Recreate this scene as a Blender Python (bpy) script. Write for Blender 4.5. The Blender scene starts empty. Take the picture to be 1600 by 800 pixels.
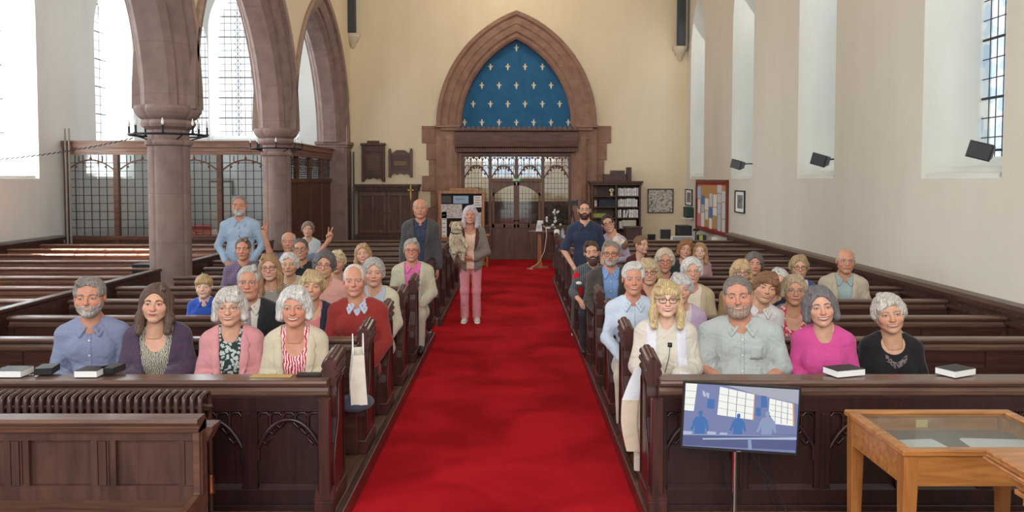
import bpy, bmesh, math, random
import numpy as np
from mathutils import Vector, Matrix
from mathutils.bvhtree import BVHTree
random.seed(7)
SC = bpy.context.scene
COL = SC.collection
R = math.radians
# ------------------------------------------------------------------ camera
FPX, PITCH, EYE = 1210.0, 2.5, 2.05
PPX, PPY = 802.0, 279.0 + FPX * math.tan(R(PITCH))
cam_d = bpy.data.cameras.new('camera'); cam = bpy.data.objects.new('camera', cam_d); COL.objects.link(cam)
cam.location = (0, 0, EYE); cam.rotation_euler = (R(90 - PITCH), 0, 0)
cam_d.sensor_width = 36; cam_d.lens = FPX / 1600 * 36
cam_d.shift_x = -(PPX - 800) / 1600; cam_d.shift_y = (PPY - 400) / 1600
cam_d.clip_end = 300
SC.camera = cam
# ------------------------------------------------------------------ light
SC.view_settings.view_transform = 'Standard'; SC.view_settings.look = 'None'
SC.view_settings.gamma = 1; SC.view_settings.use_curve_mapping = False
SC.view_settings.exposure = 0.25
W = bpy.data.worlds.new('sky'); SC.world = W; W.use_nodes = True
bgn = W.node_tree.nodes['Background']
_tc = W.node_tree.nodes.new('ShaderNodeTexCoord'); _mp = W.node_tree.nodes.new('ShaderNodeMapping')
_nz = W.node_tree.nodes.new('ShaderNodeTexNoise'); _cr = W.node_tree.nodes.new('ShaderNodeValToRGB')
_nz.inputs['Scale'].default_value = 3.0; _nz.inputs['Detail'].default_value = 4
_cr.color_ramp.elements[0].position = .35; _cr.color_ramp.elements[0].color = (.90, .95, 1.0, 1)
_cr.color_ramp.elements[1].position = .6; _cr.color_ramp.elements[1].color = (1, .985, .95, 1)
W.node_tree.links.new(_tc.outputs['Generated'], _nz.inputs['Vector'])
W.node_tree.links.new(_nz.outputs['Fac'], _cr.inputs['Fac'])
W.node_tree.links.new(_cr.outputs['Color'], bgn.inputs['Color'])
bgn.inputs['Strength'].default_value = 1.15
def lamp(name, kind, loc, target, energy, **kw):
    d = bpy.data.lights.new(name, kind); d.energy = energy
    for k, v in kw.items(): setattr(d, k, v)
    o = bpy.data.objects.new(name, d); COL.objects.link(o); o.location = loc
    v = Vector(target) - Vector(loc); o.rotation_euler = v.to_track_quat('-Z', 'Y').to_euler()
    return o
# sunlight entering through the windows of the left aisle
lamp('sunlight', 'SPOT', (-32.0, 21.0, 36.0), (-7.2, 12.6, .9), 2400000, spot_size=R(9.0), spot_blend=.15,
     shadow_soft_size=.10, color=(1, .95, .86))
# daylight outside the side windows and the west lancets
for _y in (2.6, 6.15, 9.7, 13.27, 16.82):
    lamp('window_daylight', 'AREA', (-9.75, _y, 4.3), (-4.0, _y, 1.8), 330, shape='RECTANGLE', size=1.6, size_y=4.2, color=(.95, .98, 1))
for _y in (.28, 3.92, 7.55, 11.15, 14.72, 18.32):
    lamp('window_daylight', 'AREA', (5.45, _y, 4.2), (1.5, _y, 1.4), 22, shape='RECTANGLE', size=1.4, size_y=4.2, color=(.98, .99, 1))
lamp('window_daylight', 'AREA', (-7.0, 20.6, 5.0), (-7.0, 12, 1.5), 260, shape='RECTANGLE', size=3.4, size_y=3.6, color=(.95, .98, 1))
for _y in (8.0, 12.5, 17.0):
    lamp('nave_fill', 'POINT', (-.1, _y, 7.3), (0, _y, 0), 120, shadow_soft_size=.35, color=(1, .88, .72))  # unseen warm fill lights, added to brighten the far end of the nave
lamp('vestibule_lamp', 'POINT', (0, 21.8, 3.6), (0, 21.8, 0), 95, shadow_soft_size=.2, color=(1, .9, .75))
# the large east window of the chancel behind the camera
lamp('east_window', 'AREA', (-.1, -3.6, 5.4), (0, 8.5, 1.2), 520, shape='RECTANGLE', size=5.0, size_y=5.0, color=(1, .985, .96))
# ------------------------------------------------------------------ helpers
def at(px, py, Y):
    """world point at depth Y seen at pixel (px,py) of the 1600x800 frame"""
    u = (px - PPX) / FPX; v = -(py - PPY) / FPX
    c, s = math.cos(R(PITCH)), math.sin(R(PITCH))
    dy = c + v * s; dz = v * c - s
    k = Y / dy
    return Vector((u * k, Y, EYE + dz * k))
def tag(o, label=None, cat=None, group=None, kind=None):
    if label: o['label'] = label
    if cat: o['category'] = cat
    if group: o['group'] = group
    if kind: o['kind'] = kind
    return o
def empty(name, loc=(0, 0, 0), rz=0, parent=None):
    o = bpy.data.objects.new(name, None); COL.objects.link(o); o.location = loc; o.rotation_euler = (0, 0, rz)
    o.empty_display_size = .1
    if parent: o.parent = parent
    return o
def thing(name, label, cat, loc=(0, 0, 0), rz=0, group=None):
    return tag(empty(name, loc, rz), label, cat, group)
def kids(o): return [c for c in bpy.data.objects if c.parent == o]
def copy_tree(o, parent=None, cmap=None):
    if cmap is None:
        cmap = {}
        for q in bpy.data.objects:
            if q.parent: cmap.setdefault(q.parent.name, []).append(q)
    c = o.copy(); COL.objects.link(c)
    if parent: c.parent = parent
    for ch in cmap.get(o.name, []): copy_tree(ch, c, cmap)
    return c
class MB:
    def __init__(s): s.v = []; s.f = []; s.mi = []; s.sm = []
    def add(s, vs, fs, m=0, smooth=False):
        b = len(s.v); s.v += [tuple(p) for p in vs]
        for f in fs: s.f.append(tuple(i + b for i in f)); s.mi.append(m); s.sm.append(smooth)
        return s
    def box(s, x0, x1, y0, y1, z0, z1, m=0):
        x0, x1 = min(x0, x1), max(x0, x1); y0, y1 = min(y0, y1), max(y0, y1); z0, z1 = min(z0, z1), max(z0, z1)
        v = [(x0,y0,z0),(x1,y0,z0),(x1,y1,z0),(x0,y1,z0),(x0,y0,z1),(x1,y0,z1),(x1,y1,z1),(x0,y1,z1)]
        return s.add(v, [(0,3,2,1),(4,5,6,7),(0,1,5,4),(1,2,6,5),(2,3,7,6),(3,0,4,7)], m)
    def prism(s, pts, a, b, axis='x', m=0, smooth=False):
        """extrude closed 2D outline; axis x: pts=(y,z); y: pts=(x,z); z: pts=(x,y)"""
        n = len(pts)
        def P(p, t): return (t, p[0], p[1]) if axis == 'x' else (p[0], t, p[1]) if axis == 'y' else (p[0], p[1], t)
        v = [P(p, a) for p in pts] + [P(p, b) for p in pts]
        s.add(v, [(i, (i+1) % n, n + (i+1) % n, n + i) for i in range(n)], m, smooth)
        return s.add(v, [tuple(range(n))[::-1], tuple(range(n, 2*n))], m)
    def rings(s, rs, m=0, smooth=True, caps=True, closed=True):
        """list of equal-length rings of points"""
        n = len(rs[0]); v = [p for r in rs for p in r]; fs = []
        for k in range(len(rs)-1):
            for i in range(n if closed else n-1):
                j = (i+1) % n; fs.append((k*n+i, k*n+j, (k+1)*n+j, (k+1)*n+i))
        s.add(v, fs, m, smooth)
        if caps and closed: s.add(list(rs[0]) + list(rs[-1]), [tuple(range(n))[::-1], tuple(range(n, 2*n))], m)
        return s
    def lathe(s, prof, c=(0,0,0), n=24, m=0, smooth=True):
        rs = [[(c[0]+r*math.cos(2*math.pi*i/n), c[1]+r*math.sin(2*math.pi*i/n), c[2]+z) for i in range(n)] for r, z in prof]
        return s.rings(rs, m, smooth)
    def tube(s, pts, r, n=8, m=0, caps=True):
        pts = [Vector(p) for p in pts]; rs = []
        rr = r if isinstance(r, (list, tuple)) else [r]*len(pts)
        up = None
        for i, p in enumerate(pts):
            d = (pts[min(i+1, len(pts)-1)] - pts[max(i-1, 0)]).normalized()
            if up is None:
                up = Vector((0,0,1)) if abs(d.z) < .9 else Vector((1,0,0))
            a = d.cross(up)
            if a.length < 1e-4: a = d.cross(Vector((0,1,0)))
            a.normalize(); b = d.cross(a).normalized(); up = -b if b.dot(up) < 0 else b
            up = a.cross(d).normalized()
            rs.append([tuple(p + a*rr[i]*math.cos(2*math.pi*k/n) + up*rr[i]*math.sin(2*math.pi*k/n)) for k in range(n)])
        return s.rings(rs, m, True, caps)
    def ball(s, c, r, n=12, m=0):
        r = r if isinstance(r, (list, tuple)) else (r, r, r); rs = []
        for j in range(1, n//2+1):
            t = math.pi*(j-.5)/(n//2) ; rs.append([(c[0]+r[0]*math.sin(t)*math.cos(2*math.pi*i/n), c[1]+r[1]*math.sin(t)*math.sin(2*math.pi*i/n), c[2]+r[2]*math.cos(t)) for i in range(n)])
        return s.rings(rs, m, True)
    def xf(s, M):
        s.v = [tuple(M @ Vector(p)) for p in s.v]; return s
    def build(s, name, mats, parent=None, bevel=0, loc=None, seg=1):
        me = bpy.data.meshes.new(name); me.from_pydata(s.v, [], s.f)
        if not isinstance(mats, (list, tuple)): mats = [mats]
        for mm in mats: me.materials.append(mm)
        me.polygons.foreach_set('material_index', s.mi)
        me.polygons.foreach_set('use_smooth', s.sm)
        bm = bmesh.new(); bm.from_mesh(me); bmesh.ops.recalc_face_normals(bm, faces=bm.faces); bm.to_mesh(me); bm.free()
        me.update()
        o = bpy.data.objects.new(name, me); COL.objects.link(o)
        if parent: o.parent = parent
        if loc: o.location = loc
        if bevel:
            b = o.modifiers.new('bevel', 'BEVEL'); b.width = bevel; b.segments = seg; b.limit_method = 'ANGLE'; b.angle_limit = R(40)
            b.use_clamp_overlap = True
        return o
# ------------------------------------------------------------------ materials
def srgb(r, g, b):
    f = lambda c: (c/255/12.92) if c <= 10 else ((c/255+.055)/1.055)**2.4
    return (f(r), f(g), f(b), 1)
MATS = {}
def newmat(name):
    m = bpy.data.materials.new(name); m.use_nodes = True; nt = m.node_tree
    return m, nt, nt.nodes['Principled BSDF']
def N(nt, kind, **kw):
    n = nt.nodes.new(kind)
    for k, v in kw.items():
        if k in n.inputs: n.inputs[k].default_value = v
        else: setattr(n, k, v)
    return n
def coords(nt, scale=(1,1,1), rot=(0,0,0), src='Object'):
    t = N(nt, 'ShaderNodeTexCoord'); m = N(nt, 'ShaderNodeMapping'); m.inputs['Scale'].default_value = scale; m.inputs['Rotation'].default_value = rot
    nt.links.new(t.outputs[src], m.inputs['Vector']); return m.outputs['Vector']
def ramp(nt, fac, stops):
    r = N(nt, 'ShaderNodeValToRGB'); el = r.color_ramp.elements
    while len(el) < len(stops): el.new(.5)
    for e, (p, c) in zip(el, stops): e.position = p; e.color = c
    nt.links.new(fac, r.inputs['Fac']); return r.outputs['Color']
def bump(nt, b, h, strength=.3, dist=.01):
    n = N(nt, 'ShaderNodeBump'); n.inputs['Strength'].default_value = strength; n.inputs['Distance'].default_value = dist
    nt.links.new(h, n.inputs['Height']); nt.links.new(n.outputs['Normal'], b.inputs['Normal'])
def mat(name, c1, c2=None, rough=.6, scale=(6,6,6), ns=3.0, detail=4, metal=0, bs=0.0, bd=.005, spec=None, lo=.35, hi=.65, src='Object', coat=0):
    if name in MATS: return MATS[name]
    m, nt, b = newmat(name); c2 = c2 or c1
    v = coords(nt, scale, src=src); n = N(nt, 'ShaderNodeTexNoise', Scale=ns, Detail=detail); nt.links.new(v, n.inputs['Vector'])
    nt.links.new(ramp(nt, n.outputs['Fac'], [(lo, srgb(*c1)), (hi, srgb(*c2))]), b.inputs['Base Color'])
    b.inputs['Roughness'].default_value = rough; b.inputs['Metallic'].default_value = metal
    if spec is not None: b.inputs['Specular IOR Level'].default_value = spec
    if coat: b.inputs['Coat Weight'].default_value = coat; b.inputs['Coat Roughness'].default_value = .12
    if bs: bump(nt, b, n.outputs['Fac'], bs, bd)
    MATS[name] = m; return m
# ================================================================== people: signed distance bodies
def _sub(lo, h, shape, c0, c1, pad):
    sl = []; ax = []
    for k in range(3):
        a = max(0, int((min(c0[k], c1[k]) - pad - lo[k]) / h)); b = min(shape[k], int((max(c0[k], c1[k]) + pad - lo[k]) / h) + 2)
        if b <= a: return None, None
        sl.append(slice(a, b)); q = (lo[k] + h*np.arange(a, b)).astype(np.float32)
        sh = [1, 1, 1]; sh[k] = -1; ax.append(q.reshape(sh))
    return tuple(sl), ax
class Field:
    def __init__(s, lo, hi, h):
        s.lo = lo; s.h = h; s.shape = tuple(int((hi[k]-lo[k])/h)+1 for k in range(3))
        s.F = np.full(s.shape, .25, np.float32)
    def copy(s):
        o = Field.__new__(Field); o.lo, o.h, o.shape = s.lo, s.h, s.shape; o.F = s.F.copy(); return o
    def axes(s):
        out = []
        for k in range(3):
            sh = [1,1,1]; sh[k] = -1; out.append((s.lo[k]+s.h*np.arange(s.shape[k])).astype(np.float32).reshape(sh))
        return out
    def _mix(s, sl, d, k, op):
        a = s.F[sl]
        if op == 'sub': a, d2 = -a, d
        else: d2 = d
        if k > 0:
            hh = np.clip(.5 + .5*(d2-a)/k, 0, 1); r = d2*(1-hh) + a*hh - k*hh*(1-hh)
        else: r = np.minimum(a, d2)
        s.F[sl] = -r if op == 'sub' else r
    def cone(s, a, b, ra, rb, k=.02, op='add', sq=(1,1,1)):
        rm = max(ra, rb); pad = rm*max(1, 1/min(sq)) + k + .05
        sl, ax = _sub(s.lo, s.h, s.shape, a, b, pad)
        if sl is None: return s
        ab = [b[i]-a[i] for i in range(3)]; L = sum(q*q for q in ab) + 1e-9
        p = [ax[i]-a[i] for i in range(3)]
        t = np.clip((p[0]*ab[0]+p[1]*ab[1]+p[2]*ab[2])/L, 0, 1)
        d = np.sqrt(sum(((p[i]-t*ab[i])*sq[i])**2 for i in range(3))) - (ra+(rb-ra)*t)
        s._mix(sl, d, k, op); return s
    def ell(s, c, r, k=.02, op='add'):
        pad = max(r)+k+.05
        sl, ax = _sub(s.lo, s.h, s.shape, c, c, pad)
        if sl is None: return s
        p = [ax[i]-c[i] for i in range(3)]
        k0 = np.sqrt(sum((p[i]/r[i])**2 for i in range(3))); k1 = np.sqrt(sum((p[i]/r[i]**2)**2 for i in range(3)))+1e-6
        s._mix(sl, k0*(k0-1)/k1, k, op); return s
    def cut(s, d, k=.0):   # keep where d<0
        if k > 0:
            a = -s.F; d2 = -d; hh = np.clip(.5+.5*(d2-a)/k, 0, 1); s.F = -(d2*(1-hh)+a*hh-k*hh*(1-hh))
        else: s.F = np.maximum(s.F, d)
        return s
    def mesh(s):
        F = s.F
        F = F.copy(); F[0]=F[-1]=.1; F[:,0]=F[:,-1]=.1; F[:,:,0]=F[:,:,-1]=.1
        S = F < 0
        A = S[:-1,:-1,:-1]
        mixd = np.zeros(A.shape, bool)
        for o in [(1,0,0),(0,1,0),(0,0,1),(1,1,0),(1,0,1),(0,1,1),(1,1,1)]:
            B = S[o[0]:S.shape[0]-1+o[0], o[1]:S.shape[1]-1+o[1], o[2]:S.shape[2]-1+o[2]]; mixd |= (A != B)
        cells = np.argwhere(mixd)
        if len(cells) == 0: return np.zeros((0,3)), np.zeros((0,4), int)
        idx = np.full(A.shape, -1, np.int64); idx[tuple(cells.T)] = np.arange(len(cells))
        acc = np.zeros((len(cells), 3)); cnt = np.zeros(len(cells))
        cor = [(i,j,k) for i in (0,1) for j in (0,1) for k in (0,1)]
        for a in cor:
            for ax in range(3):
                if a[ax]: continue
                b = list(a); b[ax] = 1
                fa = F[tuple((cells+a).T)]; fb = F[tuple((cells+b).T)]
                m = (fa < 0) != (fb < 0)
                t = np.where(m, fa/(fa-fb+1e-12), 0)
                p = np.array(a, float)[None].repeat(len(cells), 0); p[:, ax] += t
                acc += p*m[:, None]; cnt += m
        V = (cells + acc/cnt[:, None])*s.h + np.array(s.lo)
        faces = []
        for ax in range(3):
            o = [0,0,0]; o[ax] = 1
            P0 = S[:S.shape[0]-o[0], :S.shape[1]-o[1], :S.shape[2]-o[2]]; P1 = S[o[0]:, o[1]:, o[2]:]
            e = np.argwhere(P0 != P1); 
            if len(e) == 0: continue
            u, w = [(1,2),(2,0),(0,1)][ax]
            ok = (e[:, u] > 0) & (e[:, w] > 0) & (e[:, u] < A.shape[u]) & (e[:, w] < A.shape[w]) & (e[:, ax] < A.shape[ax]); e = e[ok]
            q = []
            for du, dw in ((1,1),(0,1),(0,0),(1,0)):
                c = e.copy(); c[:, u] -= du; c[:, w] -= dw; q.append(idx[tuple(c.T)])
            q = np.stack(q, 1); fl = S[tuple(e.T)]
            q[~fl] = q[~fl][:, ::-1]
            faces.append(q)
        return V, np.concatenate(faces)
class Geo:
    """numpy mesh collector"""
    def __init__(s): s.V = []; s.Q = []; s.mi = []; s.n = 0; s.att = []
    def add(s, V, Fc, m=0, att=None):
        V = np.asarray(V, float).reshape(-1, 3)
        if len(V) == 0: return s
        s.V.append(V); Fc = [tuple(int(i)+s.n for i in f) for f in Fc]; s.Q += Fc; s.mi += [m]*len(Fc)
        s.att.append(np.zeros(len(V)) if att is None else att); s.n += len(V); return s
    def mesh(s, name, mats, fn=None, smooth=True, attname=None):
        V = np.concatenate(s.V); 
        if fn is not None: V = fn(V)
        me = bpy.data.meshes.new(name); me.from_pydata(V.tolist(), [], s.Q)
        for m in (mats if isinstance(mats, (list, tuple)) else [mats]): me.materials.append(m)
        me.polygons.foreach_set('material_index', s.mi); me.polygons.foreach_set('use_smooth', [smooth]*len(s.Q))
        if attname:
            a = me.attributes.new(attname, 'FLOAT', 'POINT'); a.data.foreach_set('value', np.concatenate(s.att).astype(np.float32))
        me.update(); return me
def noise3(x, y, z, f, seed=0):
    a = np.sin(x*f + 1.7*np.sin(y*f*.8+seed) + seed*2.1) ; b = np.sin(y*f*1.1 + 1.3*np.sin(z*f*.9+seed*1.3)); c = np.sin(z*f*1.2 + 1.5*np.sin(x*f*.7-seed))
    return (a*b + b*c + c*a)/3.0
def bvh_of(V, Q): return BVHTree.FromPolygons([tuple(p) for p in V], [tuple(int(i) for i in f) for f in Q])
def drape(geo, bvh, fxz, nu, nv, off, m, y0=-.8, rim=0.0, bulge=0.0):
    """patch following a surface seen from -y.  fxz(u,v)->(x,z)"""
    P = []; ok = True
    for j in range(nv+1):
        for i in range(nu+1):
            x, z = fxz(i/nu, j/nv)
            h = bvh.ray_cast(Vector((x, y0, z)), Vector((0, 1, 0)))
            if h[0] is None: P.append(None); continue
            n = h[1] if h[1].y < 0 else -h[1]
            o = off + bulge*math.sin(math.pi*j/nv)
            P.append(h[0] + n*.5*o + Vector((0,-1,0))*.5*o)
    last = None
    for k in range(len(P)):
        if P[k] is None: P[k] = last
        else: last = P[k]
    for k in range(len(P)-1, -1, -1):
        if P[k] is None: P[k] = last
        else: last = P[k]
    if P[0] is None: return
    Q = []
    w = nu+1
    for j in range(nv):
        for i in range(nu): Q.append((j*w+i, j*w+i+1, (j+1)*w+i+1, (j+1)*w+i))
    V = [tuple(p) for p in P]
    if rim:
        b = [i for i in range(w)] + [j*w+nu for j in range(1, nv+1)] + [nv*w+i for i in range(nu-1, -1, -1)] + [j*w for j in range(nv-1, 0, -1)]
        base = len(V); V += [(P[i].x, P[i].y+rim, P[i].z) for i in b]
        nb = len(b)
        for k in range(nb): Q.append((b[k], base+k, base+(k+1) % nb, b[(k+1) % nb]))
    geo.add(V, Q, m)
# ---- head -----------------------------------------------------------------
def head_field(h, jw=1.0, nose=1.0, cheek=1.0, fat=0.0, child=0.0, neck=1.0, fem=0.0, smile=.6):
    f = Field((-.12, -.15, -.24), (.12, .15, .155), h)
    f.ell((0, .012, .030), (.076, .096, .088), 0)
    f.ell((0, -.026, -.040), ((.061+fat*.008)*jw, .066, .074), .03)
    for s in (-1, 1):
        f.cone((s*.047*jw, .008, -.055), (s*.012, -.062, -.097), .021+fat*.008, .017+fat*.004, .028)
        f.ell((s*.036, -.058, -.030-child*.01), (.026*cheek, .024, .024), .02)
        f.cone((s*.010, -.086, .026), (s*.044, -.072, .024), .009-.004*fem-.004*child, .008, .016)
    f.ell((0, -.076, -.100), (.021*jw, .018, .017), .02)
    if fat > .3: f.ell((0, -.035, -.108), (.05, .045, .028), .03)
    for s in (-1, 1):
        f.ell((s*.031, -.103, .003), (.020, .016, .012), .014, 'sub')
        f.ell((s*.031, -.0745, .002), (.017, .0145, .0125), .004)
    f.cone((0, -.086, .012), (0, -.106-.004*nose, -.028), .0075, .0115*nose, .010)
    for s in (-1, 1): f.ell((s*.0115*nose, -.097, -.032), (.0085, .011, .0080), .006)
    f.ell((0, -.083, -.060), (.030, .016, .019), .014)
    if smile > .3:
        for s in (-1, 1): f.cone((s*.020, -.101, -.034), (s*.038, -.088, -.062), .0045, .0045, .006, 'sub')
    f.ell((0, -.107, -.083), (.020, .006, .004), .010, 'sub')
    for s in (-1, 1):
        f.ell((s*.079, .012, -.006), (.008, .019, .031), .006)
        f.ell((s*.087, .006, -.002), (.005, .010, .018), .005, 'sub')
    f.cone((0, .020, -.06), (0, .035, -.23), .050*neck, .058*neck, .025)
    return f
def head_mesh(p, h):
    f = head_field(h, **p.get('face', {})); V, Q = f.mesh()
    tint = np.exp(-(((np.abs(V[:,0])-.040)/.020)**2 + ((V[:,2]+.030)/.022)**2))*(V[:,1] < -.02)
    tint = np.maximum(tint, np.exp(-((V[:,0]/.016)**2 + ((V[:,2]+.026)/.016)**2))*(V[:,1] < -.06))
    tint = np.maximum(tint, (np.abs(V[:,0]) > .079)*.8)
    return f, V, Q, tint
def face_details(geo, bvh, p, big):
    """lids, eyes, brows, lips as raised patches.  materials: 1 white 2 iris 3 dark 4 lip 5 brow 6 teeth 7 mouth"""
    ex, ez = .031, .002; sm = p.get('smile', .6); op = p.get('eye', .0056 - .0020*sm); w = .0150
    n = 8 if big else 5
    for s in (-1, 1):
        def top(t): return op*(1-abs(2*t-1)**2.2)
        def alm(u, v):
            t = u; x = (u-.5)*2*w; zt = top(t); zb = -.62*op*(1-abs(2*t-1)**2)
            return s*ex + x, ez + zb + (zt-zb)*v - .001*abs(x)/w
        drape(geo, bvh, alm, n, 2, .0010, 1)
        gx = p.get('gaze', 0)*.004
        def iris(rr):
            def f(u, v):
                x = (u-.5)*2*rr; hz = math.sqrt(max(0, rr*rr-x*x)); a = max(-.62*op, -hz+.0005); b = min(op*.97, hz+.0005)
                return s*ex+x+gx, ez + a + (b-a)*v
            return f
        drape(geo, bvh, iris(.0066), 6 if big else 3, 2, .0016, 2)
        if big: drape(geo, bvh, iris(.0032), 4, 2, .0021, 3)
        drape(geo, bvh, lambda u, v: (s*ex+(u-.5)*2.15*w, ez + top(u)*1.0 + (v-.2)*(.0030 if p.get('fem') else .0022)), n, 1, .0020, 3)
        drape(geo, bvh, lambda u, v: (s*ex+(u-.5)*1.9*w, ez - .62*op*(1-abs(2*u-1)**2) - v*.0011), n, 1, .0010, 4)
        bt = p.get('brow', .0042); bz = .0225+p.get('browz', 0)
        drape(geo, bvh, lambda u, v: (s*(.014+u*.033), ez+bz+.0045*math.sin(u*2.3)-.004*u*u + (v-.5)*bt*(1.0-u*.6)*1.7), 6, 1, .0022, 5, rim=.002)
    mz = -.0625; mw = .0225+.0115*sm; cz = .0125*sm - .001; gap = p.get('teeth', 0)*.0105
    def mid(x): q = x/mw; return mz + cz*q*q
    def gp(x): q = x/mw; return gap*(1-q*q)
    lt = .0064 if p.get('fem') else .0048
    N_ = 10 if big else 6
    X = lambda u: (u-.5)*2*mw
    if gap > 0:
        drape(geo, bvh, lambda u, v: (X(u), mid(X(u)) + gp(X(u))*(v-.75)), N_, 2, .0006, 7)
        drape(geo, bvh, lambda u, v: (X(u)*.76, mid(X(u)*.76) + gp(X(u)*.76)*(.22 - .74*(1-v))), N_, 2, .0016, 6, bulge=.0008)
    drape(geo, bvh, lambda u, v: (X(u), mid(X(u)) + gp(X(u))*.25 + v*lt*(1-abs(2*u-1)**2.5)*(1-.25*math.exp(-(X(u)/.004)**2))), N_, 2, .0016, 4, bulge=.0022)
    drape(geo, bvh, lambda u, v: (X(u)*.94, mid(X(u)) - gp(X(u))*.75 - v*lt*1.35*(1-abs(2*u-1)**2)), N_, 2, .0016, 4, bulge=.0030)
    if gap == 0:
        drape(geo, bvh, lambda u, v: (X(u)*1.06, mid(X(u)) + (v-.5)*.0013), N_, 1, .0030, 7)
def hair_field(style, h, seed=0, vol=0.0, p={}):
    t = {'short':.007, 'crop':.004, 'receding':.005, 'fringe':.005, 'bob':.013, 'long':.010, 'curly':.016, 'wavy':.015, 'tied':.007, 'boy':.012, 'pixie':.012}[style] + vol
    lowz = -.50 if style in ('long',) else -.34 if style in ('bob', 'wavy', 'tied') else -.16
    f = Field((-.15, -.15, lowz), (.15, .19 if style == 'tied' else .16, .175), h)
    f.ell((0, .015, .033), (.0765+t, .096+t, .088+t*1.05), 0)
    if style in ('bob', 'wavy', 'long', 'curly', 'pixie'):
        f.ell((0, .045, -.01), (.080+t*.8, .070+t*.6, .085), .03)
    ln = p.get('hairlen', 1.0)
    if style in ('bob', 'wavy'):
        for s in (-1, 1):
            f.cone((s*.076, .005, .02), (s*.084, -.004, -.075*ln), .026, .028, .03, sq=(1.15, .8, 1))
            f.cone((s*.062, .040, .00), (s*.070, .040, -.085*ln), .034, .030, .03)
        f.cone((0, .06, .0), (0, .062, -.085*ln), .05, .045, .03)
    if style == 'curly' or style == 'pixie':
        for s in (-1, 1): f.cone((s*.072, .004, .03), (s*.078, .004, -.030 if style == 'curly' else -.012), .024, .021, .02)
    if style == 'long':
        for s in (-1, 1):
            f.cone((s*.068, .010, .02), (s*.084, -.020, -.10), .026, .027, .03, sq=(1.1, .8, 1))
            f.cone((s*.084, -.020, -.10), (s*.080, -.062, -.19*ln), .028, .024, .03, sq=(1.0, 1.1, 1))
            if ln > 1.1: f.cone((s*.080, -.062, -.19*ln), (s*.085, -.078, -.24*ln), .024, .012, .02)
            f.cone((s*.05, .05, .0), (s*.06, .055, -.15), .042, .04, .03)
    if style == 'tied':
        f.cone((0, .085, .03), (.0, .125, .01), .03, .034, .02); f.cone((.01, .125, .01), (.05, .12, -.14), .034, .018, .02)
    x, y, z = f.axes()
    # parting and crown
    if style in ('long', 'bob', 'wavy', 'short', 'pixie'):
        px_ = .022*(1 if p['px'] % 2 else -1)
        f.cone((px_, -.075, .095+t), (px_, .03, .128+t), .006, .006, .008, 'sub'); f.cone((px_*2.2, -.060, .10), (px_*1.6, .01, .122), .016, .016, .02)
    # opening for the face
    if style in ('receding',):
        f.ell((0, -.085, .055), (.060, .085, .075), .012, 'sub'); f.ell((0, -.10, -.04), (.085, .092, .09), .012, 'sub')
    elif style == 'fringe':
        f.ell((0, -.03, .115), (.070, .115, .095), .012, 'sub'); f.ell((0, -.10, -.02), (.090, .094, .11), .012, 'sub')
    elif style in ('short', 'crop', 'boy', 'tied'):
        hl = p.get('hairline', 0.0)+.020
        f.ell((0, -.105, -.014+hl), (.074, .064, .096), .007, 'sub')
        for s in (-1, 1): f.ell((s*.052, -.085, .050), (.026, .034, .040), .008, 'sub')
        for s in (-1, 1): f.ell((s*.075, -.045, -.045), (.03, .060, .055), .008, 'sub')
    else:
        hl = p.get('hairline', 0.0)
        f.ell((0, -.112, -.006+hl), (.066+p.get('facew', 0), .076, .090), .010, 'sub')
        if style in ('long', 'bob', 'wavy'):
            f.cone((0, -.10, -.08), (0, -.085, -.30), .060+p.get('facew', 0), .050, .012, 'sub')
    if style in ('short', 'crop', 'receding', 'fringe', 'boy', 'tied'):
        f.cut(-(z + .035 + np.clip(y-.0, -.05, .08)*.55) + 0*x, .015)
        for s in (-1, 1): f.ell((s*.086, .008, -.010), (.022, .022, .034), .008, 'sub')
    if p.get('bangs', 0):
        bz = .054 - .014*p['bangs']
        f.cone((-.036, -.074, bz+.012), (.036, -.074, bz+.012), .019+.003*p['bangs'], .019+.003*p['bangs'], .016, sq=(1, 1.35, .8))
        f.cone((-.058, -.052, bz+.01), (-.045, -.075, bz+.01), .020, .020, .012); f.cone((.058, -.052, bz+.01), (.045, -.075, bz+.01), .020, .020, .012)
    if p.get('sweep'):
        s = p['sweep']
        f.cone((s*-.02, -.075, .085), (s*.055, -.070, .045), .018, .016, .015, sq=(1, 1.2, 1))
    amp = {'curly':.0070, 'wavy':.0050, 'long':.0030, 'bob':.0028, 'boy':.0035, 'pixie':.0042}.get(style, .0018)
    ang = np.arctan2(x, y+.02+0*z)
    f.F += (.8 if style not in ('curly', 'pixie') else .3)*amp*np.sin(ang*26+z*18+seed+1.5*np.sin(z*40+seed)).astype(np.float32)*.6
    if style in ('curly', 'wavy', 'pixie'): f.F += (amp*noise3(x, y, z, 105, seed)).astype(np.float32)
    else: f.F += (amp*.8*noise3(x, y, z, 55, seed)).astype(np.float32)
    return f
def beard_field(hf, t, big=0.0):
    g = hf.copy(); x, y, z = g.axes()
    g.F = g.F - t
    if big: g.ell((0, -.070, -.115), (.046, .040, .035+big), .03)
    g.F += (.0022*noise3(x, y, z, 160, 3)).astype(np.float32)
    lim = np.maximum(np.maximum(z + .034 - .45*np.maximum(np.abs(x)-.035, 0), y + .012), np.abs(x)-.069)           # top of beard, back of jaw
    g.cut(lim + 0*g.F, .006)
    g.cut(-(z + .135 + big) + 0*x + 0*y, .01)
    g.ell((0, -.105, -.0625), (.028, .030, .0085), .006, 'sub')
    g.ell((0, -.10, -.030), (.018, .03, .0125), .006, 'sub')
    for s in (-1, 1): g.ell((s*.040, -.085, -.026), (.026, .03, .024), .010, 'sub')
    return g
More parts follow.
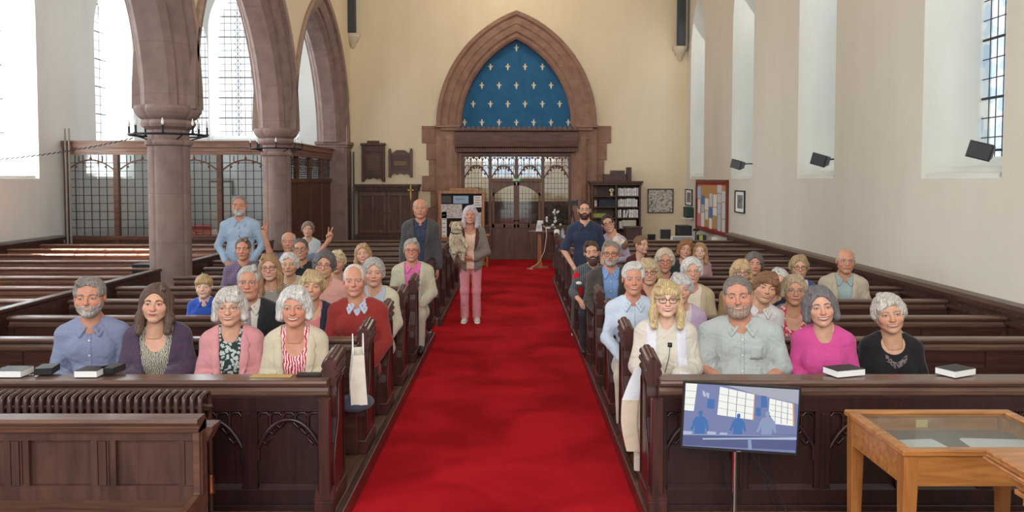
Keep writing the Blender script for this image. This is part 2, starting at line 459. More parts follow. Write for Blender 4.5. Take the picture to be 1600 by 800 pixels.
# ---- hands ----------------------------------------------------------------
def hand_mesh(kind, h):
    f = Field((-.065, -.075, -.03), (.065, .06, .20), h)   # z = finger direction, +x thumb side, -y palm side
    base = [(.027,.088),(.010,.092),(-.008,.089),(-.025,.082)]; ln = [.072,.080,.074,.058]
    for (bx, bz), r in zip(base, (.013,.013,.0125,.012)): f.cone((bx*.55, 0, .0), (bx, 0, bz), .018, r, .010)
    spread = [.0]*4
    if kind == 'v': curl = [0.05, 0.05, 1.65, 1.7]; spread = [.22, -.20, 0, 0]
    elif kind == 'fist': curl = [1.25, 1.3, 1.35, 1.4]
    elif kind == 'grip': curl = [.75, .8, .85, .9]
    elif kind == 'flat': curl = [.08, .10, .10, .14]; spread = [.05, 0, -.03, -.08]
    else: curl = [.35, .42, .48, .55]
    for k in range(4):
        x, z = base[k]; y = 0; a = curl[k]*.55; sp = spread[k] + (.5-k/3)*.06; L = ln[k]; r = (.0098, .0098, .0095, .0085)[k]
        for q, fr in enumerate((.42, .32, .26)):
            dz, dy = math.cos(a), -math.sin(a); l = L*fr
            nx, ny, nz = x + math.sin(sp)*l*max(.2, dz), y + dy*l, z + dz*l
            f.cone((x, y, z), (nx, ny, nz), r, r*.90, .004 if q == 0 else .003); x, y, z = nx, ny, nz; r *= .92; a += curl[k]*(1.0 if q == 0 else .7)
    if kind in ('v', 'fist'):
        f.cone((.026, -.008, .030), (.036, -.026, .058), .014, .012, .006); f.cone((.036, -.026, .058), (.010, -.040, .072), .011, .009, .003)
    else:
        f.cone((.022, -.004, .022), (.044, -.014, .052), .015, .0115, .008); f.cone((.044, -.014, .052), (.050, -.022, .088), .0108, .0085, .003)
    f.cone((0, .0, -.028), (0, 0, .02), .024, .022, .015, sq=(1, 1.25, 1))
    return f.mesh()
_HC = {}
def hand(kind, h):
    if (kind, h) not in _HC: _HC[(kind, h)] = hand_mesh(kind, h)
    return _HC[(kind, h)]
def place_hand(V, wrist, d, palm, side, sc=1.0):
    """d: finger direction, palm: direction the palm faces, side: +1/-1 thumb side sign"""
    d = Vector(d).normalized(); pn = Vector(palm); pn = (pn - d*pn.dot(d)).normalized()
    yx = -pn; xx = yx.cross(d).normalized()
    M = np.array([[xx.x*side, yx.x, d.x], [xx.y*side, yx.y, d.y], [xx.z*side, yx.z, d.z]])
    return (V*sc) @ M.T + np.array(wrist)
# ---- cloth and skin materials ----------------------------------------------
def skin_mat(tone):
    nm = 'skin_%d_%d_%d' % tone
    if nm in MATS: return MATS[nm]
    m, nt, b = newmat(nm)
    a = N(nt, 'ShaderNodeAttribute', attribute_name='flush')
    v = coords(nt, (1,1,1)); n = N(nt, 'ShaderNodeTexNoise', Scale=28.0, Detail=3); nt.links.new(v, n.inputs['Vector'])
    base = ramp(nt, n.outputs['Fac'], [(.35, srgb(*[int(c*.94) for c in tone])), (.65, srgb(*tone))])
    mx = N(nt, 'ShaderNodeMix', data_type='RGBA'); mx.inputs[7].default_value = srgb(min(255, tone[0]-2), int(tone[1]*.76), int(tone[2]*.76))
    mm = N(nt, 'ShaderNodeMath', operation='MULTIPLY'); mm.inputs[1].default_value = .38
    nt.links.new(a.outputs['Fac'], mm.inputs[0]); nt.links.new(mm.outputs[0], mx.inputs[0]); nt.links.new(base, mx.inputs[6])
    nt.links.new(mx.outputs[2], b.inputs['Base Color'])
    b.inputs['Roughness'].default_value = .48; b.inputs['Specular IOR Level'].default_value = .35
    b.inputs['Subsurface Weight'].default_value = .0
    n2 = N(nt, 'ShaderNodeTexNoise', Scale=120.0, Detail=3); nt.links.new(v, n2.inputs['Vector']); bump(nt, b, n2.outputs['Fac'], .25, .002)
    MATS[nm] = m; return m
def hair_mat(c):
    nm = 'hair_%d_%d_%d' % c
    if nm in MATS: return MATS[nm]
    m, nt, b = newmat(nm)
    v = coords(nt, (75, 75, 7)); n = N(nt, 'ShaderNodeTexNoise', Scale=1.6, Detail=5, Distortion=.8); nt.links.new(v, n.inputs['Vector'])
    nt.links.new(ramp(nt, n.outputs['Fac'], [(.33, srgb(*[int(q*.68) for q in c])), (.5, srgb(*[int(q*.92) for q in c])), (.66, srgb(*[min(255, int(q*1.08)) for q in c]))]), b.inputs['Base Color'])
    b.inputs['Roughness'].default_value = .55; bump(nt, b, n.outputs['Fac'], 1.0, .012)
    MATS[nm] = m; return m
def cloth(name, c, c2=None, kind='plain', sc=1.0, rough=.85, c3=None, fold=.5):
    nm = name
    if nm in MATS: return MATS[nm]
    m, nt, b = newmat(nm); c2 = c2 or tuple(int(q*.93) for q in c)
    v = coords(nt)
    fine = N(nt, 'ShaderNodeTexNoise', Scale=320.0, Detail=2); nt.links.new(v, fine.inputs['Vector'])
    big = N(nt, 'ShaderNodeTexNoise', Scale=7.0, Detail=3, Distortion=1.2); nt.links.new(v, big.inputs['Vector'])
    if kind == 'plain': col = ramp(nt, fine.outputs['Fac'], [(.3, srgb(*c2)), (.7, srgb(*c))])
    elif kind in ('stripe', 'hstripe', 'check', 'tartan'):
        w = N(nt, 'ShaderNodeTexWave', Scale=18.0*sc, bands_direction='Z' if kind == 'hstripe' else 'X'); nt.links.new(v, w.inputs['Vector'])
        col = ramp(nt, w.outputs['Fac'], [(.45, srgb(*c)), (.55, srgb(*c2))])
        if kind in ('check', 'tartan'):
            w2 = N(nt, 'ShaderNodeTexWave', Scale=18.0*sc, bands_direction='Z'); nt.links.new(v, w2.inputs['Vector'])
            c_b = ramp(nt, w2.outputs['Fac'], [(.45, srgb(*c)), (.55, srgb(*(c3 or c2)))])
            mx = N(nt, 'ShaderNodeMix', data_type='RGBA', blend_type='MULTIPLY' if kind == 'check' else 'MIX'); mx.inputs[0].default_value = .9 if kind == 'check' else .5
            nt.links.new(col, mx.inputs[6]); nt.links.new(c_b, mx.inputs[7]); col = mx.outputs[2]
    elif kind == 'floral':
        dn = N(nt, 'ShaderNodeVectorMath', operation='SCALE'); nt.links.new(big.outputs['Color'], dn.inputs[0]); dn.inputs['Scale'].default_value = .05
        ad = N(nt, 'ShaderNodeVectorMath', operation='ADD'); nt.links.new(v, ad.inputs[0]); nt.links.new(dn.outputs[0], ad.inputs[1])
        vo = N(nt, 'ShaderNodeTexVoronoi', Scale=34.0*sc); nt.links.new(ad.outputs[0], vo.inputs['Vector'])
        col = ramp(nt, vo.outputs['Distance'], [(.0, srgb(*(c3 or c2))), (.22, srgb(*c2)), (.42, srgb(*c2)), (.50, srgb(*c))])
    elif kind == 'lines':
        w = N(nt, 'ShaderNodeTexWave', Scale=22.0*sc, Distortion=6.0); w.inputs['Detail Scale'].default_value = 1.5; nt.links.new(v, w.inputs['Vector'])
        col = ramp(nt, w.outputs['Fac'], [(.4, srgb(*c)), (.6, srgb(*c2))])
    nt.links.new(col, b.inputs['Base Color']); b.inputs['Roughness'].default_value = rough
    b.inputs['Specular IOR Level'].default_value = .25; b.inputs['Sheen Weight'].default_value = .15
    ad2 = N(nt, 'ShaderNodeMath', operation='MULTIPLY_ADD'); ad2.inputs[1].default_value = .03
    nt.links.new(fine.outputs['Fac'], ad2.inputs[0]); nt.links.new(big.outputs['Fac'], ad2.inputs[2])
    bump(nt, b, ad2.outputs[0], fold, .03)
    MATS[nm] = m; return m
def flat(name, c, rough=.5, metal=0, emit=0):
    if name in MATS: return MATS[name]
    m, nt, b = newmat(name); b.inputs['Base Color'].default_value = srgb(*c); b.inputs['Roughness'].default_value = rough; b.inputs['Metallic'].default_value = metal
    if emit: b.inputs['Emission Color'].default_value = srgb(*c); b.inputs['Emission Strength'].default_value = emit
    MATS[name] = m; return m
# ---- the person --------------------------------------------------------------
SK = dict(pale=(226,186,162), pink=(216,166,140), tan=(196,144,114), ruddy=(204,146,120), warm=(208,160,130))
def torso_field(lo, hi, h, w=1.0, belly=0.0, bust=0.0, fem=0, nk=1.0, round_=0.0):
    f = Field(lo, hi, h); sh = .138*w if fem else .156*w
    f.ell((0, .012, .42), (.150*w, .112+belly*.2, .175), 0)
    f.ell((0, .02, .50), (.150*w, .085, .085), .04)
    f.ell((0, .0-belly*.35, .20), (.128*w+belly*.5, .105+belly*.65, .16), .07)
    f.ell((0, .005, .05), (.160*w+belly*.2, .125, .12), .06)
    f.cone((-sh*.6, .015, .548), (sh*.6, .015, .548), .050, .050, .04); f.cone((-sh*.5, .015, .548), (-sh, .015, .528), .050, .048, .04); f.cone((sh*.5, .015, .548), (sh, .015, .528), .050, .048, .04)
    for s in (-1, 1):
        f.cone((s*.02, .028, .628), (s*(sh-.02), .02, .545), .036, .040, .04)
        if bust: f.ell((s*.062, -.058-bust*.3, .380), (.074, .046+bust*.5, .078), .05)
        elif not fem: f.ell((s*.065, -.070, .43), (.075, .032, .065), .04)
    f.cone((0, .030, .56), (0, .012, .68), .062*nk, .053*nk, .04)
    return f
def arms_into(f, A, k, upto=2.0, r0=(.046,.038,.032,.026), grow=0.0, flare=0.0):
    for s, (S, E, Wp) in A.items():
        def lerp(a, b, t): return tuple(a[i]+(b[i]-a[i])*t for i in range(3))
        t1 = min(1, upto); f.cone(S, lerp(S, E, t1), r0[0]+grow, r0[0]+(r0[1]-r0[0])*t1+grow+(flare if upto <= 1 else 0), k)
        if upto > 1:
            t2 = upto-1; f.cone(E, lerp(E, Wp, t2), r0[1]+grow, r0[1]+(r0[3]-r0[1])*t2+grow+flare, .02)
ROOTS = []
def person(p):
    big = p.get('big', 0); h = .0078 if big else .011; hh = .0040 if big else .0055
    rv = random.Random(p['px']*31+7); p.setdefault('hshape', (rv.uniform(1.02, 1.10), 1.0, rv.uniform(.955, 1.0)))
    fc = dict(p.get('face', {})); fc.setdefault('nose', rv.uniform(.92, 1.2)); fc.setdefault('jw', rv.uniform(.95, 1.07)); fc.setdefault('cheek', rv.uniform(.95, 1.12)); fc['smile'] = p.get('smile', .6); fc['fem'] = p.get('fem', 0) or fc.get('fem', 0); p['face'] = fc
    fem = p.get('fem', 0); s = p.get('s', 1.0); w = p.get('w', 1.0); stand = p.get('stand', 0); lean = p.get('lean', .06)
    hs = p.get('hs', 1.0)
    style = p.get('hair', 'short'); up = .85 if stand else 0.0
    top = .118 + {'short':.008, 'crop':.004, 'receding':.004, 'fringe':.0, 'bob':.014, 'long':.011, 'curly':.018, 'wavy':.016, 'tied':.008, 'boy':.013, 'pixie':.013}[style] + p.get('vol', 0)
    Y = p['Y']; g = at(p['px'], p['top'], Y)
    hz = g.z - top*hs                                   # eye level
    hy_local = -.035
    lz = .785*s
    if stand:
        base = p.get('floor', 0.0); tot = (hz - base); k_leg = 1.0
        up = tot - lz                                   # pelvis offset from the floor
        org = Vector((g.x, Y, base))
    else:
        org = Vector((g.x, Y, hz - lz)); up = 0.0
    rz = p.get('rz', math.atan2(-g.x, Y)*.6)            # turned towards the camera
    root = thing('person', p['label'], 'person', org, rz)
    if p.get('group'): root['group'] = p['group']
    sh = (.140 if fem else .158)*w
    arms = {}
    for sd in (-1, 1):
        a = p.get('armL' if sd < 0 else 'armR')
        if a is None:
            wz = p.get('wz', .16)
            a = ((sd*(sh+.052+.02*(w-1)), -.035, .29), (sd*.085, -.235, wz), 'relax', None, None)
        arms[sd] = a
    A = {sd: ((sd*sh, .015, .518), arms[sd][0], arms[sd][1]) for sd in (-1, 1)}
    allp = [q for t in A.values() for q in t]
    lo = (min(-.30*max(1, w), min(q[0] for q in allp)-.09), min(-.27-p.get('belly', 0), min(q[1] for q in allp)-.09), -.12)
    hi = (max(.30*max(1, w), max(q[0] for q in allp)+.09), .24, max(.72, max(q[2] for q in allp)+.09))
    T = torso_field(lo, hi, h, w, p.get('belly', 0), p.get('bust', .02 if fem else 0), fem, p.get('nk', 1.0))
    x, y, z = T.axes()
    tl = math.tan(lean)
    def fix(V):
        V = V*s; V = V.copy(); V[:, 1] -= tl*V[:, 2]; V[:, 2] += up; return V
    def fixh(V):    # head frame -> person frame
        V = V*hs*np.array(p.get('hshape', (1.05, 1, .985)))
        M = (Matrix.Rotation(p.get('yaw', 0), 3, 'Z') @ Matrix.Rotation(p.get('nod', .0), 3, 'X') @ Matrix.Rotation(p.get('tilt', 0), 3, 'Y'))
        piv = np.array((0, .02, -.10))*hs
        V = (V - piv) @ np.array(M).T + piv
        return V + np.array((p.get('hx', 0), hy_local - tl*lz + p.get('hy', 0), lz + up))
    # ---- body (one continuous mesh: head, neck, torso, arms, hands)
    G = Geo()
    Bf = T.copy(); arms_into(Bf, A, .03)
    V, Q = Bf.mesh(); skinV = V; G.add(fix(V), Q, 0)
    hf, HV, HQ, tint = head_mesh(p, hh)
    hb = bvh_of(HV, HQ)
    G.add(fixh(HV), HQ, 0, tint)
    g2 = Geo(); face_details(g2, hb, p, big)
    off = G.n; DV = fixh(np.concatenate(g2.V)); G.V.append(DV); G.Q += [tuple(i+off for i in f) for f in g2.Q]; G.mi += g2.mi; G.att.append(np.zeros(len(DV))); G.n += len(DV)
    for sd in (-1, 1):
        E, Wp, kind, d, pl = arms[sd]
        if kind is None: continue
        HVv, HQq = hand(kind, .0036 if (big or p.get('handfine')) else .0050)
        d = d or (Vector(Wp)-Vector(E)).normalized() + Vector((-sd*.35, 0, -.1)); pl = pl or (-sd*.3, .2, -1)
        G.add(fix(place_hand(HVv, Wp, d, pl, sd*p.get('thumb', -1), .93 if fem else 1.0)), HQq if (sd*p.get('thumb', -1)) > 0 else HQq[:, ::-1], 0)
    tone = SK[p.get('skin', 'pink')]
    hc = p.get('hc', (120, 90, 70))
    bc = p.get('bc', tuple(int(q*.75) for q in hc))
    mats = [skin_mat(tone), flat('eye_white', (206,198,192), .3), flat('iris_'+p.get('iris', 'blue'), {'blue':(92,112,130), 'brown':(70,46,32), 'green':(96,100,76)}[p.get('iris', 'blue')], .2),
            flat('lash', (52,36,32), .6), flat('lip_f' if fem else 'lip_m', (172,82,80) if fem else (166,94,84), .4), flat('brow_%d_%d_%d' % bc, bc, .9), flat('teeth', (222,212,198), .3), flat('mouth_dark', (96,42,40), .6)]
    me = G.mesh('body', mats, attname='flush'); bo = bpy.data.objects.new('body', me); COL.objects.link(bo); bo.parent = root
    def put(name, f_or_geo, m, conv):
        if isinstance(f_or_geo, Field):
            V, Q = f_or_geo.mesh()
            if len(V) == 0: return None
            gg = Geo(); gg.add(V, Q)
        else: gg = f_or_geo
        o = bpy.data.objects.new(name, gg.mesh(name, m, conv)); COL.objects.link(o); o.parent = root; return o
    # ---- hair
    if style != 'none':
        Hf = hair_field(style, hh*1.15, seed=p['px'] % 7, vol=p.get('vol', 0), p=p)
        put('hair', Hf, hair_mat(hc), fixh)
    if p.get('beard'):
        put('beard', beard_field(hf, p['beard'], p.get('bigbeard', 0)), hair_mat(p.get('beardc', hc)), fixh)
    # ---- glasses
    if p.get('glasses'):
        gm = {'dark':(40,32,32), 'thin':(120,110,105), 'pink':(150,80,90), 'red':(120,40,45), 'sun':(30,24,24)}[p['glasses']]
        rt = .0011 if p['glasses'] == 'thin' else .0022
        mb = MB(); rx, rzz = (.0235, .0175)
        for sd in (-1, 1):
            c = (sd*.0315, -.099, -.001)
            pts = []
            for i in range(17):
                t = 2*math.pi*i/16; e = .72
                pts.append((c[0] + rx*math.copysign(abs(math.cos(t))**e, math.cos(t)), c[1] + .004*abs(math.cos(t))*(1 if math.copysign(1, math.cos(t)) == sd else 0), c[2] + rzz*math.copysign(abs(math.sin(t))**e, math.sin(t))))
            mb.tube(pts, rt, 6, 0, caps=False)
            mb.tube([(sd*.055, -.096, .005), (sd*.076, -.070, .006), (sd*.080, .010, .004)], rt, 6)
            if p['glasses'] == 'sun':
                mb.add(pts[:-1], [tuple(range(16))], 0)
        mb.tube([(-.008, -.1035, .002), (0, -.105, .004), (.008, -.1035, .002)], rt, 6)
        gg = Geo(); gg.add(mb.v, mb.f, 0)
        put('glasses', gg, flat('frame_'+p['glasses'], gm, .25), fixh)
    # ---- clothes
    o = p['wear']
    def wrinkle(fd, amp, seed):
        fx, fy, fz = fd.axes()
        n = noise3(fx*1.0, fy*1.0, fz*.45, 34, seed)*.8 + noise3(fx+fz*.6, fy, fz-fx*.5, 66, seed+2)*.45
        sag = np.clip(1.0 - np.abs(fz-.22)/.4, .3, 1)
        fd.F += (1.35*amp*n*sag).astype(np.float32)
    def neckhole(fd, kind, t=.01):
        kk = p.get('nk', 1.0) + t*7 - .07
        o_ell, o_cone = fd.ell, fd.cone
        class _H:
            def ell(s_, c, r, k, op): o_ell(c, (r[0]*kk, r[1]*kk, r[2]), k, op)
            def cone(s_, a, b, ra, rb, k, op): o_cone(a, b, ra*kk, rb*kk, k, op)
        gx, gy, gz = fd.axes()
        if kind != 'high': fd.cut((gz-.638)+0*gx+0*gy)
        fd = _H()
        if kind == 'crew': fd.ell((0, -.020, .618), (.066, .080, .040), .008, 'sub')
        elif kind == 'wide': fd.ell((0, -.030, .612), (.085, .095, .050), .008, 'sub')
        elif kind == 'scoop': fd.ell((0, -.070, .575), (.080, .085, .085), .008, 'sub')
        elif kind == 'low': fd.ell((0, -.090, .555), (.072, .085, .115), .008, 'sub')
        elif kind == 'v': fd.ell((0, -.015, .620), (.064, .080, .035), .006, 'sub'); fd.cone((0, -.135, .47), (0, -.075, .61), .004, .055, .006, 'sub')
        elif kind == 'collar': fd.ell((0, -.015, .622), (.062, .075, .030), .006, 'sub'); fd.cone((0, -.11, .545), (0, -.075, .61), .003, .032, .005, 'sub')
        elif kind == 'high': fd.ell((0, -.010, .665), (.060, .070, .020), .006, 'sub')
    def collar(fd, r=.0108, spread=1.0):
        q = p.get('nk', 1.0)
        for sd in (-1, 1):
            T1 = [(0, .074, .642), (sd*.050*q, .052, .644), (sd*.063*q, .002, .632), (sd*.052*q, -.044, .610), (sd*.024*q, -.080, .586)]
            L1 = [(0, .088, .614), (sd*.068*q, .062, .612), (sd*.084*q, .000, .598), (sd*.078*q, -.056, .570), (sd*.058*q, -.102, .530)]
            for P_ in (T1, L1, [tuple((u_+v_)/2 for u_, v_ in zip(a_, b_)) for a_, b_ in zip(T1, L1)]):
                for a_, b_ in zip(P_, P_[1:]): fd.cone(a_, b_, r, r, .006)
            fd.cone(T1[-1], L1[-1], r, r*.8, .004)
    hemz = o.get('hem', -.10)
    def garment(name, m, t, neck, sleeve, amp, grow=0.0, flare=.004, openw=None, col=False, hem=-.10, seed=1, lap=False, lapm=None):
        fd = T.copy(); arms_into(fd, A, .045, sleeve, grow=grow, flare=flare); fd.F -= t
        fx, fy, fz = fd.axes(); wrinkle(fd, amp, seed + p['px'] % 11)
        fd.cut((hem - fz) + 0*fx + 0*fy)
        if neck: neckhole(fd, neck, t)
        if openw is not None:
            w0, z1, w1 = openw        # width at the hem, height where the V starts, width at the neck
            ww = np.where(fz < z1, w0, w0 + (w1-w0)*np.clip((fz-z1)/(.60-z1), 0, 1)**.8)
            fd.cut(-np.maximum(np.abs(fx) - ww + 0*fy, fy - .02 + .0*fx) , .004)
            fd.ell((0, -.015, .640), (.068*p.get('nk', 1), .070, .050), .008, 'sub'); fd.cut((fz-.645)+0*fx+0*fy)
        if col: collar(fd)
        V, Q = fd.mesh(); gg = Geo(); gg.add(V, Q, 0)
        if lap and openw:
            bv = bvh_of(V, Q); w0, z1, w1 = openw
            for sd in (-1, 1):
                def lp(u, v, sd=sd):
                    zz = z1 + (.585-z1)*v; e = w0+(w1-w0)*max(0, min(1, (zz-z1)/(.60-z1)))**.8
                    wd = .052*math.sin(min(1, v*1.5)*math.pi/2)*(1 if v < .80 else 1.0 - (v-.80)*2.6)
                    if .66 < v < .74: wd *= .72
                    return sd*(e + .002 + wd*u), zz
                drape(gg, bv, lp, 4, 14, .013, 1, rim=.014)
            P_ = [(0, .082, .640), (.056, .055, .640), (.074, .0, .618), (.078, -.040, .588)]
        mm = [m, lapm or m]
        ob = put(name, gg, mm, fix)
        return V, Q
    last = None
    if o.get('shirt'):
        q = dict(m=None, t=.010, neck='collar', sleeve=1.92, amp=.006); q.update(o['shirt']); last = garment(q.pop('name', 'shirt'), q.pop('m'), q.pop('t'), q.pop('neck'), q.pop('sleeve'), q.pop('amp'), hem=q.pop('hem', hemz), **q)
    if o.get('over'):
        q = dict(m=None, t=.022, neck=None, sleeve=1.88, amp=.008, openw=(.035, .30, .085), grow=.004); q.update(o['over']); last2 = garment(q.pop('name', 'jacket'), q.pop('m'), q.pop('t'), q.pop('neck'), q.pop('sleeve'), q.pop('amp'), hem=q.pop('hem', hemz), **q)
    else: last2 = last
    # ---- extras draped on the front
    for ex in o.get('extra', []):
        V, Q = last if ex.get('on') == 'shirt' else last2
        bv = bvh_of(V, Q); gg = Geo(); mm = ex['m']
        if ex['k'] == 'tie':
            drape(gg, bv, lambda u, v: ((u-.5)*(.022 if v > .9 else .026+.040*(1-v)), .14+.425*v), 2, 14, .006, 0, rim=.006)
            drape(gg, bv, lambda u, v: ((u-.5)*(.030+.012*v), .555+.030*v), 2, 2, .014, 0, rim=.012)
        elif ex['k'] == 'buttons':
            for zz in ex.get('z', (.50, .40, .30, .20, .10)):
                drape(gg, bv, lambda u, v: ((u-.5)*.011+ex.get('x', 0), zz+(v-.5)*.011), 2, 2, .004, 0, rim=.003)
            if ex.get('placket', 1): drape(gg, bv, lambda u, v: ((u-.5)*.026+ex.get('x', 0), .02+.52*v), 2, 16, .0022, 1, rim=.002)
        elif ex['k'] == 'pocket':
            drape(gg, bv, lambda u, v: (ex['x']+(u-.5)*ex.get('w', .085), ex['z']+(v-.5)*ex.get('h', .09)), 4, 4, .003, 0, rim=.003)
        elif ex['k'] == 'stole':
            for sd in (-1, 1):
                drape(gg, bv, lambda u, v: (sd*(.062+.074*u+.02*(1-v)), -.05+.655*v), 4, 20, .006, 0, rim=.006)
        elif ex['k'] == 'line':     # cord or chain hanging from the neck
            drape(gg, bv, lambda u, v: (ex['f'](v)[0]+(u-.5)*ex.get('w', .004), ex['f'](v)[1]), 1, 24, .005, 0, rim=.003)
        elif ex['k'] == 'patch':
            drape(gg, bv, lambda u, v: (ex['f'](u, v)), ex.get('nu', 6), ex.get('nv', 6), .004, 0, rim=.003)
        if gg.n: put(ex.get('name', ex['k']), gg, mm, fix)
    # ---- legs
    hl = .014 if not p.get('legfine') else .011
    if stand:
        hipz = up + .06*s
        lf = Field((-.28, -.24, .02), (.28, .24, up+.22*s), hl)
        f0 = p.get('feet', ((-.10, 0), (.10, 0)))
        lf.ell((0, .0, up+.07*s), (.158*w*s, .120*s, .13*s), 0)
        for sd, ft in zip((-1, 1), f0):
            hp = (sd*.085*s*w, .0, hipz); kn = ((hp[0]+ft[0])/2*1.02, -.02+ft[1]*.5, hipz*.54); an = (ft[0], ft[1]+.02, .07)
            lf.cone(hp, kn, .084*s, .062*s, .04); lf.cone(kn, an, .062*s, .050*s+p.get('legw', 0), .03)
        fx, fy, fz = lf.axes(); lf.F += (.004*noise3(fx, fy, fz*.6, 26, 4)).astype(np.float32); lf.cut((.055-fz)+0*fx+0*fy); lf.cut((fz-(up+.15*s))+0*fx+0*fy)
        put('trousers', lf, o['legs'], None)
        for sd, ft in zip((-1, 1), f0):
            sf = Field((ft[0]-.08, ft[1]-.24, -.02), (ft[0]+.08, ft[1]+.13, .14), .008)
            sf.cone((ft[0], ft[1]+.05, .045), (ft[0]+sd*.012, ft[1]-.14, .035), .043, .036, 0, sq=(1, 1, 1.1)); sf.cone((ft[0], ft[1]+.03, .06), (ft[0], ft[1]+.02, .10), .042, .040, .02)
            xx, yy, zz = sf.axes(); sf.cut((.002-zz)+0*xx+0*yy)
            V, Q = sf.mesh(); gg = Geo(); gg.add(V, Q, 0)
            d2 = V.copy(); 
            sole = Field((ft[0]-.08, ft[1]-.24, -.02), (ft[0]+.08, ft[1]+.13, .06), .008)
            sole.cone((ft[0], ft[1]+.05, .02), (ft[0]+sd*.012, ft[1]-.14, .02), .048, .041, 0); xx, yy, zz = sole.axes(); sole.cut((zz-.022)+0*xx+0*yy); sole.cut((.0-zz)+0*xx+0*yy)
            V2, Q2 = sole.mesh(); gg.add(V2, Q2, 1)
            put('shoe', gg, [o.get('shoes', flat('shoe_black', (28,26,26), .5)), o.get('sole', flat('sole_white', (220,216,208), .6))], None)
    else:
        low = -(org.z - .12)
        fw = -.50
        lf = Field((-.24, fw-.10, max(low, -.50)), (.24, .12, .20), hl)
        lf.ell((0, .02, .06), (.155*w*s, .12*s, .11*s), 0)
        for sd in (-1, 1):
            kn = (sd*.105, fw+.03, .085); an = (sd*.10, fw+.06, max(low, -.50)+.07)
            lf.cone((sd*.08, .0, .065), kn, .080, .060, .04); lf.cone(kn, an, .060, .047, .03)
        put('trousers', lf, o.get('legs', MATS.get('trouser_dark')), None)
        for sd in (-1, 1):
            zf = max(low, -.50)
            sf = Field((sd*.10-.07, fw-.20, zf), (sd*.10+.07, fw+.14, zf+.13), .010)
            sf.cone((sd*.10, fw+.08, zf+.045), (sd*.11, fw-.10, zf+.035), .040, .034, 0)
            put('shoe', sf, o.get('shoes', flat('shoe_black', (28,26,26), .5)), None)
    ROOTS.append((root, org, fix, fixh, T)); 
    return root
# ================================================================== materials of the place
def wood(name, dark, light, rough=.32, grain=(1, 14, 14), coat=.25, ns=2.2):
    if name in MATS: return MATS[name]
    m, nt, b = newmat(name); v = coords(nt, grain)
    n = N(nt, 'ShaderNodeTexNoise', Scale=ns, Detail=6, Distortion=.6); nt.links.new(v, n.inputs['Vector'])
    nt.links.new(ramp(nt, n.outputs['Fac'], [(.32, srgb(*dark)), (.68, srgb(*light))]), b.inputs['Base Color'])
    b.inputs['Roughness'].default_value = rough; b.inputs['Coat Weight'].default_value = coat; b.inputs['Coat Roughness'].default_value = .15
    bump(nt, b, n.outputs['Fac'], .08, .004); MATS[name] = m; return m
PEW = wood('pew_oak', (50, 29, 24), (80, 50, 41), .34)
PEWCAP = wood('pew_cap_lit_oak', (80, 56, 46), (112, 82, 68), .34)  # pew oak made lighter: the light caught by the caps is in the colour
PEWEND = wood('pew_end_oak', (46, 20, 17), (76, 36, 30), .38, (14, 14, 1.2), .15)
PEWL = wood('aisle_lit_oak', (104, 70, 54), (140, 98, 78), .34)  # pew oak lightened in colour to imitate glare from the left windows
PANEL = wood('front_panel_oak', (32, 12, 12), (50, 22, 20), .4, (10, 10, 1.2), .1)
BENCH = wood('bench_oak', (74, 48, 37), (106, 72, 56), .42, (1.4, 12, 12), .1)
BENCHV = wood('bench_panel_oak', (60, 37, 30), (84, 54, 43), .42, (9, 9, 1.2), .1)
CASEW = wood('honey_oak', (146, 92, 44), (186, 126, 68), .32, (1.5, 12, 12), .2)
CASEV = wood('honey_oak_leg', (140, 86, 42), (176, 116, 62), .34, (12, 12, 1.2), .2)
SCREEN = wood('screen_oak', (76, 50, 38), (108, 74, 56), .45, (10, 10, 1.3), 0)
SCREENH = wood('screen_rail_oak', (72, 46, 35), (104, 70, 52), .45, (1.3, 10, 10), 0)
CUPB = wood('cupboard_oak', (58, 36, 28), (88, 56, 42), .5, (8, 8, 1.2), 0)
WALLM = mat('wall_plaster', (218, 202, 170), (226, 211, 181), .9, (1, 1, .35), 1.6, bs=.05, bd=.01, lo=.3, hi=.7)
WALLL = mat('left_plaster', (212, 214, 214), (220, 222, 222), .9, (1, 1, .35), 1.6, bs=.05, bd=.01)
WALLR = mat('right_plaster', (204, 196, 180), (210, 202, 187), .88, (.9, .9, .25), 2.2, bs=.06, bd=.01, lo=.3, hi=.7)
REVEAL = mat('white_reveal', (228, 232, 230), (236, 238, 236), .85, (1, 1, .4), 2)
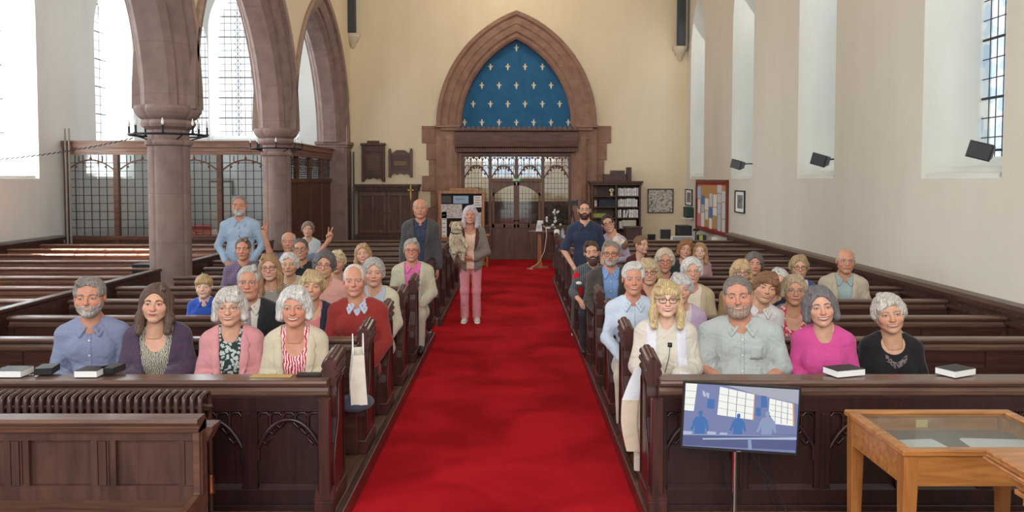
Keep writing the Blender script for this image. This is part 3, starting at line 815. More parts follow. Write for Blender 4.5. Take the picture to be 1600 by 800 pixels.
def stone_mat(name, c1, c2, joint, bw=.62, bh=.30):
    m, nt, b = newmat(name); v = coords(nt)
    sp = N(nt, 'ShaderNodeSeparateXYZ'); nt.links.new(v, sp.inputs[0]); cb = N(nt, 'ShaderNodeCombineXYZ')
    ad = N(nt, 'ShaderNodeMath', operation='ADD'); nt.links.new(sp.outputs[0], ad.inputs[0]); nt.links.new(sp.outputs[1], ad.inputs[1])
    nt.links.new(ad.outputs[0], cb.inputs[0]); nt.links.new(sp.outputs[2], cb.inputs[1])
    br = N(nt, 'ShaderNodeTexBrick', Scale=1.0); br.inputs['Brick Width'].default_value = bw; br.inputs['Row Height'].default_value = bh; br.inputs['Mortar Size'].default_value = .004
    br.inputs['Color1'].default_value = (.92, .92, .92, 1); br.inputs['Color2'].default_value = (1.06, 1.03, 1.0, 1); br.inputs['Mortar'].default_value = (.78, .76, .75, 1)
    nt.links.new(cb.outputs[0], br.inputs['Vector'])
    n = N(nt, 'ShaderNodeTexNoise', Scale=5.0, Detail=7); nt.links.new(v, n.inputs['Vector'])
    c = ramp(nt, n.outputs['Fac'], [(.3, srgb(*c1)), (.7, srgb(*c2))])
    mx = N(nt, 'ShaderNodeMix', data_type='RGBA', blend_type='MULTIPLY'); mx.inputs[0].default_value = 1
    nt.links.new(c, mx.inputs[6]); nt.links.new(br.outputs['Color'], mx.inputs[7]); nt.links.new(mx.outputs[2], b.inputs['Base Color'])
    b.inputs['Roughness'].default_value = .85; bump(nt, b, n.outputs['Fac'], .12, .01); MATS[name] = m; return m
STONE = stone_mat('red_sandstone', (130, 98, 82), (154, 120, 102), None)
STONEP = stone_mat('pier_sandstone', (124, 104, 97), (146, 125, 117), None, 3.0, .62)
def carpet():
    m, nt, b = newmat('red_carpet'); v = coords(nt)
    n = N(nt, 'ShaderNodeTexNoise', Scale=1.3, Detail=5, Distortion=.7); nt.links.new(v, n.inputs['Vector'])
    nt.links.new(ramp(nt, n.outputs['Fac'], [(.38, srgb(156, 14, 26)), (.62, srgb(192, 28, 38))]), b.inputs['Base Color'])
    f = N(nt, 'ShaderNodeTexNoise', Scale=260.0, Detail=2); nt.links.new(v, f.inputs['Vector']); bump(nt, b, f.outputs['Fac'], .6, .004)
    b.inputs['Roughness'].default_value = 1; b.inputs['Specular IOR Level'].default_value = .1; return m
CARPET = carpet()
FLOORM = mat('floor_boards', (92, 66, 50), (120, 88, 68), .5, (12, 1, 1), 2)
BLACK = flat('black_plastic', (28, 28, 30), .45); DARKMETAL = flat('dark_iron', (38, 42, 50), .5, .6); LEAD = flat('lead_came', (58, 60, 62), .6, .3)
WHITE = flat('white_paper', (232, 232, 228), .7); BRASS = flat('brass', (176, 140, 70), .3, 1); STEEL = flat('chrome', (200, 200, 205), .12, 1)
def glassm(name, tint=(1, 1, 1, 1), mixf=.12, tinted=None):
    m = bpy.data.materials.new(name); m.use_nodes = True; nt = m.node_tree; nt.nodes.clear()
    o = N(nt, 'ShaderNodeOutputMaterial'); t = N(nt, 'ShaderNodeBsdfTransparent'); g = N(nt, 'ShaderNodeBsdfGlossy', Roughness=.06); x = N(nt, 'ShaderNodeMixShader')
    t.inputs['Color'].default_value = tint; x.inputs[0].default_value = mixf
    if tinted:
        v = coords(nt); vo = N(nt, 'ShaderNodeTexVoronoi', Scale=7.0); nt.links.new(v, vo.inputs['Vector'])
        c = ramp(nt, vo.outputs['Color'], [(.2, tinted[0]), (.8, tinted[1])]); nt.links.new(c, t.inputs['Color'])
    nt.links.new(t.outputs[0], x.inputs[1]); nt.links.new(g.outputs[0], x.inputs[2]); nt.links.new(x.outputs[0], o.inputs['Surface']); MATS[name] = m; return m
WGLASS = glassm('church_glass', mixf=.06, tinted=((.80, .90, 1, 1), (1, 1, 1, 1)))
RGLASS = glassm('bluish_glass', mixf=.06, tinted=((.55, .72, .96, 1), (.95, .98, 1, 1)))
SGLASS = glassm('screen_glass', (.74, .76, .76, 1), .10)
CGLASS = glassm('case_glass', (.92, .95, .95, 1), .16)
# ================================================================== dimensions
YB = 19.4; XL, XR, XA = -8.6, 4.33, -4.4
def lancet(yc, half, z0, zs, za, n=10):
    """outline of a pointed window (a,z) going round from the sill"""
    rise = za - zs; c = (rise*rise - half*half)/(2*half); r = half + c
    pts = [(yc-half, z0), (yc+half, z0), (yc+half, zs)]
    a1 = math.atan2(rise, c)
    for i in range(1, n): a = a1*i/n; pts.append((yc - c + r*math.cos(a), zs + r*math.sin(a)))
    pts.append((yc, za))
    for i in range(n-1, 0, -1): a = a1*i/n; pts.append((yc + c - r*math.cos(a), zs + r*math.sin(a)))
    pts.append((yc-half, zs)); return pts
def wall_holes(name, mat_, place, a0, a1, z0, z1, wins, kind='structure', extra=None):
    """wall in plane place(a,z); wins: list of lancet tuples (ac,half,z0,zs,za)"""
    mb = MB(); q = lambda A, B, C, D: mb.add([place(*A), place(*B), place(*C), place(*D)], [(0, 1, 2, 3)])
    x = a0
    for w in sorted(wins):
        l, r = w[0]-w[1], w[0]+w[1]
        q((x, z0), (l, z0), (l, z1), (x, z1))
        q((l, z0), (r, z0), (r, w[2]), (l, w[2]))
        top = lancet(*w)[2:]
        for p, s in zip(top, top[1:]): q(p, (p[0], z1), (s[0], z1), s)
        x = r
    q((x, z0), (a1, z0), (a1, z1), (x, z1))
    return mb
WN = [0]
def window(place, w, depth, splay, mats, glass, lead=True, nv=4, pitch=.20, sillrise=.22, cross=True, label=None):
    """splayed reveal, glass and leading"""
    WN[0] += 1
    w2 = (w[0], w[1]-splay, w[2]+sillrise, w[3], w[4]-splay*1.1)
    A = lancet(*w); B = lancet(*w2); mb = MB(); n = len(A)
    rA = [place(p[0], p[1], 0) for p in A]; rB = [place(p[0], p[1], depth) for p in B]
    mb.rings([rA, rB], 0, False, caps=False)
    rC = [place(p[0], p[1], depth+.12) for p in B]; mb.rings([rB, rC], 0, False, caps=False)
    o = mb.build('window_%d' % WN[0], mats); o['kind'] = 'structure'
    # sill moulding
    sb = MB(); hw = w[1]*.9
    prof = [(.02, w[2]+.0), (.02, w[2]+.05), (.07, w[2]+.07), (.10, w[2]+.11), (.16, w[2]+.12), (.16, w[2])]
    n_ = len(prof); V = [place(w[0]-hw, z, d) for d, z in prof] + [place(w[0]+hw, z, d) for d, z in prof]
    sb.add(V, [(i, (i+1) % n_, n_+(i+1) % n_, n_+i) for i in range(n_)] + [tuple(range(n_)), tuple(range(n_, 2*n_))])
    sb.build('window_sill', mats, o)
    g = MB(); g.add([place(p[0], p[1], depth+.03) for p in B], [tuple(range(n))]); g.build('window_glass', glass, o)
    # leading
    l = MB(); hw = w2[1]; rise = w2[4]-w2[3]; c = (rise*rise-hw*hw)/(2*hw); r = hw + c
    def zt(a):
        d = abs(a-w[0]); v = r*r-(d+c)**2; return w2[3] + math.sqrt(max(0, v))
    def bar(p, q_, t):
        P, Q = Vector(place(p[0], p[1], depth+.03)), Vector(place(q_[0], q_[1], depth+.03))
        if (P-Q).length > .02: l.tube([P, Q], t, 4)
    for i in range(1, nv): a = w[0]-hw+2*hw*i/nv; bar((a, w2[2]), (a, zt(a)), .006)
    z = w2[2]+pitch; k = 0
    while z < w2[4]-.05:
        hwz = hw if z < w2[3] else max(.02, math.sqrt(max(0, r*r-(z-w2[3])**2))-c)
        bar((w[0]-hwz, z), (w[0]+hwz, z), .014 if k % 3 == 2 else .006); z += pitch; k += 1
    if cross:
        z = w2[2]; a1_, a2_ = w[0]-hw/nv*(3 if nv == 9 else 1.0), w[0]+hw/nv*(3 if nv == 9 else 1.0)
        while z < w2[3]+rise*.4:
            bar((a1_, z), (a2_, z+pitch), .005); bar((a2_, z), (a1_, z+pitch), .005); z += pitch
    l.build('leading', LEAD, o)
    return o
def cloth_tex(): pass
# ---- floor
mb = MB(); mb.box(XL-.3, XR+.3, -2.5, YB+4.6, -.12, -.006); tag(mb.build('floor', FLOORM), kind='structure')
mb = MB(); mb.box(-.985, .765, .5, YB, -.004, .012); mb.box(-3.9, 3.2, 15.2, YB, -.004, .011); mb.box(-1.6, -.985, 9.72, 10.62, -.004, .011)
cp = mb.build('aisle_carpet', CARPET); tag(cp, 'bright red carpet running down the central aisle to the doors', 'carpet')
# platforms under the pews with a kerb along the aisle
def platform(x0, x1, y0, y1, name='floor'):
    m = MB(); m.box(x0, x1, y0, y1, 0, .10)
    tag(m.build(name, FLOORM), kind='structure')
KN = [0]
def kerb(x0, x1, y0, y1):
    KN[0] += 1
    m = MB(); m.box(min(x0,x1), max(x0,x1), y0, y1, .0, .115); tag(m.build('trim_%d' % KN[0], PEW, bevel=.01, seg=2), kind='structure')
platform(-4.75, -1.035, 4.3, 9.70); platform(-4.75, -1.035, 10.62, 15.1); kerb(-1.035, -.985, 3.4, 9.72); kerb(-1.035, -.985, 10.60, 15.1)
platform(.815, XR, 4.3, 15.1); kerb(.765, .815, 3.4, 15.1); platform(XL, -4.75, 4.3, 14.6)
# ---- side walls
H = 7.6; HR = 9.0
RW = [(c+.0, .68, 2.05, 5.0, 6.35) for c in (0.28, 3.92, 7.55, 11.15, 14.72, 18.32)]
pR = lambda a, z, d=0: (XR + d, a, z)
tag(wall_holes('wall_right', WALLR, pR, -2.5, YB, 0, HR, RW).build('wall_right', WALLR), kind='structure')
REVEALR = mat('right_reveal', (206, 206, 194), (214, 214, 204), .85, (1, 1, .4), 2)
for w in RW: window(pR, w, .50, .16, REVEALR, RGLASS, nv=9)
LW = [(c, .80, 2.05, 5.0, 6.4) for c in (2.6, 6.15, 9.7, 13.27, 16.82)]
pL = lambda a, z, d=0: (XL - d, a, z)
tag(wall_holes('wall_left', WALLM, pL, -2.5, YB, 0, H, LW).build('wall_left', WALLL), kind='structure')
for w in LW: window(pL, w, .50, .16, REVEAL, WGLASS, nv=5)
# ---- back wall: nave part with the doorway arch, aisle part with three lancets
AX, ASP = .08, 3.36
mb = wall_holes('wall_back', WALLM, lambda a, z: (a, YB, z), XA, XR, 0, 9.0, [(AX, 1.62, 0, ASP, 5.92)])
tag(mb.build('wall_back', WALLM), kind='structure')
BWn = [(-8.03, .43, 3.0, 5.3, 6.3), (-6.98, .60, 3.0, 5.7, 6.95), (-5.86, .50, 3.0, 5.3, 6.3)]
tag(wall_holes('wall_back', WALLM, lambda a, z: (a, YB, z), XL, XA, 0, H, BWn).build('wall_back', WALLL), kind='structure')
for i, w in enumerate(BWn): window(lambda a, z, d=0: (a, YB + d, z), w, .35, .10, REVEAL, WGLASS, nv=6, pitch=.17, sillrise=.08)
# aisle roof slope
m = MB(); m.box(XL-.2, XA+.3, -2.5, YB, H, H+.1); tag(m.build('ceiling', REVEAL), kind='structure')
m = MB(); m.box(XA-.34, XR+.3, -2.5, YB+.1, 9.0, 9.1); tag(m.build('ceiling', CUPB), kind='structure')
# wainscot capping along the side walls
for x0, x1, nm in ((XR-.10, XR, 'trim_11'), (XL, XL+.10, 'trim_12')):
    m = MB(); m.box(x0, x1, 4.2, 15.3 if x0 > 0 else 14.6, 0, .90)
    s = 1 if x0 > 0 else -1; e = x0 if s > 0 else x1
    m.prism([(e-s*.035, .90), (e-s*.035, .945), (e, .975), (e+s*.10, .985), (e+s*.10, .90)] , 4.2, 15.3 if x0 > 0 else 14.6, 'y'); m.box(e-s*.02, e, 4.2, 14.6, .80, .84)
    tag(m.build(nm, PEW), kind='structure')
# ---- arcade: piers, arches and wall above
PY = [5.4, 9.92, 14.43, 18.95]
def sweep_arch(mb, yc, half, za, zs, prof, place, n=14, m=0, xlim=None):
    """prof: list of (outward offset, cross offset)"""
    rise = za-zs; c = (rise*rise-half*half)/(2*half); rs = []
    for sgn in (1, -1):
        rg = []
        for i in range(n+1):
            t = i/n
            ring = []
            for off, cr in prof:
                r = half + c + off; a1 = math.acos(c/r); a0 = math.acos(min(1, (xlim+c)/r)) if xlim and xlim+c < r else 0; a = a0+(a1-a0)*t
                ring.append(place(yc + sgn*(-c + r*math.cos(a)), zs + r*math.sin(a), cr))
            rg.append(ring)
        mb.rings(rg, m, False, caps=False)
def arch_prof(t_in, t_out, steps):
    return steps
APROF = [(0, -.15), (0, .15), (.07, .22), (.13, .22), (.15, .27), (.26, .33), (.34, .33), (.36, .40), (.44, .40), (.44, .36), (.44, -.36), (.44, -.40), (.36, -.40), (.34, -.33), (.26, -.33), (.15, -.27), (.13, -.22), (.07, -.22)]
ZS, ZA = 2.93, 5.55; half = (4.52 - .62)/2
for k, (ya, yb) in enumerate([(PY[0]-4.52, PY[0]), (PY[0], PY[1]), (PY[1], PY[2]), (PY[2], PY[3])]):
    yc = (ya+yb)/2
    mb = MB(); sweep_arch(mb, yc, half, ZA, ZS, APROF + [APROF[0]], lambda a, z, cr: (XA + cr, a, z))
    o = mb.build('stone_arch', STONEP); 
    tag(o, ['moulded stone arch nearest the camera, mostly out of view', 'pointed stone arch springing left from the nearer pier', 'pointed stone arch between the two round piers', 'pointed stone arch between the farther pier and the back wall'][k], 'arch')
    # wall above the arch
    mb = MB(); r0 = half + .40; rise = ZA-ZS; c = (rise*rise-half*half)/(2*half); r = half+c+.38
    ys = [ya + (yb-ya)*i/24 for i in range(25)]
    def ztop(y):
        d = abs(y-yc); v = r*r-(d+c)**2; return max(ZS+.02, ZS + math.sqrt(max(0, v)))
    for a_, b_ in zip(ys, ys[1:]):
        for xs in (-.34, .34): mb.add([(XA+xs, a_, ztop(a_)), (XA+xs, b_, ztop(b_)), (XA+xs, b_, 9), (XA+xs, a_, 9)], [(0, 1, 2, 3)])
        mb.add([(XA-.34, a_, ztop(a_)), (XA-.34, b_, ztop(b_)), (XA+.34, b_, ztop(b_)), (XA+.34, a_, ztop(a_))], [(0, 1, 2, 3)])
    tag(mb.build('wall_left', WALLM), kind='structure')
    # plaster hood
    mb = MB(); sweep_arch(mb, yc, half, ZA, ZS, [(.42, .34), (.42, .40), (.46, .42), (.48, .39), (.48, .34), (.42, .34)], lambda a, z, cr: (XA + cr, a, z), xlim=2.24)
    mb.build('hood_mould', mat('hood_stone', (150, 126, 112), (166, 142, 126), .9), o)
mb = MB(); mb.box(XA-.34, XA+.34, PY[3], YB, 2.95, 9); tag(mb.build('wall_left', WALLM), kind='structure')
def lobed(R0, n=48, amp=.07):
    out = []
    for i in range(n):
        a = 2*math.pi*i/n; q = abs(math.cos(2*a)); rr = R0*(1-amp + amp*q**.6)
        if abs(math.cos(4*a+math.pi)) > .985 and q < .4: rr *= .985
        out.append((rr*math.cos(a+math.pi/8), rr*math.sin(a+math.pi/8)))
    return out
def pier(y, label, x=XA, sc=1.0):
    t = thing('stone_pier', label, 'pillar', (x, y, 0))
    m = MB(); o = lobed(.252*sc)
    m.rings([[(a*.0+a, b, z) for a, b in o] for z in (0, 2.47)], 0, False); m.build('shaft', STONEP, t)
    m = MB(); m.rings([[(a*k, b*k, z) for a, b in o] for z, k in ((0, 1.5), (.35, 1.5), (.38, 1.35), (.55, 1.3), (.60, 1.15), (.66, 1.18), (.70, 1.0))], 0, True); m.build('base', STONEP, t)
    m = MB(); pr = [(2.46, 1.0), (2.47, 1.10), (2.505, 1.14), (2.54, 1.10), (2.55, .98), (2.66, .98), (2.68, 1.08), (2.70, 1.22), (2.74, 1.30), (2.78, 1.26), (2.79, 1.20), (2.80, 1.28), (2.83, 1.42), (2.86, 1.50), (2.885, 1.56), (2.92, 1.60), (2.96, 1.56), (2.965, 1.5)]
    m.rings([[(a*k, b*k, z) for a, b in o] for z, k in pr], 0, False); m.build('capital', STONEP, t); return t
pier(PY[0], 'moulded red stone pier out of view beside the front pews')
pier(PY[1], 'nearer round red stone pier rising among the left pews')
pier(PY[2], 'farther round red stone pier beside the glazed aisle screen')
t = thing('stone_pier', 'square stone half pier against the back wall, left of the cupboard', 'pillar', (XA, YB-.30, 0))
m = MB(); m.box(-.34, .36, -.30, .30, 0, 2.86); m.build('shaft', STONEP, t, bevel=.05)
m = MB(); m.box(-.40, .42, -.36, .30, 2.86, 2.95); m.box(-.37, .39, -.33, .30, 2.80, 2.86); m.build('capital', STONEP, t, bevel=.015)
# iron candle rings round the piers
def ring_light(y, label):
    t = thing('candle_ring', label, 'light fitting', (XA, y, 2.60)); m = MB(); n = 32; Rr = .46
    m.tube([(Rr*math.cos(2*math.pi*i/n), Rr*math.sin(2*math.pi*i/n), 0) for i in range(n+1)], .014, 8)
    for k in range(4):
        a = math.pi/4 + k*math.pi/2; m.tube([(.26*math.cos(a), .26*math.sin(a), -.06), (Rr*math.cos(a), Rr*math.sin(a), 0)], .010, 6)
    m.build('ring', DARKMETAL, t)
    for k in range(8):
        a = 2*math.pi*(k+.35)/8; cx, cy = Rr*math.cos(a), Rr*math.sin(a)
        m = MB(); m.lathe([(.012, 0), (.03, .012), (.016, .02), (.013, .03), (.013, .10), (.016, .105)], (cx, cy, 0), 10); c = m.build('candle', DARKMETAL, t)
        m = MB(); m.lathe([(.006, .105), (.017, .125), (.016, .15), (.006, .185), (.001, .195)], (cx, cy, 0), 10); m.build('bulb', flat('frosted_bulb', (232, 232, 226), .3), c)
ring_light(PY[1], 'iron ring of electric candles round the nearer stone pier')
ring_light(PY[2], 'iron ring of electric candles round the farther stone pier')
m = MB(); pts = []
A_, B_ = Vector((XL+.02, 9.6, 2.31)), Vector((XA-.4, PY[1]-.1, 2.56))
for i in range(61):
    t_ = i/60; p = A_.lerp(B_, t_); p.z -= .30*4*t_*(1-t_)*.55; pts.append(p)
for p, q in zip(pts, pts[1:]):
    d = (q-p)*.36; mid_ = (p+q)/2; m.tube([mid_-d-Vector((0,0,.008)), mid_, mid_+d+Vector((0,0,.008))], .007, 5)
m.build('chain', DARKMETAL); tag(bpy.data.objects['chain'], 'sagging dark chain from the left wall to the candle ring', 'chain')
# low partition along the arcade
for ya, yb in ((4.4, 9.56), (10.32, 14.08)):
    KN[0] += 1; m = MB(); m.box(XA-.03, XA+.03, ya, yb, 0, .90); m.box(XA-.05, XA+.05, ya, yb, .90, .935); m.box(XA-.04, XA+.04, ya, yb, .0, .14)
    tag(m.build('trim_%d' % (KN[0]+20), PEW, bevel=.006), kind='structure')
# ---- doorway: stone jambs, arch, blue tympanum
t = thing('stone_doorway', 'red sandstone pointed doorway arch framing the blue panel and doors', 'archway', (AX, YB, 0))
m = MB(); prof = [(0, -.02), (0, .40), (.0, -.02)]
DP = [(.0, .30), (.0, .02), (.05, -.03), (.12, -.03), (.16, -.08), (.30, -.11), (.33, -.14), (.48, -.14), (.52, -.20), (.60, -.20), (.62, -.14), (.62, .0)]
sweep_arch(m, 0, 1.372, 5.52-0, ASP, DP, lambda a, z, cr: (a, cr, z), 18); m.build('arch', STONE, t)
qz = [(3.36, 2.93, 2.36), (2.93, 2.51, 2.25), (2.51, 2.12, 2.19), (2.12, 1.73, 2.36), (1.73, 1.33, 2.15), (1.33, .95, 2.34), (.95, .55, 2.2), (.55, 0, 2.3)]
m = MB()
for sgn in (-1, 1):
    for z1, z0, xo in qz: m.box(sgn*1.90, sgn*xo, -.035, .0, z0+.002, z1)
    m.box(sgn*1.37, sgn*2.0, -.10, .35, 0, 3.30)
    m.prism([(sgn*1.42, -.10), (sgn*1.48, -.17), (sgn*1.60, -.19), (sgn*1.72, -.17), (sgn*1.78, -.10)], 0, 3.12, 'z')
m.build('jamb', STONE, t, bevel=.008)
m = MB()
for sgn in (-1, 1):
    m.box(sgn*1.38, sgn*2.02, -.22, .1, 3.31, 3.37); m.box(sgn*1.40, sgn*1.90, -.19, .1, 3.24, 3.31); m.box(sgn*1.42, sgn*1.80, -.18, .1, 3.02, 3.06)
m.build('impost', STONE, t, bevel=.012, seg=2)
BLUE = mat('blue_panel', (20, 88, 130), (26, 98, 140), .75, (1, 1, 1), 4, bs=.05)
tp = thing('blue_panel', 'deep blue pointed panel with rows of pale fleur-de-lis above the doors', 'decorative panel', (AX, YB+.28, ASP))
m = MB(); L = lancet(0, 1.40, -.15, 0, 5.55-ASP, 16); m.prism(L, 0, .04, 'y'); m.build('panel', BLUE, tp)
FL = flat('pale_gilt', (226, 214, 170), .5)
def fleur(x, z, sc=.098):
    m = MB(); out = [(0, 1.0), (.16, .72), (.20, .45), (.12, .12), (.30, .28), (.48, .36), (.62, .24), (.58, .04), (.46, .02), (.50, .14), (.40, .18), (.26, .0), (.30, -.06), (.30, -.16), (.16, -.18), (.22, -.5), (.12, -.62), (.0, -.95)]
    pts = out + [(-a, b) for a, b in out[-2:0:-1]]
    m.prism([(a*sc, b*sc) for a, b in pts], -.006, .0, 'y'); o = m.build('fleur_de_lis', FL, tp); o.location = (x, 0, z); return o
dx = .437; rows = [(.10, [-3, -2, -1, 0, 1, 2, 3]), (.565, [-2.5, -1.5, -.5, .5, 1.5, 2.5]), (1.03, [-2, -1, 0, 1, 2]), (1.50, [-1.5, -.5, .5, 1.5]), (1.97, [0])]
f0 = None
for z, xs in rows:
    for k in xs:
        if f0 is None: f0 = fleur(k*dx, z)
        else: o = f0.copy(); COL.objects.link(o); o.location = (k*dx, 0, z)
# ---- oak screen with doors
sc_ = thing('oak_screen', 'carved oak entrance screen with tracery, leaded glass and double doors', 'screen', (AX, YB+.02, 0))
def ptz(py, Y=YB): return at(802, py, Y).z
zc0, zc1 = ptz(239.5, YB-.2), ptz(203, YB-.2)
m = MB(); m.prism([(-.30, zc1-.06), (-.34, zc1-.02), (-.34, zc1+.0), (-.20, zc1+.02), (.2, zc1+.02), (.2, zc0-.05), (-.10, zc0-.05), (-.10, zc0+.0), (-.20, zc0+.04), (-.22, zc0+.13), (-.26, zc0+.16), (-.28, zc0+.30)], -1.52, 1.52, 'x')
m.build('cornice', SCREENH, sc_)
m = MB()
for i in range(62): x = -1.49 + i*2.98/61; m.box(x-.016, x+.016, -.235, -.19, zc0+.03, zc0+.11)
m.build('dentil_row', SCREENH, sc_)
m = MB()
for i in range(24):
    x = -1.44 + i*2.88/23; m.prism([(x-.055, zc1+.0), (x-.05, zc1+.05), (x, zc1+.10), (x+.05, zc1+.05), (x+.055, zc1+.0)], -.26, -.22, 'y')
m.build('cresting', SCREENH, sc_)
bays = [(-1.30, -.70), (-.62, -.035), (.035, .62), (.70, 1.30)]
ztt, ztb = zc0-.05, ptz(279)
m = MB()
for x0, x1 in ((-1.40, -1.30), (-.70, -.62), (-.035, .035), (.62, .70), (1.30, 1.40)):
    m.box(x0, x1, -.05, .07, 0 if abs(x0) > .3 else ztb, ztt)
m.box(-1.4, 1.4, -.04, .06, ztt-.03, ztt+.02); m.box(-.62, .62, -.05, .06, ztb-.09, ztb)
m.build('frame', SCREEN, sc_, bevel=.008)
for x0, x1 in bays:
    m = MB(); n = 4; wv = (x1-x0)/n; zt0 = ztt-.03; zs0 = 0 
    for i in range(1, n): m.box(x0+wv*i-.008, x0+wv*i+.008, -.02, .02, zt0-.27, zt0)
    for i in range(n):
        cx = x0+wv*(i+.5)
        for zc_, rr in ((zt0-.10, wv*.46), (zt0-.30, wv*.46)):
            m.tube([(cx+rr*math.cos(a), 0, zc_+rr*1.3*math.sin(a)) for a in [math.pi*j/8 for j in range(9)]], .009, 5)
        m.ball((cx, 0, zt0-.035), (.022, .02, .03), 8)
    W_ = (x1-x0)/2; cx = (x0+x1)/2; za_ = zt0-.22
    for s_ in (-1, 1):
        m.tube([(cx+s_*W_*(1-t_), 0, za_-.30+.30*(1-(1-t_)**2)) for t_ in [j/10 for j in range(11)]], .018, 6)
        for t_ in (.25, .5, .75): m.ball((cx+s_*W_*(1-t_)*.92, 0, za_-.34+.30*(1-(1-t_)**2)), (.026, .018, .030), 8)
        m.tube([(cx+s_*W_*.5, 0, zt0-.30), (cx+s_*W_*.35, 0, za_-.12)], .012, 5)
    m.build('tracery', SCREEN, sc_)
def leaded(parent, x0, x1, z0, z1, y=.0, px=.085, pz=.13, curve=None, glass=SGLASS):
    m = MB(); m.box(x0, x1, y-.003, y+.003, z0, z1) if curve is None else m.prism(curve, y-.003, y+.003, 'y'); g = m.build('glass', glass, parent)
    m = MB(); nx = max(1, round((x1-x0)/px)); nz = max(1, round((z1-z0)/pz))
    for i in range(1, nx): x = x0+(x1-x0)*i/nx; m.box(x-.004, x+.004, y-.006, y+.006, z0, z1)
    for i in range(1, nz): z = z0+(z1-z0)*i/nz; m.box(x0, x1, y-.006, y+.006, z-.004, z+.004)
    m.build('leading', LEAD, parent)
leaded(sc_, -1.30, -.70, ptz(352), ztt-.04, .03); leaded(sc_, .70, 1.30, ptz(352), ztt-.04, .03); leaded(sc_, -.62, .62, ztb, ztt-.1, .03)
m = MB()
for x0, x1 in ((-1.30, -.70), (.70, 1.30)):
    m = MB(); m.box(x0, x1, -.01, .05, 0, ptz(352)); m.box(x0, x1, -.035, .0, ptz(352)-.05, ptz(352)); m.box(x0, x1, -.03, 0, 0, .2)
    for i in range(4): m.box(x0+.02+i*.15, x0+.13+i*.15, -.022, -.005, .22, ptz(352)-.08)
    m.build('lower_panel', SCREEN, sc_, bevel=.005)
for s_ in (-1, 1):
    dl = empty('door_leaf', (0, 0, 0), 0, sc_); zg = ptz(350); zt_ = ztb-.10
    arc = lambda x: zt_ - .30*(abs(x)/.62)**2.2
    m = MB(); xi, xo = s_*.012, s_*.61
    m.box(xi, xo, -.02, .03, 0, zg); m.box(xi, xo, -.035, -.015, zg-.10, zg); m.box(xi, xo, -.035, -.015, 0.02, .22); m.box(xi, s_*.07, -.035, .03, .22, zt_-.0); m.box(s_*.55, xo, -.035, .03, .22, arc(.55)); m.box(s_*.28, s_*.33, -.035, -.01, .2, zg)
    for i in range(10):
        a, b = .01+.06*i, .01+.06*(i+1); m.prism([(s_*a, arc(a)-.07), (s_*b, arc(b)-.07), (s_*b, arc(b)), (s_*a, arc(a))], -.035, .03, 'y')
        m.prism([(s_*a, arc(a)), (s_*b, arc(b)), (s_*b, ztb-.05), (s_*a, ztb-.05)], -.03, .03, 'y')
    m.build('leaf_frame', SCREEN, dl, bevel=.004)
    if s_ > 0: m = MB(); m.box(-.022, .022, -.045, -.028, 0.02, zt_-.06); m.build('meeting_strip', SCREEN, dl)
    cv = [(s_*.07, zg), (s_*.55, zg)] + [(s_*(.55-.48*i/6), arc(.55-.48*i/6)-.06) for i in range(7)]
    leaded(dl, min(s_*.07, s_*.55), max(s_*.07, s_*.55), zg, zt_-.15, .0, curve=cv)
    m = MB(); m.ball((s_*.045, -.06, 1.0), .028, 10); m.tube([(s_*.045, -.06, 1.0), (s_*.045, -.02, 1.0)], .012, 6); m.build('handle', DARKMETAL, dl)
m = MB(); m.box(-.10, .10, -.075, -.055, ztb-.065, ztb+.0); ex = m.build('exit_sign', flat('exit_green', (40, 150, 90), .4, 0, .3)); ex.location = sc_.location; tag(ex, 'small green exit sign above the double doors', 'sign')
m = MB(); m.box(-.08, -.02, -.079, -.075, ztb-.05, ztb-.015); m.prism([(.03, ztb-.05), (.08, ztb-.033), (.03, ztb-.015)], -.079, -.075, 'y'); m.box(-.02, .035, -.079, -.075, ztb-.038, ztb-.028); m.build('arrow', WHITE, ex)
# vestibule behind the screen
m = MB(); YV = YB+4.4
for x in (-2.6, 2.6): m.add([(x, YB+.4, 0), (x, YV, 0), (x, YV, 4.2), (x, YB+.4, 4.2)], [(0, 1, 2, 3)])
m.add([(-2.6, YB+.4, 4.2), (2.6, YB+.4, 4.2), (2.6, YV, 4.2), (-2.6, YV, 4.2)], [(0, 1, 2, 3)])
m.add([(-2.6, YV, 0), (2.6, YV, 0), (2.6, YV, 2.10), (-2.6, YV, 2.10)], [(0, 1, 2, 3)]); m.add([(-2.6, YV, 2.1), (-.95, YV, 2.1), (-.95, YV, 4.2), (-2.6, YV, 4.2)], [(0, 1, 2, 3)]); m.add([(2.6, YV, 2.1), (.95, YV, 2.1), (.95, YV, 4.2), (2.6, YV, 4.2)], [(0, 1, 2, 3)])
tag(m.build('wall_vestibule', WALLM), kind='structure')
m = MB(); m.box(-2.5, 2.5, YV-.08, YV-.02, 0, 1.35)
for i in range(9): m.box(-2.4+i*.56, -1.95+i*.56, YV-.10, YV-.08, .1, 1.25)
tag(m.build('baseboard_vestibule', CUPB), kind='structure')
WN[0] += 1; m = MB(); m.box(-.97, .97, YV+.02, YV+.03, 2.08, 4.2); o = m.build('window_%d' % WN[0], WGLASS); o['kind'] = 'structure'
m = MB()
for i in range(1, 8): m.box(-.95+i*.24-.01, -.95+i*.24+.01, YV, YV+.02, 2.1, 4.2)
for i in range(1, 6): m.box(-.95, .95, YV, YV+.02, 2.1+.35*i-.01, 2.1+.35*i+.01)
m.build('leading', LEAD, o)
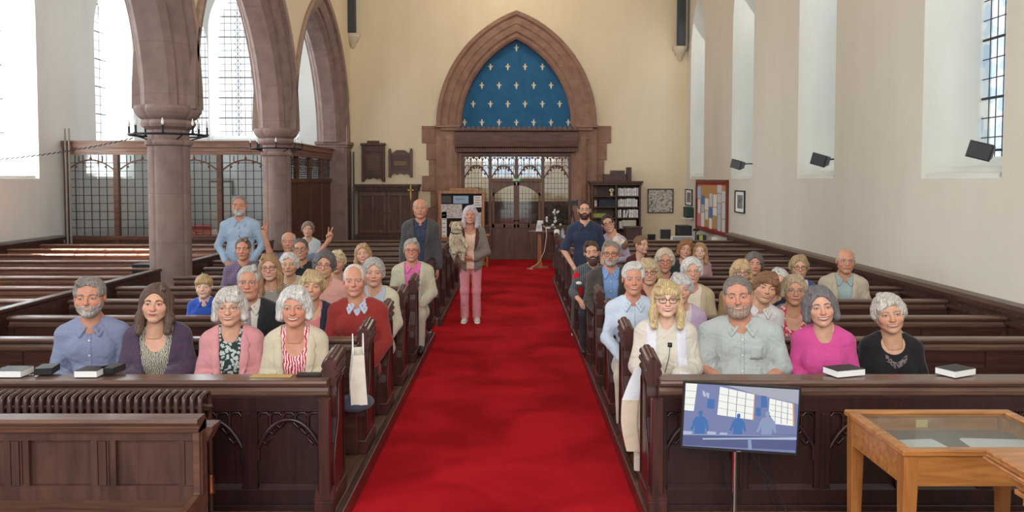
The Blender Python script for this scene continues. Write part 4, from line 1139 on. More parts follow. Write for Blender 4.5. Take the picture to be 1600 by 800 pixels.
# roof posts with stone corbels at the back corners
for x, zz, nm in ((XA+.42, ptz(55), 'left'), (4.14, ptz(75), 'right')):
    t = thing('roof_corbel', 'carved stone corbel carrying a dark roof post, %s corner of the nave' % nm, 'corbel', (x, YB, zz))
    m = MB(); m.rings([[(r*math.cos(a)*1.0, -abs(r*math.sin(a))*1.1, z) for a in [math.pi*j/12 for j in range(13)]] for z, r in ((-.34, .02), (-.30, .06), (-.22, .07), (-.18, .12), (-.10, .14), (-.06, .18), (.0, .19), (.03, .17))], 0, True, caps=True); m.build('corbel', mat('corbel_stone', (196, 182, 158), (206, 194, 172), .9), t)
    m = MB(); m.box(-.09, .09, -.24, -.02, .03, 9-zz); m.build('post', flat('dark_roof_post', (52, 56, 62), .6), t, bevel=.01)
# ---- glazed screens enclosing the corner of the left aisle
ZT = ptz(222, 14.8)
def glazed(name, label, place, L_, nb, zlow=.95):
    t = thing('glazed_screen', label, 'screen', (0, 0, 0)); cols = []
    def bx(m, a0, a1, d0, d1, z0, z1):
        P = [place(a, d, z) for z in (z0, z1) for a, d in ((a0, d0), (a1, d0), (a1, d1), (a0, d1))]
        m.add(P, [(0, 3, 2, 1), (4, 5, 6, 7), (0, 1, 5, 4), (1, 2, 6, 5), (2, 3, 7, 6), (3, 0, 4, 7)])
    m = MB(); bx(m, 0, L_, -.10, .08, ZT-.10, ZT); bx(m, 0, L_, -.06, .06, ZT-.24, ZT-.10); bx(m, 0, L_, -.08, .06, ZT-.17, ZT-.14); bx(m, 0, L_, -.13, .1, ZT, ZT+.025)
    m.build('cornice', PEWL, t)
    m = MB()
    for i in range(nb+1): a = L_*i/nb; bx(m, max(0, a-.045), min(L_, a+.045), -.05, .05, 0, ZT-.24)
    bx(m, 0, L_, -.06, .06, zlow-.08, zlow); bx(m, 0, L_, -.02, .02, 0, zlow-.08); bx(m, 0, L_, -.04, .04, .5, .56)
    m.build('frame', SCREENH, t)
    for i in range(nb):
        a0, a1 = L_*i/nb+.045, L_*(i+1)/nb-.045
        m = MB(); bx(m, a0, a1, -.003, .003, zlow, ZT-.24); m.build('glass', SGLASS, t)
        m = MB(); n = max(2, round((a1-a0)/.14)); nz = 10
        for j in range(1, n): a = a0+(a1-a0)*j/n; bx(m, a-.006, a+.006, -.008, .008, zlow, ZT-.24)
        for j in range(1, nz): z = zlow+(ZT-.24-zlow)*j/nz; bx(m, a0, a1, -.008, .008, z-.006, z+.006)
        m.build('leading', LEAD, t)
        m = MB(); W_ = (a1-a0)/2; c = (a0+a1)/2; z0 = ZT-.26; k = 3 if W_ > .5 else 1
        for q in range(k):
            cc = a0+(a1-a0)*(q+.5)/k; ww = W_/k
            for s_ in (-1, 1):
                m.tube([place(cc+s_*ww*(1-t_), 0, z0-.28+.20*(1-(1-t_)**2)) for t_ in [j/8 for j in range(9)]], .016, 5)
                m.tube([place(cc+s_*ww*.5, 0, z0), place(cc+s_*ww*.5, 0, z0-.12)], .012, 5)
                for t_ in (.3, .65): m.ball(place(cc+s_*ww*(1-t_)*.9, 0, z0-.31+.20*(1-(1-t_)**2)), .028, 6)
            m.ball(place(cc, 0, z0-.05), (.03, .03, .04), 6)
        m.build('tracery', SCREEN, t)
    return t
glazed('a', 'glazed oak screen with lattice panes across the left aisle', lambda a, d, z: (XL+.02+a, 14.85+d, z), 3.95, 4)
glazed('b', 'dark side screen of the corner room between the pier and back wall', lambda a, d, z: (XA-.06-d, 14.95+a, z), 4.0, 4, 2.05)
# things seen inside the glazed corner room
m = MB(); m.box(XL+.6, XL+4.0, 17.0, 17.5, 0, 1.0); m.build('altar_cloth', mat('red_cloth', (150, 36, 30), (176, 60, 40), .8)); tag(bpy.data.objects['altar_cloth'], 'red cloth covered table behind the aisle screen', 'table')
m = MB(); m.box(XL+1.0, XL+1.6, YB-.05, YB-.02, 1.4, 2.0); m.box(XL+1.04, XL+1.56, YB-.06, YB-.05, 1.45, 1.95, 1); m.build('framed_print', [CUPB, WHITE]); tag(bpy.data.objects['framed_print'], 'framed print on the wall inside the glazed corner room', 'picture')
m = MB(); m.box(XL+2.2, XL+2.7, 16.4, 16.45, .6, 1.7); m.box(XL+2.4, XL+2.5, 16.35, 16.5, 0, .6); m.build('white_notice_board', WHITE); tag(bpy.data.objects['white_notice_board'], 'white upright notice sheet behind the aisle screen glass', 'notice')
# pipes
for x, y, z1, n in ((XL+.12, 14.7, 3.0, 2), (XA+.44, 18.9, 2.7, 2)):
    m = MB()
    for k in range(n): m.tube([(x+.07*k, y, 0), (x+.07*k, y, z1)], .02, 8)
    m.build('pipe', flat('pipe_%d' % int(z1*10), (150, 140, 132) if x < -6 else (70, 66, 66), .5)); tag(bpy.data.objects['pipe'] if x < -6 else bpy.data.objects['pipe.001'], 'pair of pale vertical pipes at the left end of the screen' if x < -6 else 'pair of dark vertical pipes right of the half pier', 'pipe')
# ================================================================== pews
YR = [5.71 + .906*n for n in range(11)]
ZC = .87
def cap_profile(y, z, d=.075):   # (y,z) outline of a moulded capping: nosing towards the camera
    return [(y+.03, z-.105), (y-.012, z-.105), (y-.020, z-.098), (y-.030, z-.085), (y-.030, z-.078), (y-.014, z-.070), (y-.010, z-.050), (y-.030, z-.040), (y-.046, z-.028), (y-.052, z-.015), (y-.046, z-.004), (y-.03, z), (y+.045, z), (y+.045, z-.02), (y+.03, z-.03)]
def end_panel(x0, x1, parent, mend, z0=.10, yo=0):
    """bench end standing parallel to the aisle, moulded top"""
    m = MB()
    pr = [(-.30, z0), (.06, z0), (.06, ZC-.02), (.055, ZC+.02), (.0, ZC+.06), (-.06, ZC+.05), (-.10, ZC+.02), (-.14, ZC-.03), (-.155, ZC-.12), (-.16, ZC-.25), (-.22, ZC-.38), (-.285, ZC-.44), (-.30, ZC-.50)]
    m.prism([(a, b) for a, b in pr], x0, x1, 'x'); m.box(x0-.012, x1+.012, -.31, .07, z0, z0+.10)
    m.v = [(a, b+yo, c) for a, b, c in m.v]
    e = m.build('pew_end', mend, parent, bevel=.008, seg=2)
    # carved lobed cap running along the top of the end
    m = MB(); xc = (x0+x1)/2
    def lob(w, y, z): return (lambda h: [(xc-a*w, y, z+b) for a, b in h] + [(xc+a*w, y, z+b) for a, b in h[::-1]])([(.46, -.085), (.62, -.075), (.70, -.06), (.62, -.045), (.46, -.036), (.62, -.028), (.76, -.010), (.64, .008), (.46, .014), (.62, .020), (.70, .034), (.60, .050), (.34, .056), (.30, .064), (.16, .072)])
    w = .066
    m.rings([lob(w, -.19, ZC+.035), lob(w, -.17, ZC+.045), lob(w, .05, ZC+.075), lob(w, .075, ZC+.07)], 0, False)
    m.v = [(a, b+yo, c) for a, b, c in m.v]
    m.build('end_cap', mend, e, bevel=.003)
    m = MB()
    for x in (x0-.004, x1+.004):
        m.tube([(x, -.24, z0+.12), (x, -.24, ZC-.48), (x, -.20, ZC-.38), (x, -.12, ZC-.26), (x, -.115, ZC-.06), (x, .0, ZC-.02), (x, .03, ZC-.05), (x, .03, z0+.12)], .006, 5)
    m.v = [(a, b+yo, c) for a, b, c in m.v]
    m.build('carved_moulding', mend, e)
def make_pew(x0, x1, ends, mats, label, y, cat='pew', seat=True):
    body, cap, end = mats
    t = thing('pew', label, cat, (0, y, 0))
    m = MB(); m.prism(cap_profile(0, ZC), x0, x1, 'x'); m.build('cap_rail', cap, t)
    m = MB(); m.box(x0, x1, -.008, .02, .12, ZC-.10); m.box(x0, x1, -.03, 0, ZC-.30, ZC-.22); m.box(x0, x1, -.03, .0, .45, .55)
    n = max(2, round((x1-x0)/.62))
    for i in range(n+1): xx = x0+(x1-x0)*i/n; m.box(max(x0, xx-.045), min(x1, xx+.045), -.026, 0, .50, ZC-.105)
    m.build('back_panel', body, t)
    m = MB(); m.box(x0, x1, -.40, -.02, .43, .465); m.box(x0, x1, -.37, -.34, .12, .43); m.build('seat', body, t, bevel=.008)
    m = MB(); m.box(x0, x1, .02, .17, ZC-.17, ZC-.145); m.box(x0, x1, .16, .18, ZC-.17, ZC-.12); m.build('book_ledge', body, t)
    for xe in ends: end_panel(*xe, t, end)
    return t
ORD = ['first', 'second', 'third', 'fourth', 'fifth', 'sixth', 'seventh', 'eighth', 'ninth', 'tenth', 'last']
def row_set(x0, x1, ends, mats, where, grp, skip=(), short=None, only=range(11)):
    base = None; cm = None
    for n in only:
        lab = '%s row of dark oak pew seating %s' % (ORD[n], where)
        if short and n in short: t = make_pew(short[n][0], short[n][1], ends, mats, lab, YR[n])
        elif base is None:
            base = t = make_pew(x0, x1, ends, mats, lab, YR[n]); cm = {}
            for q in bpy.data.objects:
                if q.parent: cm.setdefault(q.parent.name, []).append(q)
        else: t = copy_tree(base, None, cm); t.location = (0, YR[n], 0); t['label'] = lab
        t['group'] = grp
row_set(.84, XR-.105, [(.80, .86)], (PEW, PEWCAP, PEWEND), 'in the block right of the aisle', 'pews right of the aisle')
row_set(-4.33, -1.09, [(-1.11, -1.05)], (PEW, PEWCAP, PEWEND), 'between the aisle and the stone piers', 'pews between the aisle and the piers', short={5: (-4.10, -1.09), 4: (-4.10, -1.09), 9: (-4.1, -1.09)})
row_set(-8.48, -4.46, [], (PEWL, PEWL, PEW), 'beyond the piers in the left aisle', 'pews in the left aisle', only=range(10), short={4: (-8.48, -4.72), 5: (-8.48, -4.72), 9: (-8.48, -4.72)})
# front desks with blind tracery
def front_desk(x0, x1, xe, bays_, label):
    y = 4.52; t = thing('front_pew', label, 'pew front', (0, y, 0))
    m = MB(); m.prism(cap_profile(0, ZC), x0, x1, 'x'); m.build('cap_rail', PEWCAP, t)
    m = MB(); m.box(x0, x1, .02, .13, ZC-.03, ZC-.005); m.build('book_ledge', PEWCAP, t)
    m = MB(); m.box(x0, x1, .0, .03, .12, ZC-.10); m.box(x0, x1, -.03, 0, ZC-.19, ZC-.10); m.box(x0, x1, -.03, 0, .12, .22); m.box(x0, x1, -.06, .0, .10, .135)
    n = bays_; st = []
    for i in range(n+1):
        xx = x0+(x1-x0)*i/n; st.append(xx); m.box(max(x0, xx-.045), min(x1, xx+.045), -.0275, -.001, .2, ZC-.12)
        m.box(max(x0, xx-.012), min(x1, xx+.012), -.036, -.0285, .225, ZC-.195)
    for a, b in zip(st, st[1:]): m.prism([(-.03, .215), (0, .215), (0, .245)], a+.05, b-.05, 'x')
    m.build('panelling', PANEL, t, bevel=.004)
    for a, b in zip(st, st[1:]):
        m = MB(); a += .045; b -= .045; c = (a+b)/2; W_ = (b-a)/2; zt = ZC-.19; zb = zt-.22; yf = -.014
        for s_ in (-1, 1):
            m.tube([(c+s_*W_*(1-t_), yf, zb+.17*(1-(1-t_)**2.2)) for t_ in [j/10 for j in range(11)]], .013, 6)
            for t_ in (.18, .42, .68):
                px, pz = c+s_*W_*(1-t_)*.90, zb-.035+.17*(1-(1-t_)**2.2); m.tube([(px+s_*.03, yf, pz+.03), (px, yf, pz), (px-s_*.03, yf, pz+.035)], .009, 5)
            m.tube([(c+s_*W_*.98, yf, zb+.02), (c+s_*W_*.98, yf, zb-.07)], .010, 5)
        for j in range(1, 5):
            px = a+(b-a)*j/5; d = abs(px-c)/W_; m.tube([(px, yf, zt), (px, yf, zb+.17*(1-d**2.2))], .009, 5)
        for j in range(5):
            px = a+(b-a)*(j+.5)/5; m.tube([(px-.035, yf, zt-.03), (px-.02, yf, zt-.008), (px+.02, yf, zt-.008), (px+.035, yf, zt-.03)], .007, 5)
        m.build('blind_tracery', PANEL, t)
    end_panel(*xe, t, PEWEND, yo=.22)
    # post with buttress block at the bench end
    m = MB(); xs = xe[0] if xe[0] < -1 else xe[0]; m.box(xe[0]-.02, xe[1]+.02, -.14, -.06, .10, .19); m.prism([(-.14, .19), (-.06, .26), (-.06, .19)], xe[0]-.02, xe[1]+.02, 'x'); m.box(xe[0]+.0, xe[1]-.0, -.11, -.06, .1, .78); m.build('buttress', PEWEND, t, bevel=.006)
    return t
front_desk(-4.33, -1.09, (-1.13, -1.06), 7, 'carved dark oak pew front with blind tracery left of the aisle')
front_desk(.86, XR-.105, (.80, .87), 7, 'carved dark oak pew front with blind tracery right of the aisle')
front_desk(-8.48, -4.55, (-4.57, -4.51), 7, 'carved oak pew front of the left aisle, out of view')
# ================================================================== furniture and small things
# ---- foreground bench facing the camera
t = thing('bench', 'brown oak panelled bench facing the camera, lower left', 'bench', (0, 3.72, 0))
bx1 = at(315, 650, 3.72).x; bx0 = -4.0; zt = at(100, 650, 3.72).z
m = MB(); m.prism([(.05, zt-.072), (-.035, zt-.072), (-.046, zt-.066), (-.048, zt-.055), (-.034, zt-.048), (-.030, zt-.040), (-.050, zt-.032), (-.058, zt-.018), (-.05, zt-.002), (.04, zt), (.05, zt-.02)], bx0, bx1, 'x'); m.build('cap_rail', BENCH, t)
zs_ = at(100, 776, 3.70).z
m = MB(); m.box(bx0, bx1-.02, .0, .03, .05, zt-.10); m.build('back_board', BENCHV, t)
m = MB(); m.box(bx0, bx1-.02, -.026, -.001, zt-.112, zt-.068); m.box(bx0, bx1-.02, -.026, -.001, zs_-.02, zs_+.055)
pitch_ = (at(270, 700, 3.72).x - at(135, 700, 3.72).x)
x = at(300, 700, 3.72).x
while x > bx0: m.box(x-.06, x+.06, -.024, -.002, zs_+.01, zt-.08); m.box(x-.03, x-.024, -.032, -.024, zs_+.06, zt-.115); m.box(x-.018, x+.018, -.034, -.024, zs_+.06, zt-.115); m.box(x+.024, x+.03, -.032, -.024, zs_+.06, zt-.115); x -= pitch_
m.build('panel_frame', BENCHV, t)
m = MB(); m.box(bx0, bx1-.03, -.42, .0, zs_-.05, zs_-.015); m.build('seat', BENCH, t, bevel=.008)
m = MB(); m.prism([(-.42, .0), (.06, 0), (.06, zt-.02), (.03, zt-.03), (-.036, zt-.06), (-.036, zs_+.02), (-.42, zs_-.03)], bx1-.03, bx1+.0, 'x'); m.build('end_board', BENCH, t, bevel=.006)
m = MB(); m.box(bx0, bx1+.03, .05, .16, zt-.09, zt-.07); m.prism([(bx1-.02, zt-.15), (bx1, zt-.15), (bx1+.03, zt-.09), (bx1-.02, zt-.09)], .05, .15, 'y'); m.build('book_shelf', BENCH, t)
# ---- radiator
t = thing('radiator', 'long brown column radiator in front of the left pew front', 'radiator', (0, 4.165, 0))
RAD = flat('radiator_paint', (72, 50, 44), .28)
xr = at(312, 620, 4.1).x; zr = .890; pt = .0425; r0_ = None
for i in range(48):
    if r0_ is None:
        m = MB(); m.tube([(0, -.055, .16), (0, -.065, .3), (0, -.065, zr-.035), (0, -.058, zr-.018), (0, -.040, zr-.012), (0, .03, zr-.005), (0, .058, zr-.02), (0, .065, zr-.06), (0, .065, .3), (0, .055, .16)], .0135, 8)
        m.tube([(0, -.055, .18), (0, .055, .18)], .018, 8); r0_ = m.build('radiator_section', RAD, t)
        for v_ in r0_.data.vertices: v_.co.x *= .95
        r0_.location = (xr, 0, 0)
    else: o = r0_.copy(); COL.objects.link(o); o.location = (xr-i*pt, 0, 0)
m = MB(); m.tube([(xr-47*pt, 0, .20), (xr+.03, 0, .20)], .016, 8); m.tube([(xr-47*pt, 0, zr-.09), (xr+.03, 0, zr-.09)], .014, 8); m.tube([(xr+.0, -.02, zr-.07), (xr+.05, -.02, zr-.07)], .012, 8); m.build('header_pipe', RAD, t)
vx = at(333, 750, 4.2)
m = MB(); m.tube([(vx.x, 0, .0), (vx.x, 0, vx.z-.05)], .012, 8); m.tube([(xr, 0, vx.z-.09), (vx.x, 0, vx.z-.09)], .012, 8); m.build('supply_pipe', RAD, t)
m = MB(); m.lathe([(.022, -.06), (.024, -.05), (.018, -.04), (.018, .03), (.014, .045)], (vx.x, 0, vx.z), 10); m.build('valve', flat('copper', (150, 92, 66), .35, .9), t)
# ---- television on a pole stand
tw = .655
c = at(1157, 653, 4.22)
t = thing('television', 'flat television on a chrome pole showing a video call, before the right pew front', 'television', (c.x, 4.22, c.z), R(-4))
tilt = empty('screen_housing', (0, 0, 0), 0, t); tilt.rotation_euler = (0, R(2.4), 0)
W2, H2 = tw/2-.02, .176
m = MB(); m.box(-W2-.012, W2+.012, .0, .03, -H2-.018, H2+.010); m.box(-.2, .2, .03, .06, -.12, .10); m.build('housing', BLACK, tilt, bevel=.004)
m = MB(); m.box(-.012, .012, -.002, 0, -H2-.014, -H2-.009); m.build('maker_badge', STEEL, tilt)
cols = [(118, 128, 172), (244, 246, 240), (62, 112, 176), (96, 100, 150), (214, 150, 96), (170, 172, 186), (176, 190, 216), (84, 92, 138), (140, 156, 190)]
SM = []
for i, c_ in enumerate(cols):
    q_ = flat('video_%d' % i, c_, .25, 0, .80); q_.node_tree.nodes['Principled BSDF'].inputs['Base Color'].default_value = (.012, .012, .014, 1); SM.append(q_)
m = MB()
def spx(px, py): return ((px-167)/1085*2-1)*W2, H2-(py-55-(px-167)*.045)/(612)*2*H2
def spoly(pts, mi, y=-.001):
    P = [spx(*p) for p in pts]; m.add([(max(-W2, min(W2, a)), y, max(-H2, min(H2, b))) for a, b in P], [tuple(range(len(P)))], mi)
m.add([(-W2, -.0005, -H2), (W2, -.0005, -H2), (W2, -.0005, H2), (-W2, -.0005, H2)], [(0, 1, 2, 3)], 0)
spoly([(560, 60), (1246, 95), (1250, 240), (980, 185), (830, 150), (640, 95)], 5, -.0010)
for q in ([(167, 52), (278, 58), (258, 326), (167, 318)], [(497, 85), (828, 155), (830, 402), (485, 358)], [(975, 190), (1208, 240), (1222, 456), (1030, 436), (1005, 380), (975, 330)]): spoly(q, 1, -.0012)
for k in (1, 2, 3): a = 497+k*83; spoly([(a, 85+k*17.5), (a+5, 86+k*17.5), (a+3, 360+k*11), (a-3, 360+k*11)], 7, -.0014)
for k in (1, 2, 3): a = 975+k*58; spoly([(a, 190+k*12), (a+4, 190+k*12), (a+9, 436), (a+4, 436)], 7, -.0014)
for k in (1, 2, 3): z0 = 85+k*68; spoly([(493, z0), (829, z0+60), (829, z0+63), (493, z0+3)], 7, -.0014)
for k in (1, 2, 3): z0 = 190+k*55; spoly([(980, z0), (1215, z0+45), (1215, z0+48), (980, z0+3)], 7, -.0014)
for k in (1, 2, 3): z0 = 60+k*66; spoly([(167, z0), (270, z0+6), (270, z0+9), (167, z0+3)], 7, -.0014)
spoly([(828, 150), (834, 152), (836, 405), (826, 402)], 4, -.0015); spoly([(1195, 235), (1210, 240), (1226, 457), (1212, 455)], 4, -.0015)
spoly([(383, 203), (455, 210), (452, 305), (383, 296)], 2, -.0012); spoly([(890, 165), (945, 170), (960, 280), (900, 280)], 2, -.0012); spoly([(848, 280), (900, 285), (900, 365), (850, 358)], 2, -.0012)
spoly([(330, 125), (350, 130), (372, 175), (352, 190), (335, 160)], 6, -.0012); spoly([(365, 140), (400, 150), (392, 205), (375, 180)], 6, -.0012)
def figure(cx, cy, s_, mi, raise_=0):
    pts = [(-18,-150),(0,-158),(18,-150),(20,-118),(10,-105),(45,-90),(68,-60),(82,0),(88,40),(72,44),(50,-10),(48,75),(-48,75),(-50,-10),(-72,40),(-98,30),(-80,0),(-66,-60),(-45,-92),(-10,-105),(-20,-118)]
    spoly([(cx+a*s_, cy+b*s_) for a, b in pts], mi, -.0018)
figure(325, 475, 1.0, 2); figure(690, 480, .88, 2); figure(965, 480, 1.05, 8)
spoly([(167, 553), (1258, 540), (1262, 600), (1266, 690), (167, 660)], 7, -.0020); spoly([(167, 520), (255, 525), (250, 552), (167, 556)], 6, -.0022); spoly([(355, 588), (820, 575), (1258, 562), (1258, 588), (820, 590), (360, 602)], 6, -.0024); spoly([(167, 548), (1258, 548), (1258, 556), (167, 560)], 8, -.0022)
spoly([(400, 520), (485, 525), (480, 552), (400, 552)], 6, -.0022); spoly([(520, 530), (590, 532), (590, 552), (518, 552)], 6, -.0022); spoly([(790, 600), (822, 590), (835, 690), (800, 690)], 8, -.0026)
m.build('screen', SM, tilt)
px_ = at(1147, 750, 4.27).x - c.x
m = MB(); m.tube([(px_, .06, -c.z+.03), (px_, .06, -.05)], .0155, 14); m.build('pole', STEEL, t)
m = MB(); m.lathe([(.0, 0), (.24, 0), (.24, .01), (.05, .03), (.02, .05)], (px_, .06, -c.z), 24); m.build('base', STEEL, t)
m = MB(); m.tube([(.05, .05, -.15), (.10, .05, -.26), (.22, .04, -.42), (.30, .03, -.60), (.33, .02, -.8)], .003, 6); m.tube([(.11, .05, -.15), (.12, .05, -.30), (.20, .04, -.48), (.24, .03, -.8)], .003, 6); m.build('cable', BLACK, t)
# ---- glazed display table
y0, y1 = 3.40, 4.02; zt = .5*(at(1395, 703, y0).z + at(1338, 640, y1).z); x0 = .5*(at(1395, 703, y0).x+at(1338, 640, y1).x)-.01; x1 = at(1575, 640, y1).x
t = thing('display_table', 'honey oak display table with a sloping glass top over papers', 'display case', ((x0+x1)/2, (y0+y1)/2, 0)); hw, hd = (x1-x0)/2, (y1-y0)/2
m = MB(); f_ = .05
m.box(-hw, hw, -hd, -hd+f_, zt-.03, zt); m.box(-hw, hw, hd-f_, hd, zt-.03, zt); m.box(-hw, -hw+f_*1.1, -hd+f_, hd-f_, zt-.03, zt); m.box(hw-f_*1.1, hw, -hd+f_, hd-f_, zt-.03, zt); m.build('lid_frame', CASEW, t, bevel=.006)
m = MB(); i_ = .015; m.box(-hw+i_, hw-i_, -hd+i_, -hd+i_+.02, zt-.17, zt-.03); m.box(-hw+i_, hw-i_, hd-i_-.02, hd-i_, zt-.17, zt-.03); m.box(-hw+i_, -hw+i_+.02, -hd+i_, hd-i_, zt-.17, zt-.03); m.box(hw-i_-.02, hw-i_, -hd+i_, hd-i_, zt-.17, zt-.03); m.build('apron', CASEW, t, bevel=.003)
m = MB(); m.box(-hw+.03, hw-.03, -hd+.03, hd-.03, zt-.11, zt-.10); m.build('tray', flat('case_lining', (120, 104, 92), .9), t)
m = MB(); m.box(-hw+f_, hw-f_, -hd+f_, hd-f_, zt-.016, zt-.010); m.build('glass_lid', CGLASS, t)
for sx in (-1, 1):
    for sy in (-1, 1):
        m = MB(); a, b = sx*(hw-.045), sy*(hd-.045); m.rings([[(a+.032*u_*k, b+.032*w_*k, z) for u_, w_ in ((-1,-1),(1,-1),(1,1),(-1,1))] for z, k in ((0, .7), (.1, .72), (zt-.19, 1), (zt-.03, 1))], 0, False); m.build('leg', CASEV, t, bevel=.003)
m = MB(); m.box(-.03, .03, -hd-.002, -hd+.004, zt-.036, zt-.020); m.build('lock_plate', CASEV, t)
for dx_, dy_, w_, d_, r_, lb in ((-.16, -.02, .20, .26, .1, 'sheet of pale paper at the left inside the display table'), (.22, .0, .30, .24, -.08, 'pale open booklet at the right inside the display table')):
    m = MB(); m.box(-w_/2, w_/2, -d_/2, d_/2, 0, .004); m.box(-w_/2-.01, w_/2+.01, -d_/2+.02, d_/2-.01, -.001, .002); o = m.build('paper_sheet', WHITE); o.location = ((x0+x1)/2+dx_, (y0+y1)/2+dy_, zt-.097); o.rotation_euler = (0, 0, r_); tag(o, lb, 'paper')
m = MB(); m.box(-.03, .03, -.002, .002, -.02, .02); o = m.build('brass_plate', flat('plate_gold', (206, 176, 104), .5)); o.parent = t; o.location = (-.04, hd-.037, zt-.065)
# ---- corner of a lectern with stepped mouldings
t = thing('lectern', 'moulded honey oak desk top corner at the lower right edge', 'lectern', (2.20, 2.80, 0)); c = at(1537, 700, 2.80)
hx = 2.20-c.x; zt = c.z
m = MB(); steps = [(0, -.0, -.018), (.004, -.018, -.030), (-.004, -.030, -.044), (.060, -.044, -.075), (.066, -.082, -.100), (.085, -.100, -.125), (.082, -.130, -.150), (.105, -.150, -.19), (.125, -.19, -.24), (.16, -.24, -.30)]
for ins, a, b in steps: m.box(-hx+ins, hx-ins, -.42+ins, .0-ins*.6, zt+b, zt+a)
m.build('desk_top', CASEW, t, bevel=.005, seg=2)
m = MB(); m.box(-hx+.18, hx-.18, -.30, -.12, .0, zt-.29); m.build('shaft', CASEV, t, bevel=.01); m = MB(); m.box(-hx+.06, hx-.06, -.40, -.02, 0, .08); m.build('base', CASEW, t, bevel=.01)
# ---- books on the pew fronts
def book(px, py, Y, w, rz, label, th=.040, cover=BLACK, d=.13, page=None, z=None, group=None, openb=False):
    p = at(px, py, Y); t = thing('book', label, 'book', (p.x, Y, z if z is not None else ZC+.003), rz, group)
    m = MB(); m.box(-w/2, w/2, -d/2, d/2, 0, .002); m.box(-w/2, w/2, -d/2, d/2, th-.002, th); m.box(-w/2, w/2, d/2-.003, d/2, 0, th); m.build('cover', cover, t, bevel=.001)
    m = MB(); m.box(-w/2+.001, w/2-.001, -d/2-.001, d/2-.004, .0025, th-.0025); m.build('pages', page or WHITE, t); return t
book(22, 586, 4.60, .165, 0, 'closed hymn book at the far left end of the left pew front')
book(74, 586, 4.66, .10, .2, 'dark hymn book behind the white page edge at the far left', cover=BLACK, page=BLACK)
book(143, 586, 4.60, .135, 0, 'closed hymn book with white page edges before the grey bearded man')
book(176, 585, 4.67, .09, -.1, 'dark small book beside the white edged hymn book', page=BLACK)
book(1318, 587, 4.62, .20, .30, 'angled white paged book in front of the pink topped woman')
book(1492, 588, 4.62, .19, .45, 'angled white paged book at the right of the woman in black')
m = MB(); m.box(-.075, .075, -.04, .04, 0, .010); o = m.build('mobile_phone', BLACK, bevel=.004); p = at(484, 587, 4.60); o.location = (p.x, 4.60, ZC+.001); tag(o, 'black phone lying on the ledge before the cream jacket woman', 'phone')
m = MB(); m.box(-.12, .12, -.03, .03, 0, .003); o = m.build('paper_slip', flat('yellow_slip', (190, 160, 90), .7)); p = at(425, 588, 4.58); o.location = (p.x, 4.58, ZC+.001); tag(o, 'yellowish paper slip on the left pew front ledge', 'paper')
# ---- white gift bag
p = at(553, 622, 5.25); t = thing('paper_bag', 'white paper carrier bag with cord handles on the left front seat', 'bag', (p.x+.02, 5.30, .52), .25)
m = MB(); m.rings([[(-.055, -.13, 0), (.055, -.13, 0), (.055, .13, 0), (-.055, .13, 0)], [(-.06, -.13, .15), (.045, -.13, .15), (.05, .13, .15), (-.055, .13, .15)], [(-.035, -.135, .34), (.035, -.13, .34), (.035, .13, .34), (-.035, .13, .34)]], 0, False, caps=False); m.add([(-.055, -.13, 0), (.055, -.13, 0), (.055, .13, 0), (-.055, .13, 0)], [(0, 1, 2, 3)])
b_ = m.build('bag_body', mat('bag_paper', (226, 220, 204), (236, 232, 218), .8)); b_.parent = t; s_ = b_.modifiers.new('solid', 'SOLIDIFY'); s_.thickness = .002
for sx in (-1, 1): m = MB(); m.tube([(sx*.035+.0, -.06+.12*i/12, .33+.13*math.sin(math.pi*i/12)**.6) for i in range(13)], .004, 6); m.build('cord_handle', WHITE, t)
m = MB(); m.ball((0, 0, .035), (.13, .16, .05), 14); o = m.build('cushion', cloth('navy_cushion', (70, 72, 92))); o.location = (p.x+.0, 5.30, .465); tag(o, 'dark blue seat cushion beneath the white paper bag', 'cushion')
